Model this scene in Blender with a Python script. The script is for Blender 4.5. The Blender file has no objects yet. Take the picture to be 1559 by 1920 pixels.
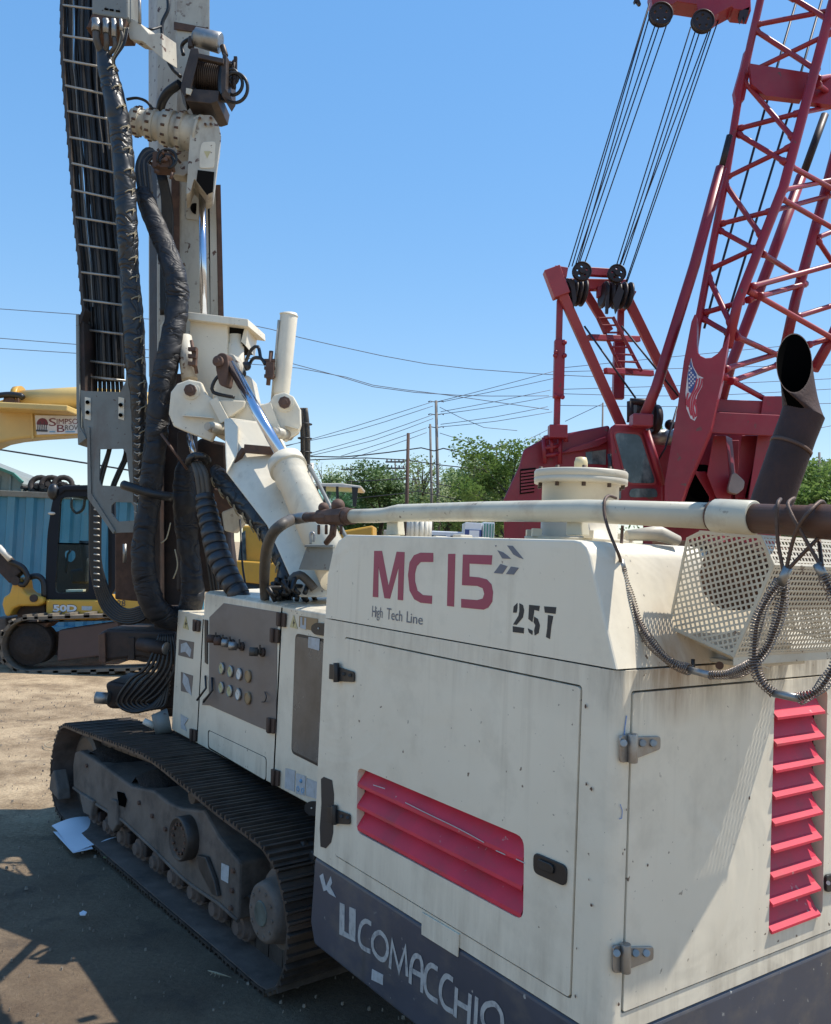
import bpy, bmesh, math, random
from mathutils import Vector, Matrix, geometry
random.seed(7)
R = math.radians
V = Vector
sc = bpy.context.scene

# ------------------------------------------------------------------ camera
F, PITCH, ROLL, YAW, H = 1650.0, R(2.4), R(2.45), R(35.4), 1.75
cam = bpy.data.cameras.new('camera')
camo = bpy.data.objects.new('camera', cam)
sc.collection.objects.link(camo)
cam.sensor_fit = 'HORIZONTAL'; cam.sensor_width = 36.0; cam.lens = F / 1559 * 36
cam.clip_start = 0.05; cam.clip_end = 3000
_f = V((0, math.cos(PITCH), math.sin(PITCH))); _r = V((1, 0, 0)); _u = V((0, -math.sin(PITCH), math.cos(PITCH)))
RT = _r * math.cos(ROLL) + _u * math.sin(ROLL)
UP = -_r * math.sin(ROLL) + _u * math.cos(ROLL)
FW = _f
CAM = V((0, 0, H))
camo.matrix_world = Matrix(((RT.x, UP.x, -FW.x, CAM.x), (RT.y, UP.y, -FW.y, CAM.y), (RT.z, UP.z, -FW.z, CAM.z), (0, 0, 0, 1)))
sc.camera = camo

# ------------------------------------------------------------------ light
SUN_AZ, SUN_EL = R(12), R(60)           # azimuth measured from +X towards +Y
world = bpy.data.worlds.new("World"); sc.world = world; world.use_nodes = True
nt = world.node_tree
sky = nt.nodes.new('ShaderNodeTexSky'); sky.sky_type = 'NISHITA'; sky.sun_disc = False
sky.sun_elevation = SUN_EL; sky.sun_rotation = R(90) - SUN_AZ
sky.air_density = 1.0; sky.dust_density = 0.2; sky.ozone_density = 3.4
bg = nt.nodes['Background']; hs = nt.nodes.new('ShaderNodeHueSaturation'); hs.inputs['Hue'].default_value = 0.507; hs.inputs['Saturation'].default_value = 2.2; gm = nt.nodes.new('ShaderNodeGamma'); gm.inputs[1].default_value = 0.38; nt.links.new(sky.outputs[0], gm.inputs[0]); nt.links.new(gm.outputs[0], hs.inputs['Color']); hs.inputs['Value'].default_value = 1.98; nt.links.new(hs.outputs[0], bg.inputs[0]); bg.inputs[1].default_value = 0.15
sl = bpy.data.lights.new('sun', 'SUN'); sl.energy = 3.35; sl.angle = R(0.5); sl.color = (1.0, 0.94, 0.84)
so = bpy.data.objects.new('sun', sl); sc.collection.objects.link(so)
SD = V((math.cos(SUN_EL) * math.cos(SUN_AZ), math.cos(SUN_EL) * math.sin(SUN_AZ), math.sin(SUN_EL)))
so.rotation_euler = SD.to_track_quat('Z', 'Y').to_euler(); so.location = (20, 10, 40)
sc.view_settings.view_transform = 'Standard'; sc.view_settings.look = 'None'
sc.view_settings.exposure = 0.82; sc.view_settings.gamma = 1

# ------------------------------------------------------------------ frames
O = V((0.492, 2.080, 0.0))                                     # drilling rig: ground under the engine housing's near left corner
U = V((-math.sin(YAW), math.cos(YAW), 0)); N = V((-math.cos(YAW), -math.sin(YAW), 0)); Z = V((0, 0, 1))
TY = R(38.6)
T = V((-math.sin(TY), math.cos(TY), 0)); NT = V((-math.cos(TY), -math.sin(TY), 0)); TO = V((-0.494, 3.469, 0))

def ray(x, y): return RT * ((x - 779.5) / F) - UP * ((y - 960) / F) + FW
def hit(x, y, p, n):
    d = ray(x, y); return CAM + d * ((p - CAM).dot(n) / d.dot(n))
def S(x, y, v=0.0): return hit(x, y, O + N * v, N)             # on a plane parallel to the rig's side
def B(x, y, u=0.0): return hit(x, y, O + U * u, U)             # on a plane parallel to the rig's rear
def W(x, y, d): return hit(x, y, V((0, d, 0)), V((0, 1, 0)))   # at a distance
def G(x, y, z=0.0): return hit(x, y, V((0, 0, z)), Z)          # on a level
def TP(x, y, v=0.0): return hit(x, y, TO + NT * v, NT)         # on a plane parallel to the track
def L(u, v, z): return O + U * u + N * v + Z * z               # rig coordinates
def TL(s, v, z): return TO + T * s + NT * v + Z * z

def unp(kind, d):
    if kind == 's': return (lambda p: S(p[0], p[1], d)), N
    if kind == 'r': return (lambda p: B(p[0], p[1], d)), -U
    if kind == 't': return (lambda p: TP(p[0], p[1], d)), NT
    return (lambda p: W(p[0], p[1], d)), V((0, -1, 0))

# ------------------------------------------------------------------ materials
def mat(name, col, rough=0.5, metal=0.0, var=0.12, vscale=6.0, dirt=None, dirt_amt=0.0, dirt_scale=(5, 5, 5), spots=None, spot_amt=0.0,
        spot_scale=40, bump=0.0, bump_scale=40.0, spec=0.5, streak=None, streak_amt=0.0, bump2=None, coat=0.0, stain=False, bdetail=6, scratch=None, crease=0.0):
    m = bpy.data.materials.new(name); m.use_nodes = True
    n = m.node_tree.nodes; l = m.node_tree.links; bs = n['Principled BSDF']
    tc = n.new('ShaderNodeTexCoord')
    def noise(scale, detail=5, rough_=0.6, vec=None, dist=0.0):
        t = n.new('ShaderNodeTexNoise'); t.inputs['Scale'].default_value = scale; t.inputs['Detail'].default_value = detail
        t.inputs['Roughness'].default_value = rough_; t.inputs['Distortion'].default_value = dist
        l.new(vec if vec else tc.outputs['Object'], t.inputs['Vector']); return t
    def ramp(src, a, b):
        r = n.new('ShaderNodeValToRGB'); r.color_ramp.elements[0].position = a; r.color_ramp.elements[1].position = b
        l.new(src, r.inputs[0]); return r.outputs[0]
    def mix(fac, a, b):
        x = n.new('ShaderNodeMix'); x.data_type = 'RGBA'
        if isinstance(fac, (int, float)): x.inputs[0].default_value = fac
        else: l.new(fac, x.inputs[0])
        for s, k in ((a, 6), (b, 7)):
            if isinstance(s, tuple): x.inputs[k].default_value = (*s, 1)
            else: l.new(s, x.inputs[k])
        return x.outputs[2]
    def mul(s, k):
        x = n.new('ShaderNodeMath'); x.operation = 'MULTIPLY'; l.new(s, x.inputs[0]); x.inputs[1].default_value = k; return x.outputs[0]
    v = noise(vscale)
    c = mix(ramp(v.outputs['Fac'], 0.3, 0.7), tuple(k * (1 - var) for k in col), tuple(min(1, k * (1 + var)) for k in col))
    if dirt:
        mp = n.new('ShaderNodeMapping'); l.new(tc.outputs['Object'], mp.inputs[0]); mp.inputs['Scale'].default_value = dirt_scale
        d = noise(1.0, 8, 0.65, mp.outputs[0])
        c = mix(mul(ramp(d.outputs['Fac'], 0.5, 0.72), dirt_amt), c, dirt)
    if streak:
        mp = n.new('ShaderNodeMapping'); l.new(tc.outputs['Object'], mp.inputs[0]); mp.inputs['Scale'].default_value = (22, 22, 0.9)
        d = noise(1.0, 4, 0.6, mp.outputs[0])
        mp2 = noise(1.7, 2)
        mm = n.new('ShaderNodeMath'); mm.operation = 'MULTIPLY'
        l.new(ramp(d.outputs['Fac'], 0.55, 0.8), mm.inputs[0]); l.new(ramp(mp2.outputs['Fac'], 0.45, 0.62), mm.inputs[1])
        c = mix(mul(mm.outputs[0], streak_amt), c, streak)
    if spots:
        s = noise(spot_scale, 3, 0.5)
        s2 = noise(2.3, 3)
        mm = n.new('ShaderNodeMath'); mm.operation = 'MULTIPLY'
        l.new(ramp(s.outputs['Fac'], 0.70 - 0.1 * spot_amt, 0.73 - 0.1 * spot_amt), mm.inputs[0]); l.new(ramp(s2.outputs['Fac'], 0.40, 0.55), mm.inputs[1])
        c = mix(mm.outputs[0], c, spots)
    if scratch:
        # long hairline scuffs: thin level lines of stretched noise, gated into a few areas
        for rot, sc_ in (((0.2, 0.5, 0.3), (2, 2, 14)), ((1.1, 0.3, 0.9), (12, 3, 2))):
            mp = n.new('ShaderNodeMapping'); l.new(tc.outputs['Object'], mp.inputs[0]); mp.inputs['Scale'].default_value = sc_; mp.inputs['Rotation'].default_value = rot
            q = noise(1.0, 2, 0.4, mp.outputs[0]); a_ = n.new('ShaderNodeMath'); a_.operation = 'COMPARE'; l.new(q.outputs['Fac'], a_.inputs[0]); a_.inputs[1].default_value = 0.5; a_.inputs[2].default_value = 0.0022
            g_ = noise(3.1 + rot[0], 3, 0.6); m_ = n.new('ShaderNodeMath'); m_.operation = 'MULTIPLY'; l.new(a_.outputs[0], m_.inputs[0]); l.new(ramp(g_.outputs['Fac'], 0.56, 0.62), m_.inputs[1])
            c = mix(mul(m_.outputs[0], 0.75), c, scratch)
    if stain:
        # grime under the hood seam, and a tan rust bloom beside the muffler guard, in the rig's own coordinates
        sx = n.new('ShaderNodeSeparateXYZ'); l.new(tc.outputs['Object'], sx.inputs[0])
        def mr(src, a, b, c0, c1):
            q = n.new('ShaderNodeMapRange'); q.inputs[1].default_value = a; q.inputs[2].default_value = b; q.inputs[3].default_value = c0; q.inputs[4].default_value = c1; l.new(src, q.inputs[0]); return q.outputs[0]
        def mm2(a, b):
            q = n.new('ShaderNodeMath'); q.operation = 'MULTIPLY'; l.new(a, q.inputs[0]); l.new(b, q.inputs[1]); return q.outputs[0]
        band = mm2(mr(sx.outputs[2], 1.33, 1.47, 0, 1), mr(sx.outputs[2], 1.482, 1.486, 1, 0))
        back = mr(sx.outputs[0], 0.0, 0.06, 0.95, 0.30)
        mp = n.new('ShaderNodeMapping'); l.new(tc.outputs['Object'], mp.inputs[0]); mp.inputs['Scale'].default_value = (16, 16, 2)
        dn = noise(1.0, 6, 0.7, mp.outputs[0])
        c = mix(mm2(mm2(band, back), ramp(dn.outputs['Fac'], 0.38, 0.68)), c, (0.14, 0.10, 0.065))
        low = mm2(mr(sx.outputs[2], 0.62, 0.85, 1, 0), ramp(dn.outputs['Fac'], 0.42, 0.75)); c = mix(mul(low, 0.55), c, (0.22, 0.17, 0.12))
        vd = n.new('ShaderNodeVectorMath'); vd.operation = 'DISTANCE'; l.new(tc.outputs['Object'], vd.inputs[0]); vd.inputs[1].default_value = (0.0, -0.22, 1.50)
        c = mix(mm2(mr(vd.outputs['Value'], 0.03, 0.17, 0.85, 0), ramp(dn.outputs['Fac'], 0.25, 0.7)), c, (0.36, 0.21, 0.10))
    l.new(c, bs.inputs['Base Color'])
    rv = n.new('ShaderNodeMapRange'); l.new(v.outputs['Fac'], rv.inputs[0])
    rv.inputs[3].default_value = max(0.02, rough - 0.1); rv.inputs[4].default_value = min(1, rough + 0.12)
    l.new(rv.outputs[0], bs.inputs['Roughness'])
    bs.inputs['Metallic'].default_value = metal; bs.inputs['Specular IOR Level'].default_value = spec
    if coat: bs.inputs['Coat Weight'].default_value = coat
    if crease:
        # sharp creases of loose wrapped sheeting
        mp = n.new('ShaderNodeMapping'); l.new(tc.outputs['Object'], mp.inputs[0]); mp.inputs['Scale'].default_value = (4.5, 4.5, 8); mp.inputs['Rotation'].default_value = (0.6, 0.4, 0)
        q = noise(1.0, 3, 0.5, mp.outputs[0], 0.8); a_ = n.new('ShaderNodeMath'); a_.operation = 'SUBTRACT'; l.new(q.outputs['Fac'], a_.inputs[0]); a_.inputs[1].default_value = 0.5
        b_ = n.new('ShaderNodeMath'); b_.operation = 'ABSOLUTE'; l.new(a_.outputs[0], b_.inputs[0])
        c_ = n.new('ShaderNodeMath'); c_.operation = 'POWER'; l.new(b_.outputs[0], c_.inputs[0]); c_.inputs[1].default_value = 0.6
        bp = n.new('ShaderNodeBump'); bp.inputs['Distance'].default_value = crease; l.new(c_.outputs[0], bp.inputs['Height']); l.new(bp.outputs[0], bs.inputs['Normal'])
    elif bump:
        b = noise(bump_scale, bdetail, 0.6); bp = n.new('ShaderNodeBump'); bp.inputs['Strength'].default_value = 1.0
        bp.inputs['Distance'].default_value = bump; l.new(b.outputs['Fac'], bp.inputs['Height'])
        if bump2:
            b2 = noise(bump2[0], 3, 0.5, None, 1.5); bp2 = n.new('ShaderNodeBump'); bp2.inputs['Distance'].default_value = bump2[1]
            l.new(b2.outputs['Fac'], bp2.inputs['Height']); l.new(bp.outputs[0], bp2.inputs['Normal']); l.new(bp2.outputs[0], bs.inputs['Normal'])
        else: l.new(bp.outputs[0], bs.inputs['Normal'])
    return m

M = {}
RUST = (0.10, 0.045, 0.025)
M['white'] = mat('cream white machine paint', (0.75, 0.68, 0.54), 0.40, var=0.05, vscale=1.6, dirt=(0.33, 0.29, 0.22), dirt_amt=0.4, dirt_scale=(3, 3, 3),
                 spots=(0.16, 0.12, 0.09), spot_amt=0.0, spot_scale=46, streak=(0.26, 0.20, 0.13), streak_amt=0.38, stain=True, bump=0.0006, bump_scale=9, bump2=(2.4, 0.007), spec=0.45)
M['whited'] = mat('weathered cream mast paint', (0.49, 0.455, 0.37), 0.45, var=0.12, vscale=4, dirt=(0.20, 0.12, 0.08), dirt_amt=0.65, dirt_scale=(7, 7, 3),
                  spots=RUST, spot_amt=0.7, spot_scale=22, streak=(0.16, 0.09, 0.06), streak_amt=0.9, bump=0.001, bump_scale=12)
M['cream'] = mat('sun bleached cream paint', (0.56, 0.51, 0.40), 0.45, var=0.1, vscale=3, dirt=(0.34, 0.25, 0.16), dirt_amt=0.6, dirt_scale=(4, 4, 4), spots=(0.15, 0.10, 0.07), spot_amt=0.3)
M['grey'] = mat('slate grey skirt paint', (0.060, 0.067, 0.088), 0.42, var=0.15, vscale=3, dirt=(0.20, 0.17, 0.13), dirt_amt=0.5, dirt_scale=(4, 4, 6), spots=(0.35, 0.35, 0.33), spot_amt=0.2, spot_scale=30, streak=(0.05, 0.05, 0.05), streak_amt=0.6)
M['pipe'] = mat('greyish cream pipe paint', (0.56, 0.52, 0.40), 0.4, var=0.1, vscale=5, dirt=(0.25, 0.16, 0.09), dirt_amt=0.5, dirt_scale=(7, 7, 7), spots=(0.09, 0.05, 0.03), spot_amt=0.35, spot_scale=34, bump=0.0008, bump_scale=20)
M['ltgrey'] = mat('light grey bracket paint', (0.20, 0.21, 0.195), 0.5, var=0.12, vscale=5, dirt=(0.12, 0.08, 0.06), dirt_amt=0.6, dirt_scale=(5, 5, 3), spots=(0.08, 0.05, 0.04), spot_amt=0.3, streak=(0.10, 0.05, 0.03), streak_amt=0.6)
M['louvre'] = mat('faded crimson paint', (0.60, 0.026, 0.058), 0.5, var=0.16, vscale=7, dirt=(0.30, 0.06, 0.06), dirt_amt=0.5, dirt_scale=(9, 9, 14), spots=(0.50, 0.30, 0.28), spot_amt=0.1, spot_scale=34)
M['decalred'] = mat('raspberry decal', (0.33, 0.05, 0.09), 0.45, var=0.05)
M['decalgrey'] = mat('slate decal', (0.13, 0.14, 0.17), 0.45, var=0.05)
M['stencil'] = mat('black stencil paint', (0.018, 0.02, 0.024), 0.5, var=0.1)
M['decalwhite'] = mat('scuffed white decal', (0.42, 0.43, 0.42), 0.5, var=0.1, vscale=25, dirt=(0.12, 0.13, 0.16), dirt_amt=0.9, dirt_scale=(38, 38, 30))
M['sticker'] = mat('pale sticker', (0.42, 0.45, 0.47), 0.5, var=0.1, vscale=30, dirt=(0.25, 0.25, 0.2), dirt_amt=0.6, dirt_scale=(40, 40, 40))
M['blue'] = mat('blue sticker ink', (0.16, 0.35, 0.55), 0.5)
M['yellowtri'] = mat('warning yellow', (0.55, 0.47, 0.24), 0.5)
M['tan'] = mat('tan decal', (0.30, 0.20, 0.10), 0.5)
M['black'] = mat('black plastic', (0.015, 0.016, 0.018), 0.4, var=0.2, vscale=20)
M['void'] = mat('dark machine interior', (0.010, 0.009, 0.008), 0.9, spec=0.1)  # near-black that paints in the shade of interiors, door gaps and recesses
M['rubber'] = mat('black hose rubber', (0.012, 0.012, 0.013), 0.42, var=0.3, vscale=14, dirt=(0.04, 0.032, 0.024), dirt_amt=0.4, dirt_scale=(12, 12, 12), bump=0.001, bump_scale=60)
M['oldhose'] = mat('dusty grey hose rubber', (0.075, 0.066, 0.055), 0.55, var=0.25, vscale=14, dirt=(0.14, 0.11, 0.08), dirt_amt=0.5, dirt_scale=(20, 20, 6), bump=0.001, bump_scale=60)
M['lag'] = mat('black vinyl lagging', (0.013, 0.0135, 0.015), 0.42, var=0.2, vscale=6, dirt=(0.05, 0.043, 0.035), dirt_amt=0.5, dirt_scale=(5, 5, 5), spec=0.6, crease=0.026)
M['lagmatt'] = mat('dusty black canvas lagging', (0.012, 0.013, 0.017), 0.55, var=0.25, vscale=6, dirt=(0.05, 0.042, 0.035), dirt_amt=0.5, dirt_scale=(5, 5, 5), spec=0.4, crease=0.024)
M['cord'] = mat('lacing cord', (0.32, 0.27, 0.18), 0.8)
M['steel'] = mat('dull zinc steel', (0.32, 0.32, 0.31), 0.42, 0.8, var=0.2, vscale=12, dirt=(0.20, 0.13, 0.09), dirt_amt=0.5, dirt_scale=(14, 14, 14))
M['chrome'] = mat('chrome rod', (0.62, 0.66, 0.74), 0.16, 1.0, var=0.05)
M['galv'] = mat('bright rung wire', (0.42, 0.40, 0.36), 0.45, 0.5)
M['rust'] = mat('rusty brown steel', (0.10, 0.055, 0.038), 0.7, 0.1, var=0.35, vscale=14, dirt=(0.19, 0.10, 0.06), dirt_amt=0.7, dirt_scale=(9, 9, 9), bump=0.002, bump_scale=35)
M['rustrod'] = mat('rusted drill rod', (0.13, 0.065, 0.042), 0.55, 0.35, var=0.3, vscale=10, dirt=(0.05, 0.032, 0.026), dirt_amt=0.8, dirt_scale=(5, 5, 14), bump=0.001, bump_scale=50)
M['darkrust'] = mat('dark greasy steel', (0.035, 0.025, 0.022), 0.6, 0.2, var=0.4, vscale=10, dirt=(0.10, 0.05, 0.035), dirt_amt=0.5, dirt_scale=(7, 7, 7), bump=0.002, bump_scale=25)
M['winch'] = mat('dark brown winch steel', (0.055, 0.040, 0.033), 0.5, 0.3, var=0.3, vscale=14, dirt=(0.14, 0.09, 0.06), dirt_amt=0.4, dirt_scale=(12, 12, 12))
M['track'] = mat('worn track steel', (0.072, 0.060, 0.052), 0.5, 0.45, var=0.35, vscale=9, dirt=(0.10, 0.075, 0.055), dirt_amt=0.6, dirt_scale=(6, 6, 6), bump=0.002, bump_scale=45)
M['trackdirt'] = mat('muddy track frame', (0.135, 0.108, 0.088), 0.75, var=0.3, vscale=6, dirt=(0.035, 0.03, 0.028), dirt_amt=0.9, dirt_scale=(4, 4, 4), bump=0.004, bump_scale=22)
M['mudtrack'] = mat('mud caked belt', (0.14, 0.10, 0.08), 0.85, var=0.3, vscale=8, dirt=(0.04, 0.032, 0.028), dirt_amt=0.8, dirt_scale=(6, 6, 6), bump=0.003, bump_scale=30)
M['soil'] = mat('packed black soil', (0.022, 0.018, 0.016), 0.95, var=0.4, vscale=20, bump=0.012, bump_scale=40)
M['exhaust'] = mat('heat browned exhaust', (0.050, 0.028, 0.025), 0.72, 0.35, var=0.3, vscale=12, dirt=(0.085, 0.040, 0.026), dirt_amt=0.8, dirt_scale=(14, 14, 5), bump=0.0012, bump_scale=120)
M['soot_hole_black'] = mat('soot_hole_black', (0.003, 0.003, 0.003), 1.0, spec=0.0)  # flat black: soot in the exhaust, painted-in shade for holes and slots
M['panel'] = mat('dull stainless panel', (0.19, 0.168, 0.155), 0.5, 0.35, var=0.1, vscale=6, dirt=(0.13, 0.11, 0.10), dirt_amt=0.5, dirt_scale=(4, 4, 9))
M['dial'] = mat('gauge face', (0.40, 0.40, 0.22), 0.4, var=0.1, vscale=60)
M['dialwhite'] = mat('white gauge face', (0.62, 0.62, 0.58), 0.4)
M['glass'] = mat('dusty dark window', (0.10, 0.098, 0.092), 0.25, var=0.35, vscale=5, dirt=(0.20, 0.18, 0.15), dirt_amt=0.5, dirt_scale=(3, 3, 2))
M['glassd'] = mat('cab glass', (0.06, 0.085, 0.095), 0.06, var=0.5, vscale=3, dirt=(0.36, 0.38, 0.36), dirt_amt=0.8, dirt_scale=(2.2, 2.2, 1.4))  # pale patches put a sky reflection into the glass colour
M['glassgreen'] = mat('green tinted cab glass', (0.75, 0.93, 0.92), 0.02, var=0.03, vscale=2.5)
_g = M['glassgreen'].node_tree.nodes['Principled BSDF']; _g.inputs['Transmission Weight'].default_value = 1.0; _g.inputs['IOR'].default_value = 1.05
M['cranered'] = mat('faded crane red', (0.26, 0.012, 0.026), 0.42, var=0.28, vscale=1.1, dirt=(0.25, 0.06, 0.06), dirt_amt=0.6, dirt_scale=(.8, .8, .8), spots=(0.12, 0.05, 0.04), spot_amt=0.3, spot_scale=9, streak=(0.12, 0.03, 0.03), streak_amt=0.5)
M['cranepink'] = mat('sunlit crane red', (0.35, 0.045, 0.052), 0.5, var=0.18, vscale=3, dirt=(0.20, 0.05, 0.045), dirt_amt=0.5, dirt_scale=(3, 3, 3))  # paler copy of crane red, sunlight on the gantry put into the colour
M['cranedark'] = mat('greasy sheave steel', (0.030, 0.020, 0.020), 0.5, 0.3, var=0.3)
M['rope'] = mat('dark wire rope', (0.020, 0.020, 0.035), 0.5, 0.3)
M['wirerope'] = mat('brown wire rope', (0.10, 0.065, 0.05), 0.55, 0.4, var=0.3, vscale=60, bump=0.001, bump_scale=300)
M['coil'] = mat('spring wire', (0.22, 0.19, 0.17), 0.4, 0.8, var=0.2, vscale=30)
M['yellow'] = mat('excavator yellow', (0.62, 0.34, 0.045), 0.4, var=0.07, vscale=3, dirt=(0.35, 0.2, 0.06), dirt_amt=0.4, dirt_scale=(3, 3, 3), streak=(0.25, 0.14, 0.05), streak_amt=0.4)
M['paleyellow'] = mat('pale faded yellow', (0.62, 0.43, 0.15), 0.45, var=0.08, vscale=2)  # paler yellow for the big arm and a far vehicle
M['container'] = mat('blue container paint', (0.06, 0.235, 0.36), 0.5, var=0.12, vscale=1.2, dirt=(0.22, 0.30, 0.33), dirt_amt=0.5, dirt_scale=(3, 3, 0.5), spots=(0.30, 0.12, 0.08), spot_amt=0.0, spot_scale=4)
M['dumpster'] = mat('grey green painted steel', (0.22, 0.24, 0.22), 0.6, var=0.15)
M['teal'] = mat('teal edge', (0.08, 0.25, 0.20), 0.6)
M['offwhite'] = mat('off white cab paint', (0.62, 0.58, 0.50), 0.5)
M['pole'] = mat('weathered grey pole wood', (0.19, 0.165, 0.145), 0.85, var=0.2)
M['poledark'] = mat('dark brown pole wood', (0.085, 0.05, 0.038), 0.85, var=0.2)
M['wire'] = mat('aluminium power line', (0.12, 0.14, 0.18), 0.6)
M['cablewire'] = mat('black sheathed cable', (0.03, 0.03, 0.035), 0.6)
M['bark'] = mat('tree bark', (0.07, 0.055, 0.042), 0.9)
M['paper'] = mat('white paper', (0.75, 0.77, 0.82), 0.8, var=0.03)
M['carwhite'] = mat('white vehicle paint', (0.72, 0.74, 0.76), 0.35, var=0.03)
M['building'] = mat('beige siding', (0.35, 0.33, 0.29), 0.8)
M['roofing'] = mat('brown shingle', (0.10, 0.08, 0.075), 0.9)
M['debris'] = mat('dark scrap', (0.035, 0.03, 0.03), 0.8, var=0.5, vscale=3)
M['flagblue'] = mat('flag blue', (0.04, 0.07, 0.22), 0.5)
M['flagred'] = mat('flag red', (0.42, 0.03, 0.05), 0.5)
M['flagwhite'] = mat('flag white', (0.60, 0.55, 0.56), 0.5)
M['maroon'] = mat('maroon ink', (0.16, 0.03, 0.05), 0.5)
M['inkdark'] = mat('dark ink', (0.05, 0.05, 0.06), 0.5)
M['platewhite'] = mat('white sign board', (0.66, 0.67, 0.68), 0.5)
M['bolt'] = mat('brown bolt steel', (0.07, 0.045, 0.035), 0.6, 0.3)
M['redpaint'] = mat('red paint', (0.4, 0.02, 0.02), 0.5)

def leafmat(name, a, b):
    m = bpy.data.materials.new(name); m.use_nodes = True
    n = m.node_tree.nodes; l = m.node_tree.links; bs = n['Principled BSDF']
    tc = n.new('ShaderNodeTexCoord'); t = n.new('ShaderNodeTexNoise'); t.inputs['Scale'].default_value = 0.9; t.inputs['Detail'].default_value = 6
    l.new(tc.outputs['Object'], t.inputs[0])
    r = n.new('ShaderNodeValToRGB'); r.color_ramp.elements[0].position = 0.35; r.color_ramp.elements[1].position = 0.65
    r.color_ramp.elements[0].color = (*a, 1); r.color_ramp.elements[1].color = (*b, 1)
    l.new(t.outputs[0], r.inputs[0]); l.new(r.outputs[0], bs.inputs['Base Color']); bs.inputs['Roughness'].default_value = 0.6
    tr = n.new('ShaderNodeBsdfTranslucent'); l.new(r.outputs[0], tr.inputs[0]); mx = n.new('ShaderNodeMixShader'); mx.inputs[0].default_value = 0.35
    l.new(bs.outputs[0], mx.inputs[1]); l.new(tr.outputs[0], mx.inputs[2]); l.new(mx.outputs[0], n['Material Output'].inputs[0])
    return m
M['leafdark'] = leafmat('dark green leaves', (0.05, 0.11, 0.025), (0.12, 0.20, 0.05))
M['leafmid'] = leafmat('fresh green leaves', (0.09, 0.17, 0.04), (0.20, 0.29, 0.08))
M['leafpale'] = leafmat('pale young leaves', (0.18, 0.25, 0.09), (0.30, 0.36, 0.15))

def groundmat():
    m = bpy.data.materials.new('packed dirt yard'); m.use_nodes = True
    n = m.node_tree.nodes; l = m.node_tree.links; bs = n['Principled BSDF']; tc = n.new('ShaderNodeTexCoord')
    def noise(s, d=6, r=0.6):
        t = n.new('ShaderNodeTexNoise'); t.inputs['Scale'].default_value = s; t.inputs['Detail'].default_value = d; t.inputs['Roughness'].default_value = r
        l.new(tc.outputs['Object'], t.inputs[0]); return t.outputs[0]
    def ramp(s, a, b, ca, cb):
        r = n.new('ShaderNodeValToRGB'); r.color_ramp.elements[0].position = a; r.color_ramp.elements[1].position = b
        r.color_ramp.elements[0].color = (*ca, 1); r.color_ramp.elements[1].color = (*cb, 1); l.new(s, r.inputs[0]); return r.outputs[0]
    def mix(f, a, b, mode='MIX'):
        x = n.new('ShaderNodeMix'); x.data_type = 'RGBA'; x.blend_type = mode
        if isinstance(f, float): x.inputs[0].default_value = f
        else: l.new(f, x.inputs[0])
        l.new(a, x.inputs[6]); l.new(b, x.inputs[7]); return x.outputs[2]
    c = ramp(noise(0.6), 0.35, 0.65, (0.38, 0.29, 0.19), (0.57, 0.45, 0.30))
    c2 = ramp(noise(2.2, 8, 0.7), 0.42, 0.66, (1, 1, 1), (0.48, 0.45, 0.43))
    c = mix(1.0, c, c2, 'MULTIPLY')
    c3 = ramp(noise(55, 4, 0.7), 0.30, 0.72, (0.60, 0.58, 0.56), (1.18, 1.15, 1.12))
    c = mix(1.0, c, c3, 'MULTIPLY')
    vo = n.new('ShaderNodeTexVoronoi'); vo.inputs['Scale'].default_value = 24; l.new(tc.outputs['Object'], vo.inputs[0])
    st = ramp(vo.outputs['Distance'], 0.06, 0.10, (1, 1, 1), (0, 0, 0))
    gate = ramp(noise(7, 2), 0.56, 0.6, (0, 0, 0), (1, 1, 1))
    mm = n.new('ShaderNodeMath'); mm.operation = 'MULTIPLY'; l.new(st, mm.inputs[0]); l.new(gate, mm.inputs[1])
    rgb = n.new('ShaderNodeRGB'); rgb.outputs[0].default_value = (0.42, 0.40, 0.37, 1)
    c = mix(mm.outputs[0], c, rgb.outputs[0])
    # darker dirt patch around the parked rig
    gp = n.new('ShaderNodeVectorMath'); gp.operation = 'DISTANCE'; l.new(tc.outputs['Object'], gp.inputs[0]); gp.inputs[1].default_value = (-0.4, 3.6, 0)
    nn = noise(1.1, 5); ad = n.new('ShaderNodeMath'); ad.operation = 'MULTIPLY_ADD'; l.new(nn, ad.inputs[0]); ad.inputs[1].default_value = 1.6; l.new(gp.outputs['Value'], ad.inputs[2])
    rig_patch = ramp(ad.outputs[0], 0.0, 1.0, (1, 1, 1), (0, 0, 0))
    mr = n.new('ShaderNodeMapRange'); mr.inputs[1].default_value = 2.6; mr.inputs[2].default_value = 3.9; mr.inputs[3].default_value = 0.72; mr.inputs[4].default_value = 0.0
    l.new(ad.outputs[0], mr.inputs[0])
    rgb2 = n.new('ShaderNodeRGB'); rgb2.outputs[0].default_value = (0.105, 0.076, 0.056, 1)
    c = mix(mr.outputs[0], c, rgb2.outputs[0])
    # oil drips and damp patches with shapes of their own
    dp = ramp(noise(3.3, 4, 0.55), 0.60, 0.68, (0, 0, 0), (1, 1, 1)); q = n.new('ShaderNodeMath'); q.operation = 'MULTIPLY'; l.new(dp, q.inputs[0]); q.inputs[1].default_value = 0.45
    rgb3 = n.new('ShaderNodeRGB'); rgb3.outputs[0].default_value = (0.07, 0.058, 0.05, 1); c = mix(q.outputs[0], c, rgb3.outputs[0])
    l.new(c, bs.inputs['Base Color']); bs.inputs['Roughness'].default_value = 0.92; bs.inputs['Specular IOR Level'].default_value = 0.2
    b = n.new('ShaderNodeBump'); b.inputs['Distance'].default_value = 0.03; l.new(noise(7, 12, 0.78), b.inputs['Height']); l.new(b.outputs[0], bs.inputs['Normal'])
    return m
M['ground'] = groundmat()

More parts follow.
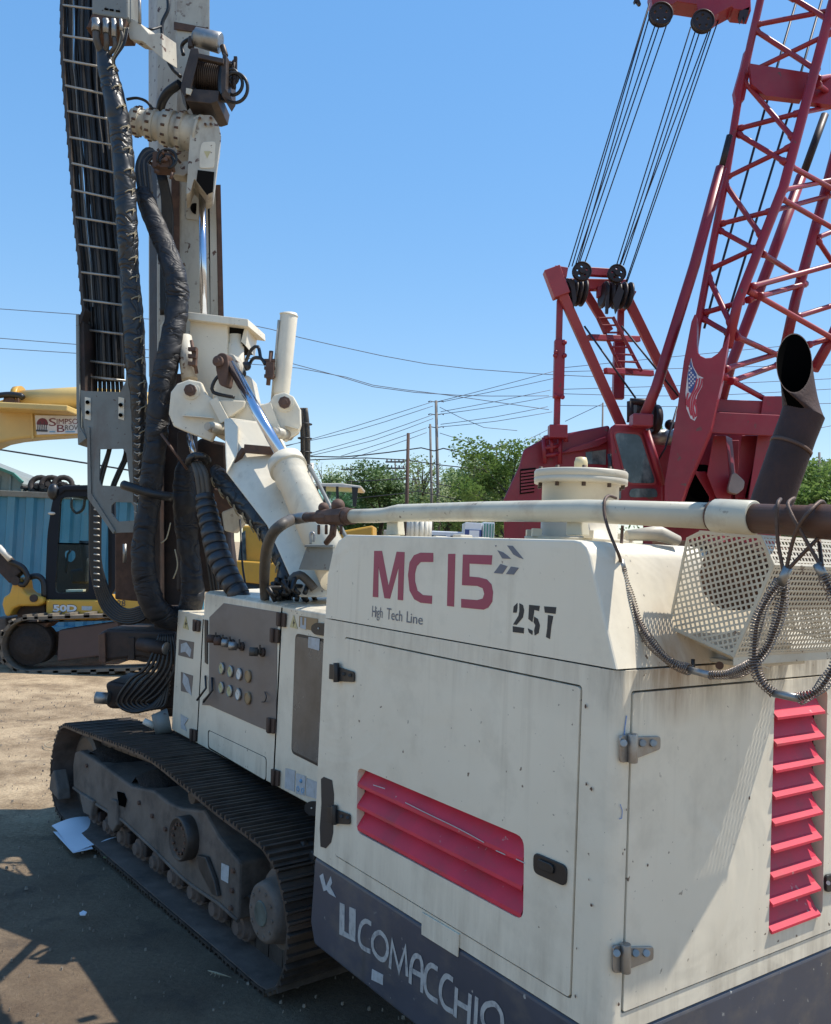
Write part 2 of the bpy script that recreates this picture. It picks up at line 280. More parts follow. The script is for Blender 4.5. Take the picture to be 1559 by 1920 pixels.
# ------------------------------------------------------------------ mesh helpers
INV = {}
class MB:
    def __init__(s): s.v = []; s.f = []; s.sm = []
    def add(s, vs, fs, sm=False):
        k = len(s.v); s.v += [V(x) for x in vs]; s.f += [tuple(i + k for i in f) for f in fs]; s.sm += [sm] * len(fs); return s
    def prism(s, pts, ext):
        n = len(pts); pts = [V(p) for p in pts]
        return s.add(pts + [p + ext for p in pts], [tuple(range(n)), tuple(range(2 * n - 1, n - 1, -1))] + [(i, i + n, (i + 1) % n + n, (i + 1) % n) for i in range(n)])
    def holed(s, outer, holes, ext):
        loops = [outer] + holes
        tri = geometry.tessellate_polygon([[V(p) for p in lp] for lp in loops])
        flat = [V(p) for lp in loops for p in lp]; n = len(flat)
        fs = [tuple(t) for t in tri] + [tuple(i + n for i in reversed(t)) for t in tri]
        k = 0
        for lp in loops:
            m = len(lp); fs += [(k + i, k + i + n, k + (i + 1) % m + n, k + (i + 1) % m) for i in range(m)]; k += m
        return s.add(flat + [p + ext for p in flat], fs)
    def box(s, c, a, b, d):
        c = V(c); q = [c + a * i + b * j + d * k for k in (-1, 1) for i, j in ((-1, -1), (1, -1), (1, 1), (-1, 1))]
        return s.add(q, [(0, 3, 2, 1), (4, 5, 6, 7), (0, 1, 5, 4), (1, 2, 6, 5), (2, 3, 7, 6), (3, 0, 4, 7)])
    def lbox(s, u0, u1, v0, v1, z0, z1):
        return s.box(L((u0 + u1) / 2, (v0 + v1) / 2, (z0 + z1) / 2), U * ((u1 - u0) / 2), N * ((v1 - v0) / 2), Z * ((z1 - z0) / 2))
    def wbox(s, x0, x1, y0, y1, z0, z1):
        return s.box(((x0 + x1) / 2, (y0 + y1) / 2, (z0 + z1) / 2), V(((x1 - x0) / 2, 0, 0)), V((0, (y1 - y0) / 2, 0)), V((0, 0, (z1 - z0) / 2)))
    def bar(s, a, b, w, h, up=Z):
        a = V(a); b = V(b); d = b - a; x = d.cross(up)
        if x.length < 1e-6: x = d.cross(V((1, 0, 0)))
        x.normalize(); y = x.cross(d).normalized()
        return s.box((a + b) / 2, d / 2, x * (w / 2), y * (h / 2))
    def tube(s, pts, r, seg=10, caps=True, smooth=True, inner=None):
        pts = [V(p) for p in pts]; n = len(pts); rs = r if isinstance(r, (list, tuple)) else [r] * n
        d0 = (pts[1] - pts[0]).normalized(); nr = d0.orthogonal().normalized(); vs = []; prev = d0
        for i in range(n):
            d = ((pts[i + 1] - pts[i]).normalized() if i < n - 1 else V((0, 0, 0))) + ((pts[i] - pts[i - 1]).normalized() if i > 0 else V((0, 0, 0)))
            d = d.normalized() if d.length > 1e-9 else prev
            q = prev.rotation_difference(d); nr = q @ nr; nr = (nr - d * nr.dot(d)).normalized(); prev = d; bn = d.cross(nr)
            for k in range(seg):
                a = 2 * math.pi * k / seg; vs.append(pts[i] + (nr * math.cos(a) + bn * math.sin(a)) * rs[i])
        s.add(vs, [(i * seg + k, i * seg + (k + 1) % seg, (i + 1) * seg + (k + 1) % seg, (i + 1) * seg + k) for i in range(n - 1) for k in range(seg)], smooth)
        if caps:
            e = n - 1; s.add(vs[:seg], [tuple(range(seg - 1, -1, -1))]); s.add(vs[e * seg:], [tuple(range(seg))])
        return s
    def cyl(s, a, b, r, r2=None, seg=20, caps=True): return s.tube([a, b], [r, r if r2 is None else r2], seg, caps)
    def lathe(s, a, ax, prof, seg=28):
        a = V(a); ax = V(ax).normalized(); x = ax.orthogonal().normalized(); y = ax.cross(x); n = len(prof)
        vs = [a + ax * t + (x * math.cos(2 * math.pi * k / seg) + y * math.sin(2 * math.pi * k / seg)) * r for t, r in prof for k in range(seg)]
        for i in range(n - 1):
            (t0, r0), (t1, r1) = prof[i], prof[i + 1]
            sub = [vs[i * seg + k] for k in range(seg)] + [vs[(i + 1) * seg + k] for k in range(seg)]
            s.add(sub, [(k, (k + 1) % seg, seg + (k + 1) % seg, seg + k) for k in range(seg)], abs(r0 - r1) < abs(t0 - t1) * 1.5)
        s.add(vs[:seg], [tuple(range(seg - 1, -1, -1))]); s.add(vs[-seg:], [tuple(range(seg))])
        return s
    def ring(s, c, ax, R_, r, n=18, seg=6):
        ax = V(ax).normalized(); x = ax.orthogonal().normalized(); y = ax.cross(x)
        return s.tube([V(c) + (x * math.cos(2 * math.pi * k / n) + y * math.sin(2 * math.pi * k / n)) * R_ for k in range(n + 1)], r, seg, False)
    def coil(s, pts, R_, r, pitch, seg=5, per=8):
        pts = dense(pts, pitch / per); d0 = (pts[1] - pts[0]).normalized(); nr = d0.orthogonal().normalized(); prev = d0; out = []
        for i, p in enumerate(pts):
            d = (pts[min(i + 1, len(pts) - 1)] - pts[max(i - 1, 0)]).normalized(); q = prev.rotation_difference(d); nr = q @ nr; prev = d
            a = 2 * math.pi * i / per; RR = R_(i / len(pts)) if callable(R_) else R_
            out.append(p + (nr * math.cos(a) + d.cross(nr) * math.sin(a)) * RR)
        return s.tube(out, r, seg)
    def ball(s, c, r, sc_=(1, 1, 1), seg=14, rings=9):
        c = V(c); vs = [c + V((math.sin(math.pi * i / rings) * math.cos(2 * math.pi * k / seg) * r * sc_[0], math.sin(math.pi * i / rings) * math.sin(2 * math.pi * k / seg) * r * sc_[1], math.cos(math.pi * i / rings) * r * sc_[2])) for i in range(rings + 1) for k in range(seg)]
        return s.add(vs, [(i * seg + k, i * seg + (k + 1) % seg, (i + 1) * seg + (k + 1) % seg, (i + 1) * seg + k) for i in range(rings) for k in range(seg)], True)
    def build(s, name, m, parent=None, bevel=0.0, seg=2):
        me = bpy.data.meshes.new(name); inv = Matrix()
        p = parent
        while p is not None and p.parent is not None: p = p.parent
        if p is not None: inv = INV[p.name]
        me.from_pydata([inv @ v for v in s.v], [], s.f)
        bm = bmesh.new(); bm.from_mesh(me)
        for f, k in zip(bm.faces, s.sm): f.smooth = k
        bmesh.ops.remove_doubles(bm, verts=bm.verts, dist=1e-5)
        bmesh.ops.recalc_face_normals(bm, faces=bm.faces)
        bm.to_mesh(me); bm.free()
        me.materials.append(M[m] if isinstance(m, str) else m)
        o = bpy.data.objects.new(name, me); sc.collection.objects.link(o); o.parent = parent
        if bevel:
            b = o.modifiers.new('bevel', 'BEVEL'); b.width = bevel; b.segments = seg; b.limit_method = 'ANGLE'; b.angle_limit = R(40)
        return o

def dense(pts, step):
    pts = [V(p) for p in pts]; out = []; n = len(pts)
    if n == 2: P = lambda i, t: pts[0].lerp(pts[1], t)
    else:
        def P(i, t):
            p0 = pts[max(i - 1, 0)]; p1 = pts[i]; p2 = pts[i + 1]; p3 = pts[min(i + 2, n - 1)]
            return 0.5 * ((2 * p1) + (p2 - p0) * t + (2 * p0 - 5 * p1 + 4 * p2 - p3) * t * t + (3 * p1 - p0 - 3 * p2 + p3) * t ** 3)
    for i in range(n - 1):
        k = max(1, int(math.ceil((pts[i + 1] - pts[i]).length / step)))
        out += [P(i, j / k) for j in range(k)]
    out.append(pts[-1]); return out
def curve(px, step=0.04):
    """px: (x, y, depth, radius in m or px) -> dense points and radii"""
    p = [W(a[0], a[1], a[2]) for a in px]; r = [a[3] for a in px]; pts = dense(p, step); out = []
    n = len(p); cnt = []
    for i in range(n - 1): cnt.append(max(1, int(math.ceil((p[i + 1] - p[i]).length / step))))
    for i, k in enumerate(cnt): out += [r[i] + (r[i + 1] - r[i]) * j / k for j in range(k)]
    out.append(r[-1]); return pts, out
def pr(px, d): return px * d / F      # pixel radius -> metres

def thing(name, label, cat, loc=(0, 0, 0), rz=0.0, group=None, kind=None):
    o = bpy.data.objects.new(name, None); sc.collection.objects.link(o); o.location = loc; o.rotation_euler = (0, 0, rz)
    o.empty_display_size = 0.2
    o['label'] = label; o['category'] = cat
    if group: o['group'] = group
    INV[o.name] = (Matrix.Translation(V(loc)) @ Matrix.Rotation(rz, 4, 'Z')).inverted()
    return o
def tag(o, label, cat, group=None, kind=None):
    if label: o['label'] = label
    if cat: o['category'] = cat
    if group: o['group'] = group
    if kind: o['kind'] = kind
    return o
def plate(name, m, parent, poly, pl, t, bevel=0.0, holes=None):
    f, nrm = unp(*pl); pts = [f(p) for p in poly]
    mb = MB()
    if holes: mb.holed(pts, [[f(p) for p in h] for h in holes], -nrm * t)
    else: mb.prism(pts, -nrm * t)
    return mb.build(name, m, parent, bevel)
def scale_pts(pts, ox, oy, k): return [(ox + x / k, oy + y / k) for x, y in pts]
def roundrect(u0, u1, z0, z1, r, fn, n=4):
    out = []
    for cx, cz, a0 in ((u1 - r, z1 - r, 0), (u0 + r, z1 - r, 90), (u0 + r, z0 + r, 180), (u1 - r, z0 + r, 270)):
        for k in range(n + 1):
            a = R(a0 + 90 * k / n); out.append(fn(cx + r * math.cos(a), cz + r * math.sin(a)))
    return out
def roundpoly(pts, r=0.02, n=3):
    pts = [V(p) for p in pts]; out = []; m = len(pts)
    for i in range(m):
        a, b, c = pts[i - 1], pts[i], pts[(i + 1) % m]; da = (a - b); dc = (c - b); rr = min(r, da.length * .45, dc.length * .45)
        p0 = b + da.normalized() * rr; p1 = b + dc.normalized() * rr
        for k in range(n + 1):
            t = k / n; out.append(p0 * (1 - t) ** 2 + b * 2 * t * (1 - t) + p1 * t * t)
    return out
def ribbon(mb, pts, w, nrm, lift, closed=False, t=0.0006):
    pts = [V(p) for p in pts]; n = len(pts); Ls = []; Rs = []
    for i in range(n):
        if closed: a, c = pts[i - 1], pts[(i + 1) % n]
        else: a, c = pts[max(i - 1, 0)], pts[min(i + 1, n - 1)]
        b = pts[i]; d1 = (b - a); d2 = (c - b)
        d1 = d1.normalized() if d1.length > 1e-9 else d2.normalized(); d2 = d2.normalized() if d2.length > 1e-9 else d1
        s1 = nrm.cross(d1); s2 = nrm.cross(d2); mdir = (s1 + s2)
        mdir = mdir.normalized() if mdir.length > 1e-6 else s1
        k = min(2.0, 1 / max(0.3, mdir.dot(s1))); Ls.append(b + mdir * w / 2 * k + nrm * lift); Rs.append(b - mdir * w / 2 * k + nrm * lift)
    m = n if closed else n - 1
    for i in range(m):
        j = (i + 1) % n; mb.add([Ls[i], Ls[j], Rs[j], Rs[i]], [(0, 1, 2, 3)])
def fonttext(mb, s, origin, right, up, width, height, lift=V((0, 0, 0)), bold=0.0):
    cu = bpy.data.curves.new('txt', 'FONT'); cu.body = s; cu.offset = bold; cu.resolution_u = 3
    ob = bpy.data.objects.new('txt', cu); sc.collection.objects.link(ob)
    dg = bpy.context.evaluated_depsgraph_get(); me = bpy.data.meshes.new_from_object(ob.evaluated_get(dg))
    xs = [v.co.x for v in me.vertices]; ys = [v.co.y for v in me.vertices]; x0, x1, y0, y1 = min(xs), max(xs), min(ys), max(ys)
    vs = [V(origin) + right * ((v.co.x - x0) / (x1 - x0) * width) + up * ((v.co.y - y0) / (y1 - y0) * height) + lift for v in me.vertices]
    mb.add(vs, [tuple(p.vertices) for p in me.polygons])
    bpy.data.objects.remove(ob); bpy.data.meshes.remove(me); bpy.data.curves.remove(cu)
    return mb

# ================================================================== SETTING
def make_ground():
    mb = MB(); vs = []; fs = []
    # finer grid near the rig, one sheet to the horizon
    xs = [-1500, -400, -120, -40] + [-12 + i * 0.4 for i in range(61)] + [40, 120, 400, 1500]
    ys = [-600, -100, -20] + [-4 + i * 0.4 for i in range(61)] + [40, 80, 200, 600, 2500]
    for j, y in enumerate(ys):
        for i, x in enumerate(xs):
            near = max(0, 1 - math.hypot(x + 1, y - 6) / 16)
            z = -0.014 + near * 0.012 * (math.sin(x * 2.1 + y) * math.cos(y * 1.7 - x * .6)) - near * .02 * max(0, math.sin((x * .62 + y * .78) * 2.6)) ** 6
            vs.append((x, y, z - 0.006))
    nx = len(xs)
    for j in range(len(ys) - 1):
        for i in range(nx - 1): fs.append((j * nx + i, j * nx + i + 1, (j + 1) * nx + i + 1, (j + 1) * nx + i))
    mb.add(vs, fs, True)
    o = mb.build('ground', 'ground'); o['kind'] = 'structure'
    g = MB(); rnd = random.Random(3)
    for _ in range(3200):
        a = rnd.random(); x = rnd.uniform(-5.5, 1.5); y = rnd.uniform(2.4, 10)
        r = rnd.choice((0.002, 0.002, 0.003, 0.003, 0.004, 0.007)) * rnd.uniform(.7, 1.5); z = -0.016
        q = [V((x + r * math.cos(k * 1.257 + a) * rnd.uniform(.7, 1.2), y + r * math.sin(k * 1.257 + a) * rnd.uniform(.7, 1.2), z)) for k in range(5)]
        hh = 0.010 + r * .3; cx_ = V((x, y, z)); tp = [cx_ + (p - cx_) * rnd.uniform(.55, .8) + Z * hh * rnd.uniform(.85, 1.1) for p in q]
        g.add(q + tp, [(k, (k + 1) % 5, (k + 1) % 5 + 5, k + 5) for k in range(5)] + [(5, 6, 7, 8, 9)])
    tag(g.build('gravel', mat('pale gravel', (0.23, 0.195, 0.155), 0.9, var=0.3, vscale=30)), 'loose pale gravel scattered over the packed dirt', 'gravel', kind='stuff')
make_ground()

# ================================================================== DRILLING RIG
rig = thing('drilling_rig', 'cream white crawler drilling rig with crimson louvres and a mast hung with black hoses', 'drilling rig', tuple(O), R(90) + YAW)

ZB, ZS, ZH = 0.635, 1.483, 1.790        # body bottom, seam, hood top
LEN, WID = 1.39, 1.95
def engine_housing():
    body = MB()
    # side wall with the door opening
    dz = lambda p: S(*p)
    dpx = [(640.5, 1193), (1096, 1286.2), (1076.2, 1878.3), (627, 1602.8)]
    du0, du1 = 0.112, 1.243; dz0, dz1 = 0.678, 1.433
    SF = lambda u, z: L(u, 0, z)
    outer = [SF(.03, ZB), SF(.03, ZS), SF(LEN, ZS), SF(LEN, ZB)]
    hole = roundrect(du0, du1, dz0, dz1, .012, SF)
    body.holed(outer, [hole], -N * .03)
    # rear wall with door opening
    RF = lambda v, z: L(0, v, z)
    ry0, ry1 = -.048, -1.25; rz0, rz1 = .682, 1.434
    outer = [RF(-.03, ZB), RF(-.03, ZS), RF(-WID, ZS), RF(-WID, ZB)]
    rhole = roundrect(ry1, ry0, rz0, rz1, .008, RF)
    body.holed(outer, [rhole], U * .03)
    n = 10; arc = [(0.03 - .03 * math.sin(R(90 * k / n)), -.03 + .03 * math.cos(R(90 * k / n))) for k in range(n + 1)]
    for k in range(n):
        a, b = arc[k], arc[k + 1]
        body.add([L(a[0], a[1], ZB), L(b[0], b[1], ZB), L(b[0], b[1], ZS), L(a[0], a[1], ZS)], [(0, 1, 2, 3)])
    body.lbox(.031, LEN - .03, -WID, -.03, ZS - .012, ZS - .002)
    body.lbox(LEN - .03, LEN, -WID, -.031, ZB, ZS - .003)
    body.lbox(.031, LEN - .031, -WID, -WID + .03, ZB + .002, ZS - .013)
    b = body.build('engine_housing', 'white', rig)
    MB().lbox(.07, LEN - .04, -WID + .05, -.08, ZB + .01, ZS - .02).build('engine_bay', 'void', rig)  # solid dark core standing in for the shaded interior
    # ---- side door
    lo = [(672, 1438), (985, 1570), (983, 1727), (670, 1560)]
    lp = [S(*p) for p in lo]; g = .0048
    door = MB().holed([p + N * .003 for p in roundrect(du0 + g, du1 - g, dz0 + g, dz1 - g, .01, SF)], [[p + N * .003 for p in roundpoly(lp, .03, 4)]], -N * .03)
    d = door.build('side_door', 'white', rig)
    MB().lbox(du0 - .004, du1 + .004, -.075, -.062, dz0 - .004, dz1 + .004).build('dark_backing', 'void', d)  # dark sheet painting in the shade behind door gap and louvres
    lv = lambda p: ((p - O).dot(U), p.z)
    (ua, za), (ub, zb), (uc, zc), (ud, zd) = [lv(p) for p in lp]
    uL = max(ua, ud) - .004; uR = max(ub, uc) + .004; zt = (za + zb) / 2; zbot = (zc + zd) / 2; hh = (zt - zbot) / 3
    for k in range(3):
        t = zt - k * hh; bt = t - hh
        prof = [(-.056, t + .016), (.001, bt + .016), (.002, bt + .006), (-.002, bt + .002), (-.012, bt + .004), (-.012, bt + .010), (-.003, bt + .012), (-.058, t + .008)]
        MB().prism([L(uR, y, z) for y, z in prof], U * (uL - uR)).build('louvre_slat', 'louvre', d)
    sc_ = MB()
    for l in ([(760, 1500), (800, 1520), (860, 1549), (908, 1575)], [(700, 1467), (722, 1474)], [(930, 1590), (948, 1598)], [(968, 1606), (985, 1614)]):
        ribbon(sc_, dense([S(x, y + 5, .004) for x, y in l], .02), .0028, N, .0)
    sc_.build('lip_scuff', 'sticker', d)
    # ---- door handle (black oval recess latch)
    hp = roundpoly([S(1003, 1597, .003), S(1066, 1624, .003), S(1064, 1663, .003), S(1003, 1636, .003)], .018, 4)
    h = MB().prism(hp, N * .006).build('latch', 'black', d, .002)
    MB().prism(roundpoly([S(1010, 1609, .009), S(1040, 1622, .009), S(1040, 1640, .009), S(1010, 1627, .009)], .01, 3), N * .006).build('latch_paddle', 'black', d, .002)
    # hinges
    for x, y, w in ((622, 1245, 44), (618, 1512, 40)):
        m = MB(); m.cyl(S(x + 9, y - 2, .016), S(x + 9, y + 34, .016), .011, seg=14)
        m.prism(roundpoly([S(x + 9, y + 4, .006), S(x + w, y + 15, .006), S(x + w, y + 34, .006), S(x + 9, y + 32, .006)], .008), N * .005)
        for q in (22, 34): m.cyl(S(x + q, y + 19 + (q - 22) * .2, .010), S(x + q, y + 19 + (q - 22) * .2, .016), .006, seg=10)
        m.prism([S(x - 2, y, .004), S(x + 12, y + 2, .004), S(x + 11, y + 30, .004), S(x - 3, y + 28, .004)], N * .005)
        m.build('hinge', 'black', d, .001)
    # ---- rear door
    rl = [B(1449, 1300), B(1552, 1300), B(1533, 1718), B(1430, 1757)]
    va, vb = -.607, -.80
    zt, zbm = (B(1449, 1303)).z, (B(1430, 1757)).z
    va = (B(1449, 1400) - O).dot(N); vb = (B(1546, 1500) - O).dot(N)
    hol = roundrect(vb, va, zbm, zt, .02, RF)
    rd = MB().holed([p - U * .003 for p in roundrect(ry1 + g, ry0 - g, rz0 + g, rz1 - g, .006, RF)], [[p - U * .003 for p in hol]], U * .04)
    r = rd.build('rear_door', 'white', rig)
    MB().lbox(.045, .06, ry1, ry0, rz0, rz1).build('dark_backing', 'void', r)  # dark sheet, shade behind the rear louvres put into its colour
    n = 9; hh = (zt - zbm) / n
    for k in range(n):
        t = zt - k * hh; bt = t - hh
        prof = [(.036, t + .004), (.006, bt + .026), (-.012, bt + .012), (-.012, bt + .005), (-.009, bt + .004), (.004, bt + .016), (.038, t - .002)]
        MB().prism([L(x, vb + .025, z) for x, z in prof], N * (va - vb - .028)).build('louvre_slat', 'louvre', r)
    for (x, y) in ((1160, 1378), (1147, 1772)):
        m = MB(); a = .003
        c = B(x + 30, y + 26, -.02)
        m.prism(roundpoly([B(x + 0, y, -a), B(x + 24, y - 1, -a), B(x + 22, y + 50, -a), B(x, y + 52, -a)], .012), -U * .006)
        m.cyl(B(x + 27, y - 2, -.016), B(x + 27, y + 52, -.016), .012, seg=16)
        m.prism(roundpoly([B(x + 30, y + 3, -a), B(x + 76, y + 2, -a), B(x + 76, y + 26, -a), B(x + 30, y + 44, -a)], .008), -U * .006)
        for q in (10, 46, 66): m.cyl(B(x + q, y + 16, -.008), B(x + q, y + 16, -.016), .009, seg=12)
        m.build('hinge', 'steel', r, .0015)
    m = MB().prism(roundpoly([B(1545, 1640, -.003), B(1590, 1632, -.003), B(1590, 1664, -.003), B(1545, 1672, -.003)], .012), -U * .01)
    m.build('latch', 'black', r, .002)
    MB().cyl(B(1554, 1656, -.012), B(1554, 1656, -.018), .006, seg=12).build('lock_cylinder', 'offwhite', r)
    # ---- skirt
    sk = MB(); zb0 = .33
    prof = [(.0, ZB - .004), (LEN - .005, ZB - .004), (LEN + .005, .40), (LEN - .03, zb0), (.0, zb0)]
    sk.prism([L(a, 0, z) for a, z in prof], -N * WID)
    sk.build('grey_skirt', 'grey', rig, .012, 3)
    # patch plate riveted over the skirt edge, scraped black paint
    MB().prism([S(*p, .001) for p in scale_pts([(476, 1452), (632, 1545), (626, 1640), (474, 1545)], 580, 1060, 2.2328)], N * .004).build('patch_plate', 'white', rig, .001)
    blk = [(50, 895), (62, 886), (96, 900), (104, 960), (100, 1120), (92, 1160), (70, 1185), (48, 1178), (45, 1100), (52, 1000)]
    MB().prism([S(*p, .001) for p in scale_pts(blk, 580, 1060, 2.2328)], N * .001).build('black_paint_patch', 'stencil', rig)
    # ---- hood
    hp = [(LEN, ZS + .004), (LEN - .003, 1.64), (LEN - .03, 1.72), (LEN - .07, 1.768), (LEN - .125, ZH), (.16, ZH), (.135, 1.786), (.115, 1.772), (.103, 1.75), (.006, ZS + .004)]
    hood = MB(); n = len(hp); 
    A = [L(a, 0, z) for a, z in hp]; Bp = [L(a, -WID, z) for a, z in hp]
    hood.add(A, [tuple(range(n))]); hood.add(Bp, [tuple(range(n - 1, -1, -1))])
    for i in range(n - 1): hood.add([A[i], A[i + 1], Bp[i + 1], Bp[i]], [(0, 1, 2, 3)], i in (1, 2, 3, 5, 6, 7))
    ho = hood.build('engine_hood', 'white', rig, .006, 2)
    for v in (-.18, -.62):
        MB().lbox(.02, .06, v - .02, v, ZS + .004, ZS + .045).build('hood_catch', 'white', ho, .002)
    # bolted strip, blocks on the hood roof
    return b, ho
body, hood = engine_housing()

# lettering on the hood side
def decals():
    k = 3.389; ox, oy = 600, 960
    def P(l): return [S(*p, .0012) for p in scale_pts(l, ox, oy, k)]
    red = MB()
    red.prism(P([(345, 247), (394, 247), (436, 470), (488, 252), (538, 255), (528, 562), (494, 558), (500, 350), (445, 551), (410, 548), (372, 345), (370, 542), (336, 540)]), -N * .0010)
    red.prism(P([(720, 260), (640, 258), (598, 275), (570, 320), (560, 400), (570, 500), (600, 555), (640, 577), (711, 584), (713, 532), (655, 528), (620, 500), (604, 440), (604, 390), (615, 345), (640, 318), (720, 318)]), -N * .001)
    red.prism(P([(815, 266), (860, 266), (852, 602), (808, 597)]), -N * .001)
    red.prism(P([(909, 270), (1095, 275), (1090, 335), (950, 328), (950, 410), (1010, 415), (1060, 428), (1090, 460), (1100, 510), (1095, 570), (1070, 607), (1040, 621), (898, 607), (898, 552), (1000, 560), (1035, 550), (1045, 520), (1035, 485), (1000, 470), (903, 465)]), -N * .001)
    tag(red.build('model_lettering', 'decalred', rig), 'raspberry model lettering on the hood side', None)
    gy = MB()
    for l in ([(1128, 243), (1162, 255), (1190, 275), (1215, 298), (1160, 296)], [(1190, 213), (1225, 215), (1295, 300), (1265, 290), (1230, 270)], [(1148, 330), (1192, 345), (1160, 393), (1105, 388)], [(1215, 347), (1264, 355), (1232, 398), (1183, 395)], [(1113, 212), (1123, 212), (1118, 222)]):
        gy.prism(P(l), -N * .001)
    gy.build('chevron_mark', 'decalgrey', rig)
    t = MB(); a = S(697.5, 1156.5, .0015); b = S(801.5, 1171.5, .0015); w = (b - a).dot(-U); hgt = S(699.5, 1136, .0015).z - S(697.5, 1156.5, .0015).z
    # condensed light caps and lower case, words in a row
    x = 0.0
    for word, c, wd in (("H", 1.0, .052), ("igh", .86, .045 * 3 * .72), (" ", 1, .05), ("T", 1.0, .06), ("ech", .74, .15), (" ", 1, .045), ("L", .95, .05), ("ine", .80, .155)):
        if word != " ":
            dz = 0; hh = hgt * c
            if word == 'igh': dz = -hgt * .26; hh = hgt * 1.22
            if word == 'ech': hh = hgt * .92
            fonttext(t, word, a + (-U) * (x * w * 1.42) + Z * dz, -U, Z, wd * w * 1.32, hh)
        x += wd
    t.build('tagline_lettering', 'decalgrey', rig)
    st = MB()
    for l in ([(1228, 640), (1232, 600), (1255, 578), (1255, 610), (1250, 640)], [(1268, 580), (1290, 592), (1298, 625), (1290, 670), (1250, 718), (1228, 715), (1262, 660), (1268, 630)], [(1226, 726), (1297, 737), (1295, 772), (1226, 763)],
              [(1330, 590), (1397, 597), (1392, 630), (1362, 622), (1358, 655), (1350, 700), (1325, 680)], [(1362, 665), (1385, 680), (1398, 720), (1390, 770), (1365, 785), (1362, 752), (1370, 720), (1358, 700)], [(1322, 740), (1352, 755), (1350, 782), (1328, 765)],
              [(1425, 600), (1502, 605), (1497, 648), (1430, 640)], [(1450, 655), (1483, 662), (1470, 730), (1462, 808), (1437, 795), (1445, 740)]):
        st.prism(P(l), -N * .001)
    st.build('stencilled_number', 'stencil', rig)
    # scratch marks
    sk = 2.2328
    def Q(l, lift=.0): return [S(x, y, lift) for x, y in scale_pts(l, 580, 1060, sk)]
    w = MB(); wd = .0150
    for i, (l, cl) in enumerate((([(262, 1503), (238, 1490), (217, 1510), (210, 1560), (222, 1597), (258, 1618)], False),
        ([(278, 1545), (300, 1538), (324, 1568), (330, 1616), (316, 1650), (292, 1643), (270, 1610), (267, 1568)], True),
        ([(340, 1688), (350, 1578), (378, 1698), (405, 1602), (412, 1722)], False),
        ([(425, 1752), (431, 1668), (450, 1635), (474, 1662), (474, 1790)], False), ([(431, 1697), (474, 1720)], False),
        ([(540, 1692), (512, 1675), (491, 1700), (487, 1758), (501, 1800), (540, 1828)], False),
        ([(605, 1737), (577, 1720), (556, 1750), (552, 1800), (569, 1848), (605, 1870)], False),
        ([(620, 1768), (613, 1892)], False), ([(618, 1828), (672, 1860)], False), ([(676, 1795), (669, 1925)], False), ([(704, 1808), (697, 1945)], False),
        ([(745, 1840), (780, 1838), (808, 1880), (808, 1940), (780, 1975), (748, 1950), (728, 1900), (730, 1860)], True))):
        q = Q(l)
        q = dense(q + ([q[0]] if cl else []), .012)
        if len(l) == 5 and i == 2: q = Q(l)
        if cl: q = q[:-1]
        ribbon(w, q, wd, N, .0012 + .0003 * (i % 4), cl)
    w.prism([p + N * .001 for p in Q([(130, 1412), (150, 1421), (149, 1532), (168, 1544), (170, 1430), (197, 1441), (195, 1578), (128, 1545)])], N * .0008)
    w.build('maker_lettering', 'decalwhite', rig)
    s2 = MB().prism([p + N * .001 for p in Q([(45, 1300), (60, 1290), (72, 1345), (92, 1302), (98, 1330), (90, 1345), (114, 1392), (85, 1375), (75, 1360), (62, 1365)])], N * .0008)
    s2.prism([p + N * .001 for p in Q([(265, 1690), (312, 1715), (310, 1758), (262, 1735)])], N * .0006)
    s2.build('torn_sticker', 'sticker', rig)
    # blue marker scrawl and rust chips on the near corner post
    b = MB()
    ribbon(b, [B(1175, 1342, -.001), B(1172, 1362, -.001), B(1170, 1385, -.001), B(1162, 1400, -.001)], .003, -U, .0010)
    ribbon(b, [B(1163, 1508, -.001), B(1167, 1520, -.001), B(1166, 1534, -.001), B(1161, 1536, -.001)], .002, -U, .0010)
    b.build('marker_scrawl', mat('blue marker', (0.08, 0.22, 0.55), 0.5), rig)
    c = MB(); rnd = random.Random(5)
    for _ in range(14):
        zz = rnd.uniform(.66, 1.4); a = rnd.choice((0, 1)); q = rnd.uniform(.0015, .0045)
        if a: p = L(-.0012, -rnd.uniform(.03, .044) if rnd.random() < .6 else -rnd.uniform(.05, .7), zz); e1, e2, nn = N, Z, -U
        else: p = L(rnd.uniform(.03, .1), .0012, zz); e1, e2, nn = U, Z, N
        c.add([p + (e1 * math.cos(k * 1.05) * q * rnd.uniform(.5, 1.2) + e2 * math.sin(k * 1.05) * q * rnd.uniform(.6, 1.8)) + nn * .003 for k in range(6)], [tuple(range(6))])
    c.build('paint_chips', 'rust', rig)
decals()

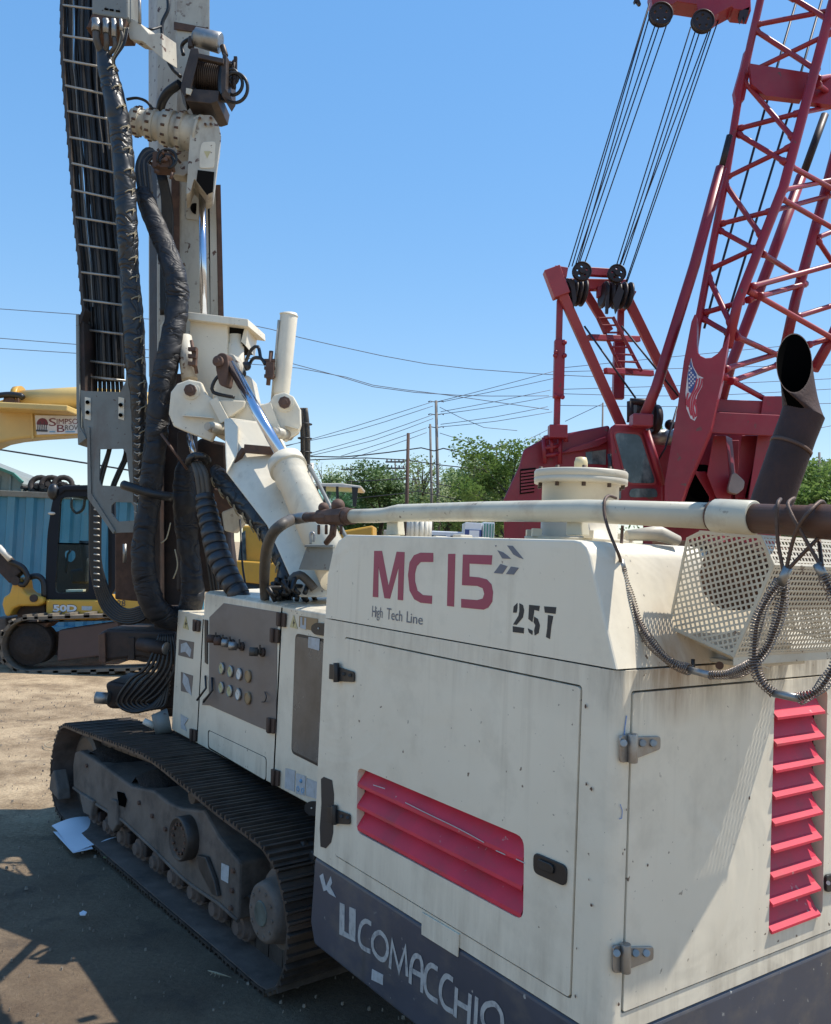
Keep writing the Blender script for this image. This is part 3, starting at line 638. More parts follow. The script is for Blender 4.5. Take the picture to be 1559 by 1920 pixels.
# ---- pipe, hood-top fittings
def hood_top():
    pv = -.12
    def P(x, y): return S(x, y, pv)
    pipe = MB(); a = P(655, 968); 
    pts = [P(650, 968), P(700, 967), P(722, 966), P(748, 962), P(900, 959), P(1100, 958), P(1345, 968)]
    pipe.tube(pts, [.026, .026, .0265, .0305, .0305, .031, .031], 24)
    p = pipe.build('boom_rest_pipe', 'pipe', rig)
    pipe2 = MB().tube([P(1340, 966), P(1343, 966.5), P(1414, 971), P(1416, 971)], [.036, .0385, .0385, .036], 28); s = pipe2.build('pipe_sleeve', 'pipe', rig)
    MB().ring(P(1338, 967), (P(1400, 970) - P(1300, 965)), .0335, .003, 24).build('weld_bead', 'rust', p)
    rod = MB().tube([P(1416, 972), P(1520, 977), P(1522, 977), P(1640, 984), P(1800, 992)], [.033, .033, .036, .037, .037], 24); rod.build('drill_rod', 'rustrod', rig)
    # hub at the left end, weld ring
    m = MB(); m.tube([P(648, 968), P(662, 968)], [.031, .031], 24); m.build('pipe_collar', 'rust', rig)
    # supports
    for x, w, yb in ((735, 9, 1003), (1076, 13, 1004)):
        MB().prism([S(x - w, 972, pv - .012), S(x + w, 972, pv - .012), S(x + w + 3, yb, pv - .012), S(x - w - 2, yb, pv - .012)], -N * .03).build('pipe_support', 'pipe', rig, .003)
    # valve assembly at the end of the pipe
    v = thing_v = MB()
    v.tube([P(573, 970), P(600, 969)], [.020, .020], 18)
    v.tube([P(598, 969), P(601, 969), P(622, 969), P(625, 969)], [.022, .031, .031, .024], 12, smooth=False)
    v.tube([P(622, 969), P(650, 968)], [.036, .036], 8, smooth=False)
    v.ball(P(607, 952), .022); v.ball(P(634, 948), .027)
    v.tube([P(628, 968), P(624, 1003), P(612, 1018)], [.014, .014, .012], 10)
    for q in (598, 612, 626, 640): v.cyl(S(q, 985, pv + .03), S(q, 1001, pv + .02), .006, seg=8)
    v.build('valve', 'rust', rig)
    MB().tube([P(545, 974), P(575, 970)], [.024, .023], 20).build('hose_coupling', 'steel', rig)
    # the rubber hose of the coupling
    hp = [S(548, 974, pv), W(530, 983, 3.45), W(512, 1000, 3.5), W(501, 1028, 3.6), W(497, 1060, 3.75), W(496, 1090, 3.95), W(497, 1122, 4.3)]
    MB().tube(dense(hp, .02), .023, 14).build('rubber_hose', 'oldhose', rig)
    # flanged inlet on the hood roof
    c = W(1086, 995, 2.62); c.z = ZH
    f = MB().lathe(c, Z, [(0, .160), (.012, .160), (.014, .113), (.170, .113), (.172, .137), (.188, .138), (.190, .1355), (.192, .138), (.208, .138), (.212, .135)], 48)
    fo = f.build('inlet_drum', 'cream', rig)
    MB().lathe(c + Z * .212 + V((0.003, 0.02, 0)), Z, [(0, .020), (.03, .020), (.044, .016), (.046, .004)], 18).build('inlet_cap', mat('yellowed plastic', (0.62, 0.50, 0.28), 0.4), fo)
    for k in range(10):
        a = 2 * math.pi * k / 10 + .2; q = c + V((math.cos(a), math.sin(a), 0)) * .126
        MB().cyl(q + Z * .160, q + Z * .219, .006, seg=6).build('bolt', 'bolt', fo)
    for k in range(6):
        a = 2 * math.pi * k / 6 + .5; q = c + V((math.cos(a), math.sin(a), 0)) * .155
        MB().box(q + Z * .022, V((.014, 0, 0)), V((0, .014, 0)), Z * .012).build('clamp_block', 'cream', fo, .002)
    # roof fittings seen under the pipe
    m = MB(); q = S(786, 1003, -.4); q.z = ZH
    for k in range(14):
        a = 2 * math.pi * k / 14
        m.cyl(q + V((math.cos(a), math.sin(a), 0)) * .040, q + V((math.cos(a), math.sin(a), 0)) * .040 + Z * .075, .0095, seg=8)
    m.cyl(q, q + Z * .07, .038, seg=16); m.build('ribbed_vent_cap', 'offwhite', rig)
    for x, w, hgt, v in ((735, .035, .03, -.35), (868, .05, .022, -.5), (905, .03, .014, -.5), (942, .04, .012, -.5), (1028, .06, .024, -.3), (826, .02, .015, -.5)):
        q = S(x, 1003, v); q.z = ZH
        MB().box(q + Z * hgt / 2, U * w / 2, N * .03, Z * hgt / 2).build('roof_block', 'cream', rig, .004)
    # rust stained access cover behind the flange
    q = L(.2, -.60, ZH); m = MB().box(q + Z * .008, U * .10, N * .13, Z * .008); m.build('roof_cover', 'rust', rig, .003)
    MB().tube([L(.18, -.22, ZH + .02), L(.14, -.30, ZH + .03), L(.12, -.36, ZH + .012)], [.014, .022, .014], 12).build('fuel_hose', 'cream', rig)
hood_top()

# ---- muffler guard with square perforations
def clip(p, d, poly, e1, e2):
    """clip the infinite line p + t d (2D) to a convex polygon -> t range"""
    t0, t1 = -1e9, 1e9; n = len(poly); area = sum(poly[i][0] * poly[(i + 1) % n][1] - poly[(i + 1) % n][0] * poly[i][1] for i in range(n)); sg = 1 if area > 0 else -1
    for i in range(n):
        a, b = poly[i], poly[(i + 1) % n]; nx, ny = -(b[1] - a[1]) * sg, (b[0] - a[0]) * sg
        den = d[0] * nx + d[1] * ny; num = (a[0] - p[0]) * nx + (a[1] - p[1]) * ny
        if abs(den) < 1e-12:
            if num > 0: return None
            continue
        t = num / den
        if den > 0: t0 = max(t0, t)
        else: t1 = min(t1, t)
    return (t0, t1) if t1 > t0 + 1e-4 else None
def perforated(mb, poly, pitch, w, th, ang=0.0, border=.008):
    poly = [V(p) for p in poly]; o = poly[0]; e1 = (poly[1] - poly[0]).normalized(); nn = e1.cross(poly[2] - poly[0]).normalized(); e2 = nn.cross(e1)
    P2 = [((p - o).dot(e1), (p - o).dot(e2)) for p in poly]
    ca, sa = math.cos(ang), math.sin(ang); cx = sum(p[0] for p in P2) / len(P2); cy = sum(p[1] for p in P2) / len(P2)
    for (dx, dy, off) in ((ca, sa, 0), (-sa, ca, .0004)):
        for k in range(-60, 61):
            px_, py_ = cx - dy * k * pitch, cy + dx * k * pitch
            r = clip((px_, py_), (dx, dy), P2, e1, e2)
            if r:
                a = o + e1 * (px_ + dx * r[0]) + e2 * (py_ + dy * r[0]); b = o + e1 * (px_ + dx * r[1]) + e2 * (py_ + dy * r[1])
                side = (e1 * -dy + e2 * dx); q = [a + side * w / 2, b + side * w / 2, b - side * w / 2, a - side * w / 2]
                mb.prism([x + nn * off for x in q], nn * th)
    for i in range(len(poly)):
        a, b = poly[i], poly[(i + 1) % len(poly)]; d = (b - a).normalized(); s_ = nn.cross(d)
        if s_.dot(sum(poly, V((0, 0, 0))) / len(poly) - a) < 0: s_ = -s_
        mb.prism([x + nn * (-.0006 - .0002 * (i % 2)) for x in (a, b, b + s_ * border, a + s_ * border)], nn * (th + .0012))
def guard():
    cv = -.25; g = MB()
    cap = [S(1288, 1008, cv), S(1312, 996, cv), S(1427, 1004, cv), S(1452, 1060, cv), S(1377, 1231, cv), S(1253, 1176, cv)]
    perforated(g, cap, .0138, .0050, .0015, R(8), .007)
    ext = -N * .50
    for i in (2, 3):
        a, b = cap[i], cap[(i + 1) % 6]
        perforated(g, [a, b, b + ext, a + ext], .0138, .0052, .0015, 0, .006)
    a, b = cap[1], cap[2]; perforated(g, [a, b, b + ext, a + ext], .0138, .0052, .0015, 0, .006)
    a, b = cap[4], cap[5]; perforated(g, [a, b, b + ext * .3 - Z * .055, a + ext * .3 - Z * .035], .0125, .0055, .0015, R(30), .004)
    gd = g.build('muffler_guard', 'cream', rig)
    m = MB(); perforated(m, [p + ext for p in cap], .0138, .0050, .0015, R(8), .007); m.build('guard_end', 'cream', gd)
    lip = MB(); a = cap[4]; lip.prism([a, a - Z * .022, a - Z * .022 + ext, a + ext], U * .002)
    lip.build('guard_lip', 'cream', gd)
    m = MB(); ctr = sum(cap, V((0, 0, 0))) / 6
    m.cyl(ctr + (-N) * .04, ctr - N * .47, .085, seg=28); m.build('muffler', 'rustrod', rig)
    # mounting bracket below the guard
    MB().lbox(-.10, .045, -.62, -.36, 1.489, 1.500).lbox(-.06, -.05, -.62, -.37, 1.501, 1.54).build('guard_bracket', 'cream', rig, .002)
    MB().cyl(B(1350, 1248, -.065), B(1350, 1248, -.055), .010, seg=14).build('bracket_bolt', 'rust', rig)
    MB().cyl(B(1300, 1236, -.01), B(1300, 1255, -.01), .005, seg=8).build('rubber_stop', 'black', rig)
guard()

# ---- exhaust stack
def exhaust():
    d = 2.08; r = .0478; seg = 44
    base = W(1440, 972, d); p1 = W(1449, 938, d); bend0 = W(1492, 815, d); start = W(1507, 775, d)
    m = MB(); m.tube([base, p1, bend0, W(1501, 792, d), start], [r, r, r, r * 1.01, r * 1.03], seg, False)
    d0 = V((-.05, 0, 1)).normalized(); ring = []; mouth = []; inner = []; deep = []
    c = W(1490, 680, d - .015); er = W(1523, 690, d) - W(1490, 680, d); eb = W(1472, 741, d) - W(1490, 680, d) + V((0, -.035, 0))
    for k in range(seg):
        a = 2 * math.pi * k / seg
        ring.append(start + V((.94, 0, -.30)) * r * 1.03 * math.cos(a) + V((0, -1, 0)) * r * 1.03 * math.sin(a))
        q = c + er * math.cos(a) + eb * math.sin(a); mouth.append(q); inner.append(c + (q - c) * .965); deep.append(ring[-1] * .9 + start * .1 + V((0, 0, -.01)))
    steps = 5
    for j in range(steps):
        A = [ring[k].lerp(mouth[k], j / steps) for k in range(seg)]; Bq = [ring[k].lerp(mouth[k], (j + 1) / steps) for k in range(seg)]
        m.add(A + Bq, [(k, (k + 1) % seg, seg + (k + 1) % seg, seg + k) for k in range(seg)], True)
    m.add(mouth + inner, [(k, (k + 1) % seg, seg + (k + 1) % seg, seg + k) for k in range(seg)])
    e = m.build('exhaust_pipe', 'exhaust', rig)
    inn = MB(); inn.add(inner + deep, [(k, (k + 1) % seg, seg + (k + 1) % seg, seg + k) for k in range(seg)], True); inn.add(deep, [tuple(range(seg))])
    inn.build('exhaust_bore', 'soot_hole_black', e)
    MB().tube([W(1484 - 1.5, 841, d), W(1484 + 1.5, 835, d)], r * 1.05, seg).build('weld_bead', 'rust', e)
exhaust()

# ---- control cabinets along the side
def cabinets():
    cv = -.25
    def P(x, y, l=0): return S(x, y, cv + l)
    top = lambda p, z: V((p.x, p.y, z))
    def uz(x, y): p = P(x, y); return (p - O).dot(U), p.z
    # three cabinets; u ranges
    u_a, _ = uz(328, 1250); u_b, _ = uz(377, 1250); u_c, _ = uz(521, 1300); u_d = LEN + .002
    zb = .655; z1 = uz(330, 1143)[1]; z2 = uz(455, 1114)[1]; z3 = uz(560, 1140)[1]
    z1 = 1.34; z2 = 1.475; 
    for nm, a, b, zt in (('narrow_cabinet', u_b + .004, u_a, z1), ('gauge_cabinet', u_c + .002, u_b, z2), ('window_cabinet', u_d, u_c - .002, z2 - .002)):
        m = MB()
        if nm == 'narrow_cabinet': m.lbox(a, b, cv - .55, cv, zb, zt)
        else:
            pr_ = [(cv, zb), (cv, zt - .012), (cv - .03, zt), (cv - .6, zt + .03), (cv - .6, zb)]
            if nm == 'gauge_cabinet':
                n = [(b, zb), (b, zt - .07), (b - .16, zt), (a, zt), (a, zb)]
                m.prism([L(b, y, z) for y, z in pr_], U * (a - b))
            else: m.prism([L(b, y, z) for y, z in pr_], U * (a - b))
        c = m.build(nm, 'white', rig, .006)
        MB().lbox(a - .001, a + .003, cv - .5, cv + .0008, zb + .01, zt - .02).build('panel_gap', 'void', c)
    # sunlit top covers
    MB().lbox(u_d + .01, u_b - .02, cv - .58, cv - .04, z2 + .012, z2 + .02)
    k = 2.784
    def C(l, lift=.002): return [P(80 + x / k, 1100 + y / k, lift) for x, y in l]
    gp = MB().prism(C([(870, 160), (945, 86), (1225, 132), (1217, 768), (1130, 735), (870, 620), (832, 618), (836, 590), (868, 560)], .003), -N * .003)
    g = gp.build('gauge_panel', 'panel', rig, .001)
    for i, (x, y) in enumerate(((940, 427), (986, 443), (1032, 457), (1078, 468), (938, 527), (982, 545), (1027, 562), (1077, 582))):
        c0 = P(80 + x / k, 1100 + y / k, .003)
        MB().lathe(c0, N, [(0, .030), (.010, .030), (.012, .026), (.008, .026)], 24).build('gauge', 'steel' if i % 4 != 3 else 'tan', g)
        MB().lathe(c0 + N * .0085, N, [(0, .0255), (.0008, .0255)], 24).build('gauge_face', 'dial' if i in (0, 1, 4, 5) else ('dialwhite' if i in (2, 6) else 'tan'), g)
        q = c0 + N * .0105
        if i % 4 != 3: MB().prism([q + (U * .0015), q - U * .0015, q - U * .004 + Z * .018 if i % 2 else q + U * .01 + Z * .014], N * .0005).build('needle', 'black', g)
    for x, y, m_, ln in ((888, 262, 'rust', .05), (925, 275, 'rust', .05), (962, 285, 'steel', .045), (1012, 300, 'steel', .06), (1120, 330, 'oldhose', .055)):
        c0 = P(80 + (x + 34) / k, 1100 + (y + 12) / k, .003); c1 = c0 + N * ln + U * .035
        MB().tube([c0, c0 + (c1 - c0) * .4, c0 + (c1 - c0) * .42, c1], [.013, .013, .021, .021], 16).build('knob', m_, g)
        MB().cyl(c0, c0 + N * .012, .022, seg=12).build('knob_base', 'bolt', g)
        MB().bar(c0 + N * .02 + Z * .0, c0 + N * .02 + Z * .035, .007, .007).build('knob_lever', 'black', g)
    for x, y in ((850, 465), (884, 475)):
        a = P(80 + x / k, 1100 + y / k, .01); b = P(80 + (x + 3) / k, 1100 + (y + 65) / k, .014); c0 = P(80 + (x - 45) / k, 1100 + (y + 130) / k, .05)
        MB().tube([a, b, c0], [.006, .006, .006], 8).build('lever', 'black', g)
    MB().tube(dense([P(80 + 1160 / k, 1100 + 550 / k, .008), P(80 + 1168 / k, 1100 + 575 / k, .02), P(80 + 1160 / k, 1100 + 600 / k, .02), P(80 + 1145 / k, 1100 + 602 / k, .012)], .006), .003, 6).build('cable_hook', 'black', g)
    # lower flap
    MB().prism(roundpoly(C([(867, 752), (1165, 895), (1163, 1012), (867, 838)], .003), .02), -N * .0025).build('lower_flap', 'white', rig, .001)
    ol = roundpoly(C([(863, 747), (1169, 893), (1167, 1019), (863, 843)], .0012), .02); MB().prism(ol, -N * .001).build('flap_gap', 'void', rig)
    # slot & hinges
    MB().prism(C([(848, 172), (864, 176), (862, 405), (850, 395)], .002), N * .004).build('seal_strip', 'black', rig)
    for l in (([(1230, 132), (1276, 140), (1272, 212), (1228, 204)]), ([(1196, 215), (1240, 224), (1236, 296), (1194, 288)]), ([(1178, 682), (1220, 690), (1216, 768), (1176, 760)]), ([(1202, 950), (1242, 962), (1238, 1042), (1200, 1028)]), ([(775, 740), (806, 748), (804, 810), (774, 800)]), ([(792, 170), (826, 178), (822, 236), (790, 230)])):
        q = C(l, .003); m = MB().prism(roundpoly(q, .006), N * .010); c0 = (q[0] + q[1]) / 2 + N * .014; c1 = (q[2] + q[3]) / 2 + N * .014; m.cyl(c0, c1, .009, seg=10)
        m.build('hinge', 'bolt', rig, .001)
    # window door
    fr = C([(1320, 243), (1480, 275), (1458, 948), (1298, 868)], .002)
    wd = MB().prism(roundpoly(fr, .03, 4), -N * .0015).build('window_rubber', 'black', rig)
    c0 = sum(fr, V((0, 0, 0))) / 4
    MB().prism(roundpoly([c0 + (p - c0) * .955 + N * .002 for p in fr], .028, 4), -N * .0015).build('window_glass', 'glass', rig)
    MB().prism(C([(1388, 262), (1447, 272), (1444, 335), (1386, 318)], .006), -N * .0008).build('sticker', 'sticker', rig)
    MB().prism(C([(1268, 948), (1318, 962), (1314, 1072), (1264, 1052)], .003), -N * .0012).build('sticker', 'sticker', rig)
    MB().prism(C([(1324, 975), (1374, 990), (1368, 1092), (1322, 1080)], .003), -N * .0012).build('sticker', 'sticker', rig)
    bl = MB()
    for x, y in ((1333, 1056), (1357, 1066)): bl.ring(P(80 + x / k, 1100 + y / k, .004), N, .010, .0018, 14, 5)
    bl.ball(P(80 + 1350 / k, 1100 + 1015 / k, .004), .008)
    bl.build('sticker_print', 'blue', rig)
    MB().prism(C([(1378, 1000), (1436, 1022), (1432, 1110), (1374, 1092)], .003), -N * .0012).build('sticker', 'sticker', rig)
    MB().prism(C([(1340, 152), (1436, 168), (1434, 238), (1338, 210)], .003), -N * .0012).build('sticker', 'tan', rig)
    MB().prism(C([(1346, 158), (1356, 160), (1355, 200), (1366, 202), (1367, 162), (1376, 164), (1374, 225), (1343, 216)], .0042), -N * .0008).build('sticker_print', 'sticker', rig)
    for x, y, w in ((1310, 187, 20), (747, 192, 15)):
        MB().prism(C([(x, y - 40), (x + w, y + 34), (x - w, y + 24)], .003), -N * .0012).build('warning_triangle', 'yellowtri', rig)
        MB().prism(C([(x + 3, y - 18), (x - 5, y + 6), (x + 1, y + 6), (x - 3, y + 24), (x + 7, y - 2), (x + 1, y - 2)], .0042), -N * .0008).build('bolt_symbol', 'black', rig)
    for l in ([(712, 275), (790, 290), (784, 378), (708, 358)], [(722, 445), (785, 465), (776, 560), (722, 545)]):
        MB().prism(C(l, .002), -N * .0012).build('sticker_residue', 'panel', rig)
    for l in ([(722, 300), (750, 290), (776, 330), (770, 370), (745, 340), (720, 345)], [(735, 450), (760, 478), (778, 570), (752, 545), (730, 500)], [(720, 665), (760, 690), (740, 720), (752, 755), (722, 740)]):
        MB().prism(C(l, .0035), -N * .0008).build('torn_sticker', 'sticker', rig)
    # black D-shaped catch plates
    MB().prism(roundpoly(C([(1402, 205), (1425, 188), (1500, 195), (1500, 262), (1420, 250), (1402, 232)], .010), .02), -N * .008).build('catch_plate', 'black', rig)
    MB().ball(P(80 + 1440 / k, 1100 + 219 / k, .012), .004).build('catch_pin', 'offwhite', rig)
    MB().prism(roundpoly(C([(1368, 1138), (1395, 1120), (1470, 1125), (1470, 1200), (1390, 1195), (1366, 1170)], .010), .02), -N * .008).build('catch_plate', 'black', rig)
    MB().ball(P(80 + 1405 / k, 1100 + 1157 / k, .012), .004).build('catch_pin', 'offwhite', rig)
cabinets()

# ---- deck clutter, turntable, mast foot behind the hoses
def superstructure():
    MB().lbox(.3, 3.2, -1.9, -.95, .70, 1.05).build('deck', 'darkrust', rig, .02)
    MB().lbox(1.42, 2.2, -1.7, -.9, 1.05, 1.45).build('deck_box', 'whited', rig, .02)
    c = L(2.6, -1.2, .55); MB().cyl(c, c + Z * .16, .55, seg=36).build('turntable', 'darkrust', rig)
    m = MB(); rnd = random.Random(11)
    for k in range(16):
        x0 = rnd.uniform(520, 600); x1 = x0 + rnd.uniform(-30, 40); yb = rnd.uniform(1092, 1118); d0 = rnd.uniform(3.9, 4.3)
        m.tube(dense([W(x0, yb + 10, d0), W(x0 + 8, yb - 14, d0 + .05), W((x0 + x1) / 2 + 10, yb - 4, d0 + .1), W(x1, yb - rnd.uniform(0, 12), d0), W(x1 + 12, yb + 12, d0)], .03), .011, 8)
    m.build('hose_tangle', 'rubber', rig)
    m = MB()
    m.tube(dense([W(545, 1105, 4.0), W(548, 1086, 4.0), W(562, 1078, 4.0), W(578, 1090, 4.0), W(590, 1105, 4.0)], .02), .020, 10); m.build('grey_hose_loop', 'oldhose', rig)
    # pale platform and lifting eye in front of the cylinder
    MB().prism([W(571, 1021, 3.9), W(625, 1021, 3.9), W(625, 1027, 3.9), W(571, 1026, 3.9)], V((0, .18, 0))).prism([W(575, 1026, 3.92), W(560, 1068, 3.92), W(625, 1070, 3.92), W(625, 1026, 3.92)], V((0, .02, 0))).build('small_platform', 'ltgrey', rig, .003)
    MB().tube(dense([W(583, 1020, 3.95), W(582, 1004, 3.95), W(586, 998, 3.95), W(590, 1004, 3.95), W(588, 1016, 3.95)], .01), .006, 8).build('lifting_eye', 'steel', rig)
superstructure()

# ---- boom arm, knuckle, cylinders
def boom_arm():
    # box arm (front plate and right face)
    a = MB(); fr = [(420, 786), (432, 783), (500, 792), (548, 905), (590, 960), (640, 1060), (640, 1120), (560, 1120), (500, 985), (425, 888)]
    a.prism([W(x, y, 4.75 - max(0, (y - 786)) * .0022) for x, y in fr], V((.02, .32, 0)))
    arm = a.build('boom_arm', 'white', rig, .012)
    MB().prism([W(x, y, 4.70 - (y - 786) * .0022) for x, y in ((420, 786), (432, 783), (446, 800), (445, 852), (424, 888))], V((0, .03, 0))).build('arm_cheek', 'white', arm, .006)
    MB().bar(W(458, 841, 4.56), W(514, 846, 4.58), .05, .042).bar(W(459, 842, 4.56), W(426, 888, 4.6), .03, .025).build('wear_bracket', 'rust', rig, .003)
    # knuckle cheek plates
    kl = [(325, 799), (316, 776), (320, 735), (332, 719), (354, 711), (377, 716), (386, 738), (399, 748), (460, 751), (457, 764), (421, 789), (404, 812), (396, 828), (340, 806)]
    k1 = plate('knuckle_plate', 'white', rig, kl, ('w', 4.85), .05, .008)
    kr = [(480, 757), (489, 759), (505, 754), (514, 740), (534, 735), (550, 743), (563, 767), (564, 796), (559, 812), (534, 828), (518, 812), (492, 767)]
    k2 = plate('knuckle_plate', 'white', rig, kr, ('w', 4.85), .05, .008)
    MB().prism([W(390, 750, 4.9), W(500, 757, 4.9), W(530, 800, 4.9), W(470, 850, 4.9), W(400, 815, 4.9)], V((0, .35, 0))).build('knuckle_body', 'white', rig, .01)
    for x, y, p in ((359, 733, k1), (535, 756, k2)):
        c = W(x, y, 4.85); MB().lathe(c, V((0, -1, 0)), [(-.2, .048), (.010, .048), (.012, .036), (.020, .036)], 24).build('pin_boss', 'white', p)
        MB().lathe(c + V((0, -.02, 0)), V((0, -1, 0)), [(0, .034), (.014, .034), (.016, .020), (.022, .018)], 8).build('pin_nut', 'rust', p)
    for x, y in ((402, 802), (524, 812)):
        c = W(x, y, 4.80); MB().lathe(c, V((-.5, -1, 0)), [(-.1, .03), (.03, .03), (.034, .022), (.06, .022)], 10).build('hinge_pin', 'whited', rig)
    MB().bar(W(343, 779, 4.83), W(400, 784, 4.83), .03, .006).build('stiffener', 'white', k1)
    MB().bar(W(534, 797, 4.83), W(560, 804, 4.83), .03, .006).build('stiffener', 'white', k2)
    for x0, y0, x1, y1 in ((400, 748, 422, 790), (500, 758, 520, 812)): MB().bar(W(x0, y0, 4.83), W(x1, y1, 4.83), .015, .05).build('rib', 'white', rig, .002)
    # mast cradle (upper box with flange)
    c = MB(); c.prism([W(x, y, 5.15) for x, y in ((356, 598), (427, 609), (425, 742), (376, 760), (352, 716))], V((.05, .30, 0)))
    c.build('mast_cradle', 'white', rig, .006)
    MB().prism([W(x, y, 5.10) for x, y in ((349, 584), (465, 598), (466, 612), (350, 598))], V((.04, .36, 0))).build('cradle_flange', 'white', rig, .003)
    MB().prism([W(x, y, 5.18) for x, y in ((427, 611), (464, 615), (460, 648), (428, 650))], V((0, .25, 0))).build('cradle_recess', 'void', rig)
    MB().prism([W(x, y, 5.16) for x, y in ((459, 614), (465, 615), (461, 648), (452, 640))], V((0, .3, 0))).build('recess_cheek', 'white', rig)
    MB().tube([W(442, 628, 5.2), W(442, 645, 5.2), W(442, 647, 5.2), W(441, 690, 5.2), W(441, 720, 5.2)], [.042, .042, .05, .05, .05], 20).build('slew_cylinder', 'white', rig)
    MB().prism([W(x, y, 4.95) for x, y in ((405, 708), (430, 690), (470, 706), (478, 745), (470, 790), (420, 785), (398, 750))], V((0, .2, 0))).build('tilt_head', 'white', rig, .01)
    lk = MB().prism(roundpoly([W(x, y, 4.80) for x, y in ((404, 668), (414, 660), (426, 664), (429, 690), (424, 726), (411, 722), (404, 690))], .03), V((.02, .07, 0)))
    lk.build('link_eye', 'rust', rig, .004)
    MB().lathe(W(411, 678, 4.80), V((-.3, -1, 0)), [(0, .03), (.02, .03), (.024, .016), (.03, .014)], 14).build('link_pin', 'rust', rig)
    MB().prism(roundpoly([W(x, y, 4.86) for x, y in ((427, 662), (438, 664), (450, 684), (448, 700), (434, 704), (428, 690))], .02), V((.02, .09, 0))).build('rod_clevis', 'whited', rig, .004)
    # inclined main cylinder
    top = W(434, 684, 4.84); mid = W(538, 872, 4.42); bot = W(627, 1062, 4.05)
    MB().tube([top, mid], .029, 20).build('cylinder_rod', 'chrome', rig)
    d = (bot - mid).normalized(); prof = [(-.03, .045), (-.028, .092), (.03, .097), (.034, .085), (.11, .088), (.115, .082), (.75, .092)]
    MB().lathe(mid, d, prof, 32).build('cylinder_barrel', 'white', rig)
    pts = [mid + d * .05 + V((.10, -.03, .03)), mid + d * .3 + V((.105, -.03, .03)), mid + d * .70 + V((.11, -.03, .03))]
    MB().tube(pts, .010, 8).build('hard_line', 'ltgrey', rig)
    # upright cylinder on the right
    MB().tube([W(526, 745, 4.98), W(527, 735, 4.98), W(542, 592, 4.98), W(542, 588, 4.98)], [.046, .050, .050, .047], 28).build('mast_cylinder', 'white', rig)
    MB().ring(W(542, 591, 4.98), V((.1, 0, 1)), .050, .004, 24).build('cylinder_rim', 'white', rig)
    MB().tube([W(523, 600, 4.95), W(510, 752, 4.95)], .007, 8).build('hard_line', 'whited', rig)
    v = MB(); v.box(W(507, 695, 4.93), V((.022, 0, 0)), V((0, .03, 0)), Z * .045); v.cyl(W(509, 658, 4.93), W(503, 722, 4.93), .012, seg=10)
    for y in (676, 690, 705): v.cyl(W(496, y, 4.93), W(516, y, 4.93), .011, seg=8)
    v.build('valve_block', 'rust', rig)
    for l in ([(465, 690, 5.0), (475, 672, 4.95), (490, 672, 4.93), (498, 684, 4.92)], [(462, 676, 5.05), (472, 655, 5.0), (484, 650, 5.0), (489, 672, 4.95)], [(440, 745, 4.85), (400, 735, 4.85), (402, 715, 4.85), (415, 700, 4.85)]):
        MB().tube(dense([W(*p) for p in l], .02), .010, 8).build('short_hose', 'rubber', rig)
    f = MB(); f.ball(W(462, 686, 4.95), .028); f.ball(W(455, 700, 4.93), .022); f.build('hose_fittings', 'black', rig)
    # left hydraulic tube and rusty valve
    MB().tube([W(345, 632, 5.05), W(356, 712, 5.0)], .045, 20).build('feed_cylinder', 'whited', rig)
    v = MB(); v.box(W(366, 670, 4.95), V((.010, 0, 0)), V((0, .02, 0)), Z * .055); v.cyl(W(359, 638, 4.95), W(369, 700, 4.95), .010, seg=8)
    for y in (655, 668, 682): v.box(W(361, y, 4.93), V((.022, 0, 0)), V((0, .015, 0)), Z * .010)
    v.build('valve_block', 'rust', rig)
    # bundled lines at far right
    for i, x in enumerate((565, 569, 573, 577)):
        MB().tube(dense([W(x - 3, 765, 5.1), W(x, 790, 5.1), W(x + 2, 830, 5.1), W(x + 1, 890, 5.1), W(x - 4, 960, 5.0)], .04), .0105, 8).build('service_hose', 'oldhose' if i % 2 else 'rubber', rig)
    for y in (795, 822, 848, 872): MB().ring(W(572, y, 5.1), V((0, 0, 1)), .040, .004, 14, 5).build('cable_tie', 'black', rig)
    # lower chrome rod and struts behind the wrapped hoses
    MB().tube([W(354, 815, 5.1), W(366, 860, 5.05)], .018, 12).build('lower_rod', 'chrome', rig)
    MB().bar(W(352, 810, 5.2), W(352, 900, 5.2), .10, .10).build('strut', 'darkrust', rig, .01)
    MB().prism([W(x, y, 5.25) for x, y in ((400, 915), (470, 925), (475, 975), (400, 960))], V((0, .2, 0))).build('cross_beam', 'rust', rig, .01)
    MB().prism([W(x, y, 5.35) for x, y in ((375, 820), (425, 830), (428, 1010), (440, 1110), (330, 1110), (330, 870))], V((0, .2, 0))).build('mast_foot', 'darkrust', rig, .02)
    MB().prism([W(x, y, 5.12) for x, y in ((415, 960), (440, 950), (462, 975), (440, 1000), (420, 995))], V((0, .1, 0))).build('foot_bracket', 'whited', rig, .01)
    MB().tube([W(302, 813, 4.9), W(351, 880, 4.9)], .0075, 8).build('rusty_bar', 'rust', rig)
boom_arm()

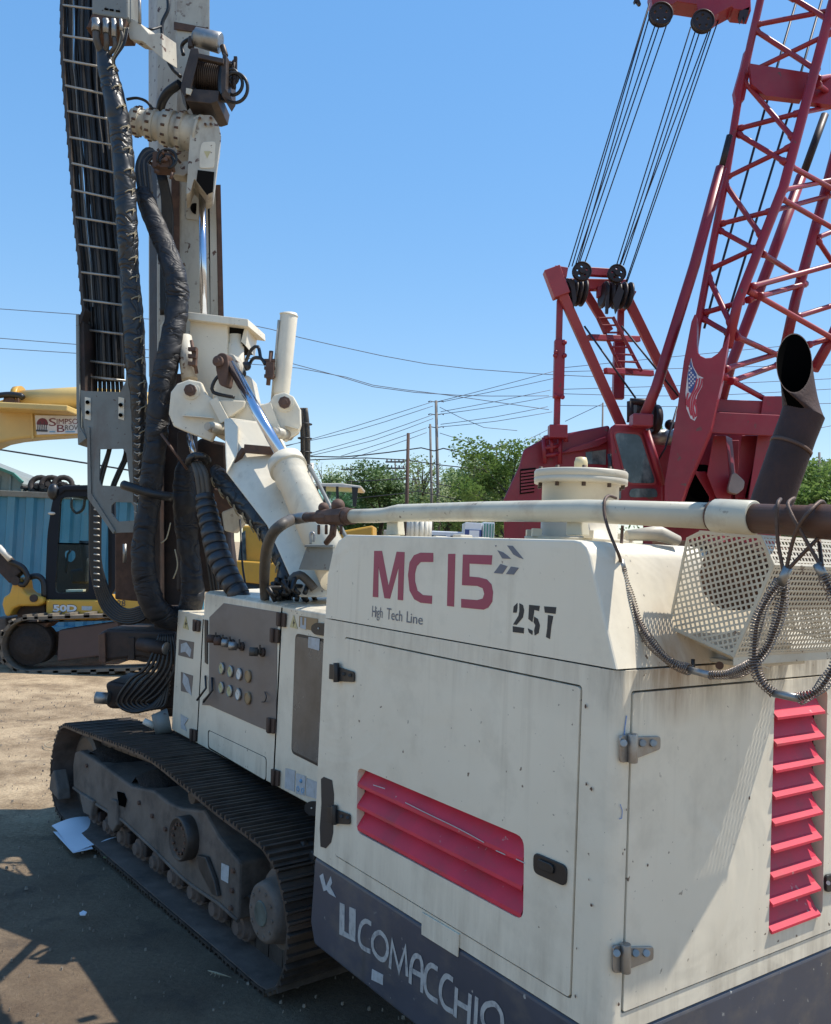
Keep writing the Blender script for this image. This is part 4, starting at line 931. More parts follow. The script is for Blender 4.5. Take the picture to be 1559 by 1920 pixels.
# ---- mast
def mast():
    dM = 5.62
    c0 = W(352, 600, dM); c1 = W(352, -160, dM)
    def PM(x, y, d=dM): return W(x, y, d)
    e = U * .30                       # depth of the mast, running away along the rig
    m = MB(); m.prism([PM(332, -150), PM(393, -150), PM(395, 340), PM(397, 640), PM(331, 640)], e)
    mm = m.build('mast_column', 'whited', rig, .006)
    MB().prism([PM(295, -150, dM + .12), PM(331, -150, dM + .01), PM(331, 700, dM + .01), PM(296, 700, dM + .12)], e * .6).build('mast_flank', 'whited', rig, .004)
    MB().prism([PM(294, -150, dM + .13), PM(303, -150, dM + .10), PM(303, 1150, dM + .10), PM(295, 1150, dM + .13)], e * .5).build('mast_rail', 'darkrust', rig)
    MB().prism([PM(388, 347), PM(413, 347), PM(419, 600), PM(393, 600)], e * .3).build('guide_rail', 'whited', rig, .004)
    MB().prism([PM(406, 346, dM - .01), PM(414, 346, dM - .01), PM(420, 600, dM - .01), PM(411, 600, dM - .01)], e * .2).build('guide_wear_strip', 'rust', rig)
    MB().prism([PM(327, 40, dM - .012), PM(391, 52, dM - .012), PM(391, 62, dM - .012), PM(327, 54, dM - .012)], U * .01).build('rust_band', 'rust', mm)
    MB().prism([PM(322, 330, dM - .01), PM(337, 330, dM - .01), PM(337, 600, dM - .01), PM(322, 600, dM - .01)], U * .009).build('slide_strip', 'rust', mm)
    MB().prism(roundpoly([PM(349, 366, dM - .01), PM(390, 368, dM - .01), PM(390, 414, dM - .01), PM(349, 410, dM - .01)], .01), U * .008).build('bearing_plate', 'whited', mm, .001)
    MB().lathe(PM(367, 391, dM - .011), -U, [(0, .036), (.002, .036)], 20).build('lightening_hole', 'soot_hole_black', mm)  # flat black disc painting in the shade of a hole
    MB().prism([PM(300, 610, dM - .12), PM(312, 596, dM - .12), PM(314, 700, dM - .12), PM(303, 690, dM - .12)], V((.02, .05, 0))).build('mast_bracket', 'white', rig)
    # feed rod
    MB().tube([W(379, 345, 5.45), W(382, 590, 5.35)], .022, 18).build('feed_rod', 'chrome', rig)
    MB().tube([W(378, 325, 5.45), W(379, 358, 5.45)], .030, 14).build('rod_gland', 'black', rig)
    # lower greasy part of the mast, behind the hoses
    MB().prism([PM(215, 985), PM(258, 985), PM(262, 1128), PM(215, 1124)], V((0, .25, 0))).build('lower_guide', 'rust', rig, .01)
    MB().prism([W(x, y, 5.6) for x, y in ((262, 760), (300, 760), (302, 1150), (262, 1150))], V((0, .2, 0))).build('lower_mast', 'darkrust', rig, .01)
    MB().prism([W(x, y, 5.7) for x, y in ((292, 700), (352, 700), (352, 1150), (292, 1150))], V((0, .2, 0))).build('lower_mast', 'darkrust', rig, .01)
    MB().tube([W(234, 1020, 5.45), W(234, 1055, 5.45)], .012, 8).build('grease_line', 'steel', rig)
    # rotary gearbox
    a = W(247, 225, 5.40); b = W(362, 250, 5.40); d = (b - a).normalized(); Lx = (b - a).length
    prof = [(0, .072), (.02, .078), (.022, .088), (.06, .088), (.062, .078), (.10, .080), (.102, .092), (.155, .095), (.157, .084), (.20, .090), (.202, .106), (.27, .110), (.272, .095), (.31, .10), (.312, .118), (.34, .118), (.345, .105), (Lx + .03, .112), (Lx + .032, .120), (Lx + .05, .120)]
    gb = MB().lathe(a, d, prof, 36).build('rotary_gearbox', 'whited', rig)
    x = d.orthogonal().normalized(); y = d.cross(x)
    for t, rr in ((.045, .092), (.13, .098), (.235, .112), (.325, .120)):
        for k in range(12):
            an = 2 * math.pi * k / 12; p = a + d * t + (x * math.cos(an) + y * math.sin(an)) * (rr - .004)
            MB().cyl(p - d * .012, p + d * .012, .008, seg=6).build('flange_bolt', 'rust', gb)
    # head housing
    hs = MB().prism(roundpoly([W(*p, 5.30) for p in scale_pts([(1050, 870), (1090, 838), (1200, 838), (1250, 915), (1268, 1000), (1252, 1090), (1215, 1400), (1165, 1425), (1090, 1330), (1070, 1300), (1040, 1405), (1010, 1420), (1030, 1100)], 90, 0, 3.8975)], .02), V((-.06, .24, 0)))
    h = hs.build('rotary_head', 'whited', rig, .015, 3)
    MB().prism(roundpoly([W(*p, 5.296) for p in scale_pts([(1125, 1035), (1225, 1030), (1215, 1225), (1105, 1228), (1110, 1100)], 90, 0, 3.8975)], .02), V((0, .008, 0))).build('head_cover', 'white', h, .002)
    MB().prism([W(*p, 5.294) for p in scale_pts([(1140, 1103), (1190, 1103), (1163, 1156)], 90, 0, 3.8975)], V((0, .001, 0))).build('warning_triangle', 'yellowtri', h)
    MB().prism([W(*p, 5.296) for p in scale_pts([(1095, 1240), (1215, 1255), (1205, 1400), (1160, 1420), (1085, 1320)], 90, 0, 3.8975)], V((0, .01, 0))).build('head_cavity', 'void', h)
    for l in ([(1110, 860), (1190, 860)], [(1150, 905), (1190, 905)]):
        for q in l: MB().cyl(W(90 + q[0] / 3.8975, q[1] / 3.8975, 5.30), W(90 + q[0] / 3.8975, q[1] / 3.8975, 5.28), .009, seg=6).build('head_bolt', 'rust', h)
    # side arm below the gearbox
    MB().prism([W(*p, 5.35) for p in scale_pts([(930, 1180), (1030, 1175), (1050, 1240), (990, 1285), (900, 1270)], 90, 0, 3.8975)], V((0, .1, 0))).build('hose_bracket', 'whited', rig, .004)
    # winch
    k = 3.8975
    def K(x, y, d=5.30): return W(90 + x / k, y / k, d)
    w1 = MB().tube([K(1062, 262), K(1075, 266), K(1082, 267), K(1255, 312), K(1262, 314)], [.035, .045, .056, .062, .056], 24); w1.build('winch_motor', 'steel', rig)
    da, db = K(1105, 545, 5.35), K(1275, 575, 5.35); dd = (db - da).normalized(); Lw = (db - da).length; pf = []
    n = 12
    for i in range(n):
        t = Lw * i / n; pf += [(t, .094), (t + Lw / n * .25, .101), (t + Lw / n * .75, .101), (t + Lw / n * .95, .094)]
    wd_ = MB().lathe(da, dd, pf, 28).build('winch_drum', 'winch', rig)
    f = MB()
    f.prism([K(x_, y_, 5.22) for x_, y_ in ((1045, 345), (1098, 350), (1108, 400), (1040, 660), (1000, 705), (968, 650), (985, 560))], V((-.03, .18, 0)))
    f.prism([K(x_, y_, 5.22) for x_, y_ in ((1278, 380), (1305, 400), (1300, 650), (1270, 700), (1262, 560))], V((.02, .2, 0)))
    f.prism([K(x_, y_, 5.20) for x_, y_ in ((1098, 384), (1285, 424), (1282, 462), (1096, 420))], V((0, .04, 0)))
    f.prism([K(x_, y_, 5.24) for x_, y_ in ((975, 640), (1255, 660), (1240, 740), (1190, 755), (1010, 735))], V((0, .3, 0)))
    f.cyl(K(1050, 270), K(1045, 350), .02, seg=10); f.cyl(K(1275, 330), K(1300, 410), .018, seg=10)
    f.build('winch_frame', 'winch', rig, .004)
    f = MB()
    MB().prism([K(1010, 640, 5.19), K(1055, 650, 5.19), K(1040, 690, 5.19), K(1008, 680, 5.19)], V((0, .01, 0))).build('winch_plate', 'cream', rig)
    for r0, cx, cy in ((95, 1365, 640), (72, 1350, 610), (50, 1340, 560)):
        pts = [K(cx + r0 * math.cos(R(a)), cy + r0 * 1.15 * math.sin(R(a)), 5.3 + .001 * a / 6) for a in range(-150, 130, 20)]
        MB().tube(dense([K(1285, cy - r0 * .4, 5.3)] + pts[2:] + [K(1250, 730, 5.3)], .02), .0105, 8).build('winch_hose', 'rubber', rig)
    g_ = MB(); rnd = random.Random(4)
    for _ in range(12): g_.cyl(K(rnd.uniform(1300, 1370), rnd.uniform(430, 680), 5.28), K(rnd.uniform(1300, 1375), rnd.uniform(430, 680), 5.32), .009, seg=6)
    g_.bar(K(1372, 415), K(1368, 600), .02, .02); g_.build('winch_fittings', 'darkrust', rig)
    MB().tube(dense([K(820, 800, 5.45), K(835, 740, 5.4), K(880, 670, 5.35), K(965, 610, 5.3)], .02), .028, 12).build('winch_feed_hose', 'rubber', rig)
    MB().tube(dense([K(870, -60, 5.4), K(880, 60, 5.4), K(835, 170, 5.4), K(845, 300, 5.4), K(890, 470, 5.4), K(970, 560, 5.38)], .03), .012, 8).build('winch_feed_hose', 'rubber', rig)
    MB().tube(dense([K(990, 400, 5.4), K(980, 330, 5.4), K(1020, 290, 5.35), K(1070, 275, 5.3)], .02), .012, 8).build('winch_feed_hose', 'rubber', rig)
    MB().tube(dense([K(575, 725), K(650, 715), K(720, 740), K(765, 795)], .02), .009, 8).build('gearbox_hose', 'rubber', rig)
    MB().tube(dense([K(700, 205, 5.3), K(760, 212, 5.3), K(830, 190, 5.4)], .02), .008, 8).build('junction_cable', 'rubber', rig)
    # junction box at the head of the hoses
    j = MB().prism([K(x_, y_, 5.05) for x_, y_ in ((318, -200), (585, -200), (588, 120), (575, 140), (320, 98))], V((.0, .22, 0))).build('junction_box', 'ltgrey', rig, .01)
    MB().prism([K(x_, y_, 5.05) for x_, y_ in ((320, 100), (576, 142), (560, 195), (275, 200), (290, 180))], V((0, .2, 0))).build('junction_tray', 'rust', rig, .004)
    MB().prism([K(x_, y_, 5.10) for x_, y_ in ((575, 110), (668, 165), (740, 245), (832, 240), (840, 430), (690, 300), (600, 285), (560, 200))], V((.06, .10, 0))).build('junction_arm', 'whited', rig, .004)
    MB().tube([K(668, -100, 5.1), K(672, 170, 5.1)], .010, 8).build('conduit', 'steel', rig)
    sl_ = MB()
    for q in (412, 450, 496): sl_.prism([K(q, 55 + (q - 412) * .17, 5.046), K(q + 30, 59 + (q - 412) * .17, 5.046), K(q + 30, 72 + (q - 412) * .17, 5.046), K(q, 68 + (q - 412) * .17, 5.046)], V((0, .002, 0)))
    sl_.build('vent_slot', 'soot_hole_black', j)  # flat black marks painting in the dark of the slots
    for x_, r_, y1 in ((350, .024, 230), (422, .019, 245), (480, .015, 270), (532, .010, 225)):
        MB().tube([K(x_, 140, 5.03), K(x_, 160, 5.03), K(x_ + 3, 162, 5.03), K(x_ + 3, y1, 5.03)], [r_, r_, r_ * 1.15, r_ * 1.1], 14).build('hose_fitting', 'steel', j)
        MB().tube(dense([K(x_ + 3, y1, 5.03), K(x_ + 8, y1 + 70, 5.03), K(420 + (x_ - 440) * .15, 420, 5.08)], .02), r_ * .85, 10).build('inlet_hose', 'oldhose', j)
    for i in range(5):
        MB().tube(dense([K(540 + i * 12, 200, 5.05), K(520 + i * 10, 320, 5.03), K(470 + i * 4, 440, 5.04), K(500 + i * 4, 520, 5.06)], .02), .005, 6).build('inlet_hose', 'cord' if i in (0, 2) else 'rubber', j)
    # valve tangle by the gearbox
    v = MB(); rnd = random.Random(9)
    for _ in range(26):
        p = K(rnd.uniform(760, 930), rnd.uniform(1110, 1280), rnd.uniform(5.2, 5.35)); q = p + V((rnd.uniform(-.04, .04), rnd.uniform(-.03, .03), rnd.uniform(-.04, .04))); v.cyl(p, q, rnd.uniform(.007, .013), seg=8)
    v.box(K(845, 1195, 5.28), V((.05, 0, 0)), V((0, .06, 0)), Z * .045); v.build('valve_cluster', 'rust', rig)
    for i in range(6):
        x_ = 660 + i * 18
        MB().tube(dense([K(800 + i * 14, 1150 + i * 12, 5.3), K(760 + i * 6, 1090 + 10 * i, 5.28), K(700 + i * 5, 1100 + i * 18, 5.25), K(x_ - 12, 1220, 5.22), K(x_ + 8, 1410, 5.2)], .02), .0095, 8).build('bundle_hose', 'oldhose' if i % 2 else 'rubber', rig)
    for i in range(7):
        MB().tube(dense([K(800 + i * 9, 1270, 5.40), K(830 + i * 9, 1400, 5.42), K(840 + i * 11, 1559, 5.45), K(830 + i * 12, 1900, 5.5), K(830 + i * 10, 2300, 5.5)], .06), .0105, 8).build('mast_hose', 'rubber', rig)
    for cy, r0 in ((1160, 70), (1180, 50)):
        MB().tube([K(870 + r0 * math.cos(R(a)), cy + r0 * math.sin(R(a)), 5.22) for a in range(-200, 100, 20)], .008, 8).build('loop_hose', 'rubber', rig)
mast()

# ---- lagged hoses with lacing
def wrinkle(pts, rs, seed, amp=.045):
    rnd = random.Random(seed); ph = rnd.random() * 6
    return [r * (1 + amp * math.sin(i * 1.7 + ph) * math.sin(i * .53 + ph) + rnd.uniform(-amp, amp) * .5) for i, r in enumerate(rs)]
def lagged(name, px, m, seed, lacing=None, d_off=.0):
    p = [(x, y, d, pr(r, d)) for x, y, d, r in px]
    pts, rs = curve(p, .025); rs = wrinkle(pts, rs, seed)
    mb = MB(); rnd = random.Random(seed + 50)
    mb.tube(pts, rs, 22)
    # diagonal folds pressed into the cover
    for i, v in enumerate(mb.v):
        pass
    seg = 22; n = len(pts)
    for i in range(n):
        for k in range(seg):
            a = 2 * math.pi * k / seg; c = pts[i]; w = mb.v[i * seg + k] - c
            s_ = 1 + .04 * math.sin(a * 2 + i * .35 + seed) * math.sin(i * .5 + a) + .018 * math.sin(a * 4 + i * 1.3 + seed)
            mb.v[i * seg + k] = c + w * s_
    o = mb.build(name, m, rig)
    if lacing:
        # lacing = screen-side angle offset: cord stitches along one side
        side, step = lacing
        lc = MB(); acc = 0; last = pts[0]; alt = 0
        for i in range(1, n - 1):
            acc += (pts[i] - pts[i - 1]).length
            if acc >= step:
                acc = 0; alt += 1
                d = (pts[i + 1] - pts[i - 1]).normalized(); view = (CAM - pts[i]).normalized(); sd = d.cross(view).normalized(); vw = sd.cross(d)
                if sd.x < 0: sd = -sd
                th = R(side); c = pts[i]
                def onr(t, dz=0): return c + (vw * math.cos(t) + sd * math.sin(t)) * (rs[i] * 1.06 + .003) + d * dz
                lc.tube([onr(th - .5, .018), onr(th - .25, .006), onr(th, 0), onr(th + .22, -.004)], .0038, 6)
                lc.tube([onr(th + .22, -.004), onr(th + .1, .03)], .003, 5)
                lc.ring(onr(th + .25, -.004), (onr(th + .25) - c), .008, .003, 10, 5)
        lc.build('lacing', 'cord', o)
    return o
lagged('lagged_hose', [(196, 98, 5.08, 13), (200, 125, 5.08, 17), (208, 154, 5.08, 19), (224, 231, 5.08, 20.5), (232, 308, 5.08, 20), (236, 385, 5.08, 20), (240, 450, 5.08, 19), (243, 510, 5.1, 18), (250, 606, 5.1, 20), (253, 670, 5.1, 19), (260, 735, 5.1, 16), (262, 800, 5.12, 14), (262, 870, 5.15, 13), (262, 940, 5.2, 12)], 'lag', 1, (28, .115))
lagged('lagged_hose', [(265, 355, 5.2, 12), (268, 362, 5.2, 15), (273, 375, 5.2, 17), (289, 414, 5.18, 18.5), (303, 446, 5.15, 19), (316, 478, 5.1, 20), (330, 526, 5.05, 22), (332, 575, 5.05, 21), (325, 623, 5.02, 21), (316, 670, 5.0, 22), (303, 735, 5.0, 23), (295, 800, 4.98, 21), (285, 889, 4.98, 21), (280, 945, 5.0, 20), (271, 1001, 5.0, 21), (269, 1057, 5.0, 22), (276, 1100, 5.02, 23), (288, 1135, 5.05, 23), (308, 1156, 5.1, 23), (340, 1164, 5.2, 22)], 'lagmatt', 2)
lagged('lagged_hose', [(350, 868, 5.1, 10), (345, 880, 5.1, 17), (346, 928, 5.12, 22), (350, 992, 5.15, 21), (358, 1057, 5.15, 19), (361, 1120, 5.15, 22), (350, 1160, 5.2, 22)], 'lagmatt', 3)
lagged('laced_hose', [(404, 880, 4.95, 10), (412, 893, 4.9, 16), (429, 912, 4.85, 20), (461, 941, 4.75, 24), (493, 973, 4.62, 26), (515, 1005, 4.5, 25), (530, 1034, 4.42, 24), (541, 1066, 4.35, 22), (536, 1098, 4.3, 20), (530, 1125, 4.3, 18)], 'lag', 4, (-62, .085))
def spiral_hose():
    p = [(372, 862, 4.85, 20), (380, 900, 4.82, 15), (384, 928, 4.8, 16), (388, 954, 4.78, 19), (397, 992, 4.72, 20), (409, 1040, 4.66, 22), (429, 1082, 4.6, 21), (447, 1112, 4.56, 19), (460, 1130, 4.55, 18)]
    pts, rs = curve([(x, y, d, pr(r, d)) for x, y, d, r in p[2:]], .005)
    m = MB(); m.tube(pts, [r * .93 for r in rs], 18); core = m.build('spiral_wrapped_hose', 'rubber', rig)
    w = MB(); acc = 0; vs = []; turns = 0; seg = 24
    prev = (pts[1] - pts[0]).normalized(); nr = prev.orthogonal().normalized(); s_ = 0
    starts = []; pitch = .055; s_total = sum((pts[i + 1] - pts[i]).length for i in range(len(pts) - 1)); nt_ = int(s_total / pitch)
    # flat overlapping bands
    cum = [0]
    for i in range(len(pts) - 1): cum.append(cum[-1] + (pts[i + 1] - pts[i]).length)
    def at(s):
        s = max(0, min(s, cum[-1] - 1e-6)); i = 0
        while cum[i + 1] < s: i += 1
        t = (s - cum[i]) / (cum[i + 1] - cum[i]); return pts[i].lerp(pts[i + 1], t), (pts[i + 1] - pts[i]).normalized(), rs[i]
    for k in range(nt_):
        s0 = k * pitch; gap = .010 if k > 3 else .022
        a, d, r = at(s0); b, _, r2 = at(s0 + pitch - gap)
        tilt = (b - a)
        w.tube([a, a + (b - a) * .03, b - (b - a) * .03, b], [r * .98, r * 1.06, r2 * 1.02, r2 * .98], seg)
    w.build('spiral_wrap', mat('black spiral wrap', (0.03, 0.032, 0.037), 0.38, var=0.2, vscale=10, spec=.5), core)
    for i, dx in enumerate((-8, 0, 8)):
        MB().tube(dense([W(368 + dx * .7, 868, 4.84), W(378 + dx, 890, 4.80), W(384 + dx, 935, 4.8)], .02), .016, 10).build('inner_hose', 'oldhose', core)
    MB().tube([W(372 + 17 * math.cos(R(a)), 866 + 12 * math.sin(R(a)), 4.84 + .03 * math.sin(R(a))) for a in range(-190, 20, 15)], .022, 10).build('sleeve_collar', 'lag', core)
spiral_hose()
MB().tube(dense([W(232, 909, 4.88), W(250, 915, 4.85), W(285, 926, 4.85), W(322, 932, 4.9)], .03), .026, 12).build('cross_hose', 'rubber', rig)
MB().tube(dense([W(462, 1105, 4.7), W(455, 1060, 4.75), W(452, 1000, 4.9), W(450, 975, 5.0)], .03), .006, 6).build('thin_cable', 'rubber', rig)
for i, x in enumerate((398, 404, 410)):
    MB().tube(dense([W(x - 14, 1020, 5.0), W(x - 8, 1060, 5.0), W(x, 1112, 5.0)], .03), .008, 6).build('thin_cable', 'rubber', rig)

# ---- hose carrier chain and its bracket
def carrier():
    dC = 5.35
    left = [(116, -120), (116, 0), (116, 95), (122, 180), (131, 282), (137, 359), (141, 414), (149, 488), (154, 555), (157, 580), (160, 740)]
    right = [(190, -120), (190, 0), (192, 95), (196, 180), (205, 282), (210, 350), (216, 417), (222, 480), (225, 540), (227, 600), (232, 740)]
    def lp(px, y):
        for i in range(len(px) - 1):
            if px[i][1] <= y <= px[i + 1][1]:
                t = (y - px[i][1]) / (px[i + 1][1] - px[i][1]); return px[i][0] + (px[i + 1][0] - px[i][0]) * t
        return px[-1][0]
    ch = MB(); ys = list(range(-110, 590, 25))
    rail = MB()
    for y0 in ys:
        y1 = y0 + 22
        for dd in (dC, dC + .16):
            a, b = W(lp(left, y0) + 2, y0, dd), W(lp(left, y0 + 25.2) + 2, y0 + 25.2, dd); rail.bar(a, b, .018 if y0 % 50 else .0175, .05 if y0 % 50 else .0495, V((0, 1, 0)))
        rail.bar(W(lp(left, y0) + 2, y0 + 5, dC), W(lp(left, y0) + 2, y0 + 5, dC + .16), .010, .010)
        rail.box(W(lp(left, y0), y0, dC - .01), V((.011, 0, 0)), V((0, .01, 0)), Z * .022)
    car = rail.build('hose_carrier', 'track', rig, .002)
    st = MB().prism([W(x, y, dC - .005) for x, y in [(lp(left, y) + 4, y) for y in range(-110, 590, 50)] + [(lp(left, y), y) for y in range(540, -130, -50)]], V((0, .01, 0))); st.build('carrier_edge', 'ltgrey', car)
    rl = [(-30, 0), (9, 19), (66, 78), (112, 127), (160, 177), (208, 223), (257, 271), (306, 323), (356, 373), (357, 370), (407, 420), (458, 470), (510, 520), (562, 572), (618, 627), (676, 685), (706, 714)]
    for i, (ya, yb) in enumerate(rl):
        if ya == 357: continue
        m = MB().tube([W(lp(left, ya) + 2, ya, dC - .02), W(lp(right, yb) + 5, ya + (yb - ya) * 1.0, dC - .02)], .0075, 8); m.build('rung', 'galv', car)
    rnd = random.Random(8)
    for i in range(17):
        f = (i + .6) / 17
        for lay in range(1):
            dd = dC + .02 + rnd.uniform(0, .10); pts = []
            for y in range(-110, 740, 55):
                wob = rnd.uniform(-1.4, 1.4); x = lp(left, y) + 6 + (lp(right, y) - lp(left, y) - 6) * f + wob
                pts.append(W(x, y, dd))
            r_ = rnd.choice((.0085, .0105, .012, .013)) * (1.15 if i > 5 else .9)
            mt = 'galv' if i in (3,) else ('oldhose' if i in (2, 7) else 'rubber')
            MB().tube(dense(pts, .08), r_ if mt != 'galv' else .006, 8).build('carried_hose', mt, car)
    for i in range(5):
        f = .55 + i * .1; pts = [W(lp(left, y) + 6 + (lp(right, y) - lp(left, y)) * f, y, dC + .15) for y in range(-110, 740, 80)]
        MB().tube(dense(pts, .1), .016, 8).build('carried_hose', 'rubber', car)
    # lower fan-out of the hoses
    for i in range(9):
        x0 = 166 + i * 7; MB().tube(dense([W(x0 - 2, 575, dC + .05), W(x0, 650, dC + .08), W(x0 + (i - 4) * 1.2 + 2, 740, dC + .1), W(x0 + 2, 790, dC + .12)], .06), .012, 8).build('carried_hose', 'rubber', car)
    for l in ([(214, 800), (206, 845), (190, 905), (182, 960)], [(212, 800), (202, 850), (188, 890), (178, 950)], [(236, 800), (240, 850), (226, 885), (214, 915), (206, 960)], [(232, 800), (235, 850), (221, 885), (209, 915), (200, 960)]):
        MB().tube(dense([W(x, y, dC + .1) for x, y in l], .05), .011, 8).build('carried_hose', 'rubber', car)
    # bracket
    d0 = 5.22
    out = [(146, 730), (160, 733), (226, 735), (236, 715), (240, 590), (246, 592), (252, 720), (255, 860), (256, 998), (215, 999), (186, 962), (168, 934), (164, 830), (158, 800)]
    w1 = [(187, 842), (230, 841), (237, 850), (244, 913), (190, 910), (186, 900)]; w2 = [(209, 948), (216, 941), (246, 942), (251, 950), (252, 976), (222, 978), (209, 962)]
    def offp(l): return [W(x, y, d0) for x, y in l]
    m = MB().holed(offp(out), [offp(w1), offp(w2)], V((.0, .015, 0))); br = m.build('carrier_bracket', 'ltgrey', rig)
    MB().prism([W(142, 590, d0 - .01), W(147, 588, d0 - .01), W(150, 800, d0 - .01), W(162, 822, d0 - .01), W(146, 834, d0 - .01), W(143, 760, d0 - .01)], V((.0, .25, 0))).build('bracket_channel', 'ltgrey', br, .003)
    MB().prism([W(147, 592, d0 + .01), W(157, 604, d0 + .01), W(160, 735, d0 + .01), W(148, 735, d0 + .01)], V((.0, .2, 0))).build('bracket_channel', 'darkrust', br, .003)
    MB().prism([W(142, 600, d0), W(150, 590, d0), W(157, 574, d0), W(160, 580, d0), W(150, 610, d0)], V((0, .1, 0))).build('bracket_lug', 'darkrust', br)
    MB().prism([W(163, 800, d0 - .012), W(168, 800, d0 - .012), W(171, 925, d0 - .012), W(216, 995, d0 - .012), W(212, 1001, d0 - .012), W(164, 934, d0 - .012)], V((0, .06, 0))).build('bracket_edge', 'ltgrey', br, .002)
    for x, y in ((164, 754), (164, 773), (226, 759), (226, 778)):
        MB().cyl(W(x, y, d0 - .004), W(x, y, d0 - .02), .012, seg=8).build('bracket_bolt', 'soot_hole_black', br)
    for x in (159, 222): MB().prism([W(x, 744, d0 - .004), W(x + 11, 746, d0 - .004), W(x + 11, 788, d0 - .004), W(x, 785, d0 - .004)], V((0, .003, 0))).build('bolt_pad', 'white', br, .001)
    lc = MB()
    for i in range(16):
        y = 735 + i * 16; lc.tube(dense([W(252, y, 5.1), W(258, y + 3, 5.05), W(263, y + 1, 5.04), W(260, y + 8, 5.05)], .01), .0035, 6)
    lc.build('bracket_lacing', 'galv', br)
    # hanging lower carrier loop
    for i in range(7):
        dx = i * 4; q = i * 4
        MB().tube(dense([W(172 + dx * .7, 935, 5.4), W(170 + dx * .7, 1040, 5.4), W(178 + dx * .8, 1100 - q * .4, 5.4), W(198 + dx * .6, 1148 - q, 5.4), W(232 + dx * .2, 1168 - q, 5.35), W(270, 1160 - q, 5.3), (W(300, 1120, 5.4))], .04), .011, 8).build('sagging_hose', 'rubber', rig)
    for i in range(13): MB().cyl(W(176, 955 + i * 12, 5.37), W(187, 957 + i * 12, 5.37), .005, seg=6).build('loop_rung', 'galv', rig)
carrier()

# ---- drill clamps at the foot of the mast
def clamps():
    d = 5.25
    m = MB()
    m.prism([W(x, y, d) for x, y in ((185, 1188), (200, 1180), (330, 1186), (330, 1235), (290, 1240), (262, 1232), (186, 1240))], V((0, .45, 0)))
    m.build('upper_clamp', 'darkrust', rig, .015)
    MB().prism([W(x, y, d - .03) for x, y in ((184, 1190), (196, 1186), (198, 1243), (185, 1241))], V((0, .5, 0))).build('clamp_plate', 'rust', rig, .004)
    MB().prism([W(x, y, d - .01) for x, y in ((240, 1195), (252, 1195), (252, 1238), (240, 1238))], V((0, .03, 0))).build('clamp_rib', 'darkrust', rig, .004)
    MB().tube([W(262, 1208, d - .03), W(311, 1216, d - .1)], .040, 18).build('clamp_cylinder', 'darkrust', rig)
    MB().tube([W(300, 1214, d - .085), W(313, 1216, d - .105)], .036, 18).build('clamp_cap', 'steel', rig)
    MB().prism([W(x, y, d) for x, y in ((196, 1282), (206, 1278), (250, 1285), (300, 1262), (335, 1240), (335, 1330), (290, 1332), (268, 1322), (246, 1330), (205, 1330), (195, 1320), (200, 1300))], V((0, .4, 0))).build('lower_clamp', 'darkrust', rig, .02)
    MB().tube([W(180, 1308, d - .04), W(205, 1310, d - .04)], .035, 16).build('clamp_cylinder', 'steel', rig)
    rnd = random.Random(2)
    for i in range(7):
        x0 = 245 + i * 9
        MB().tube(dense([W(300 + i * 4, 1190, d - .06), W(x0 + 30, 1250, d - .10), W(x0, 1275 + i * 4, d - .08), W(220 + i * 9, 1318, d - .06), W(260 + i * 8, 1335 - i * 2, d - .08), W(318, 1300 - i * 8, d - .05)], .03), .0095, 8).build('clamp_hose', 'rubber', rig)
    MB().prism([W(x, y, d + .1) for x, y in ((285, 1140), (335, 1140), (335, 1345), (300, 1345))], V((0, .3, 0))).build('clamp_column', 'darkrust', rig, .02)
    # track drive housing tip in sun at the front
    a = L(3.45, -.42, .60); 
    MB().tube([W(318, 1352, 5.15), W(288, 1360, 5.12)], [.075, .06], 20).build('front_roller', 'ltgrey', rig)
    MB().tube([W(290, 1362, 5.1), W(270, 1352, 5.1)], [.02, .018], 10).build('front_pin', 'offwhite', rig)
    m = MB()
    for l in ([(328, 1030), (333, 1060), (325, 1085)], [(320, 980), (312, 1010), (302, 1018)]):
        m.tube(dense([W(x, y, 4.95) for x, y in l], .02), .004, 6)
    m.build('loose_cord', 'cord', rig)
clamps()

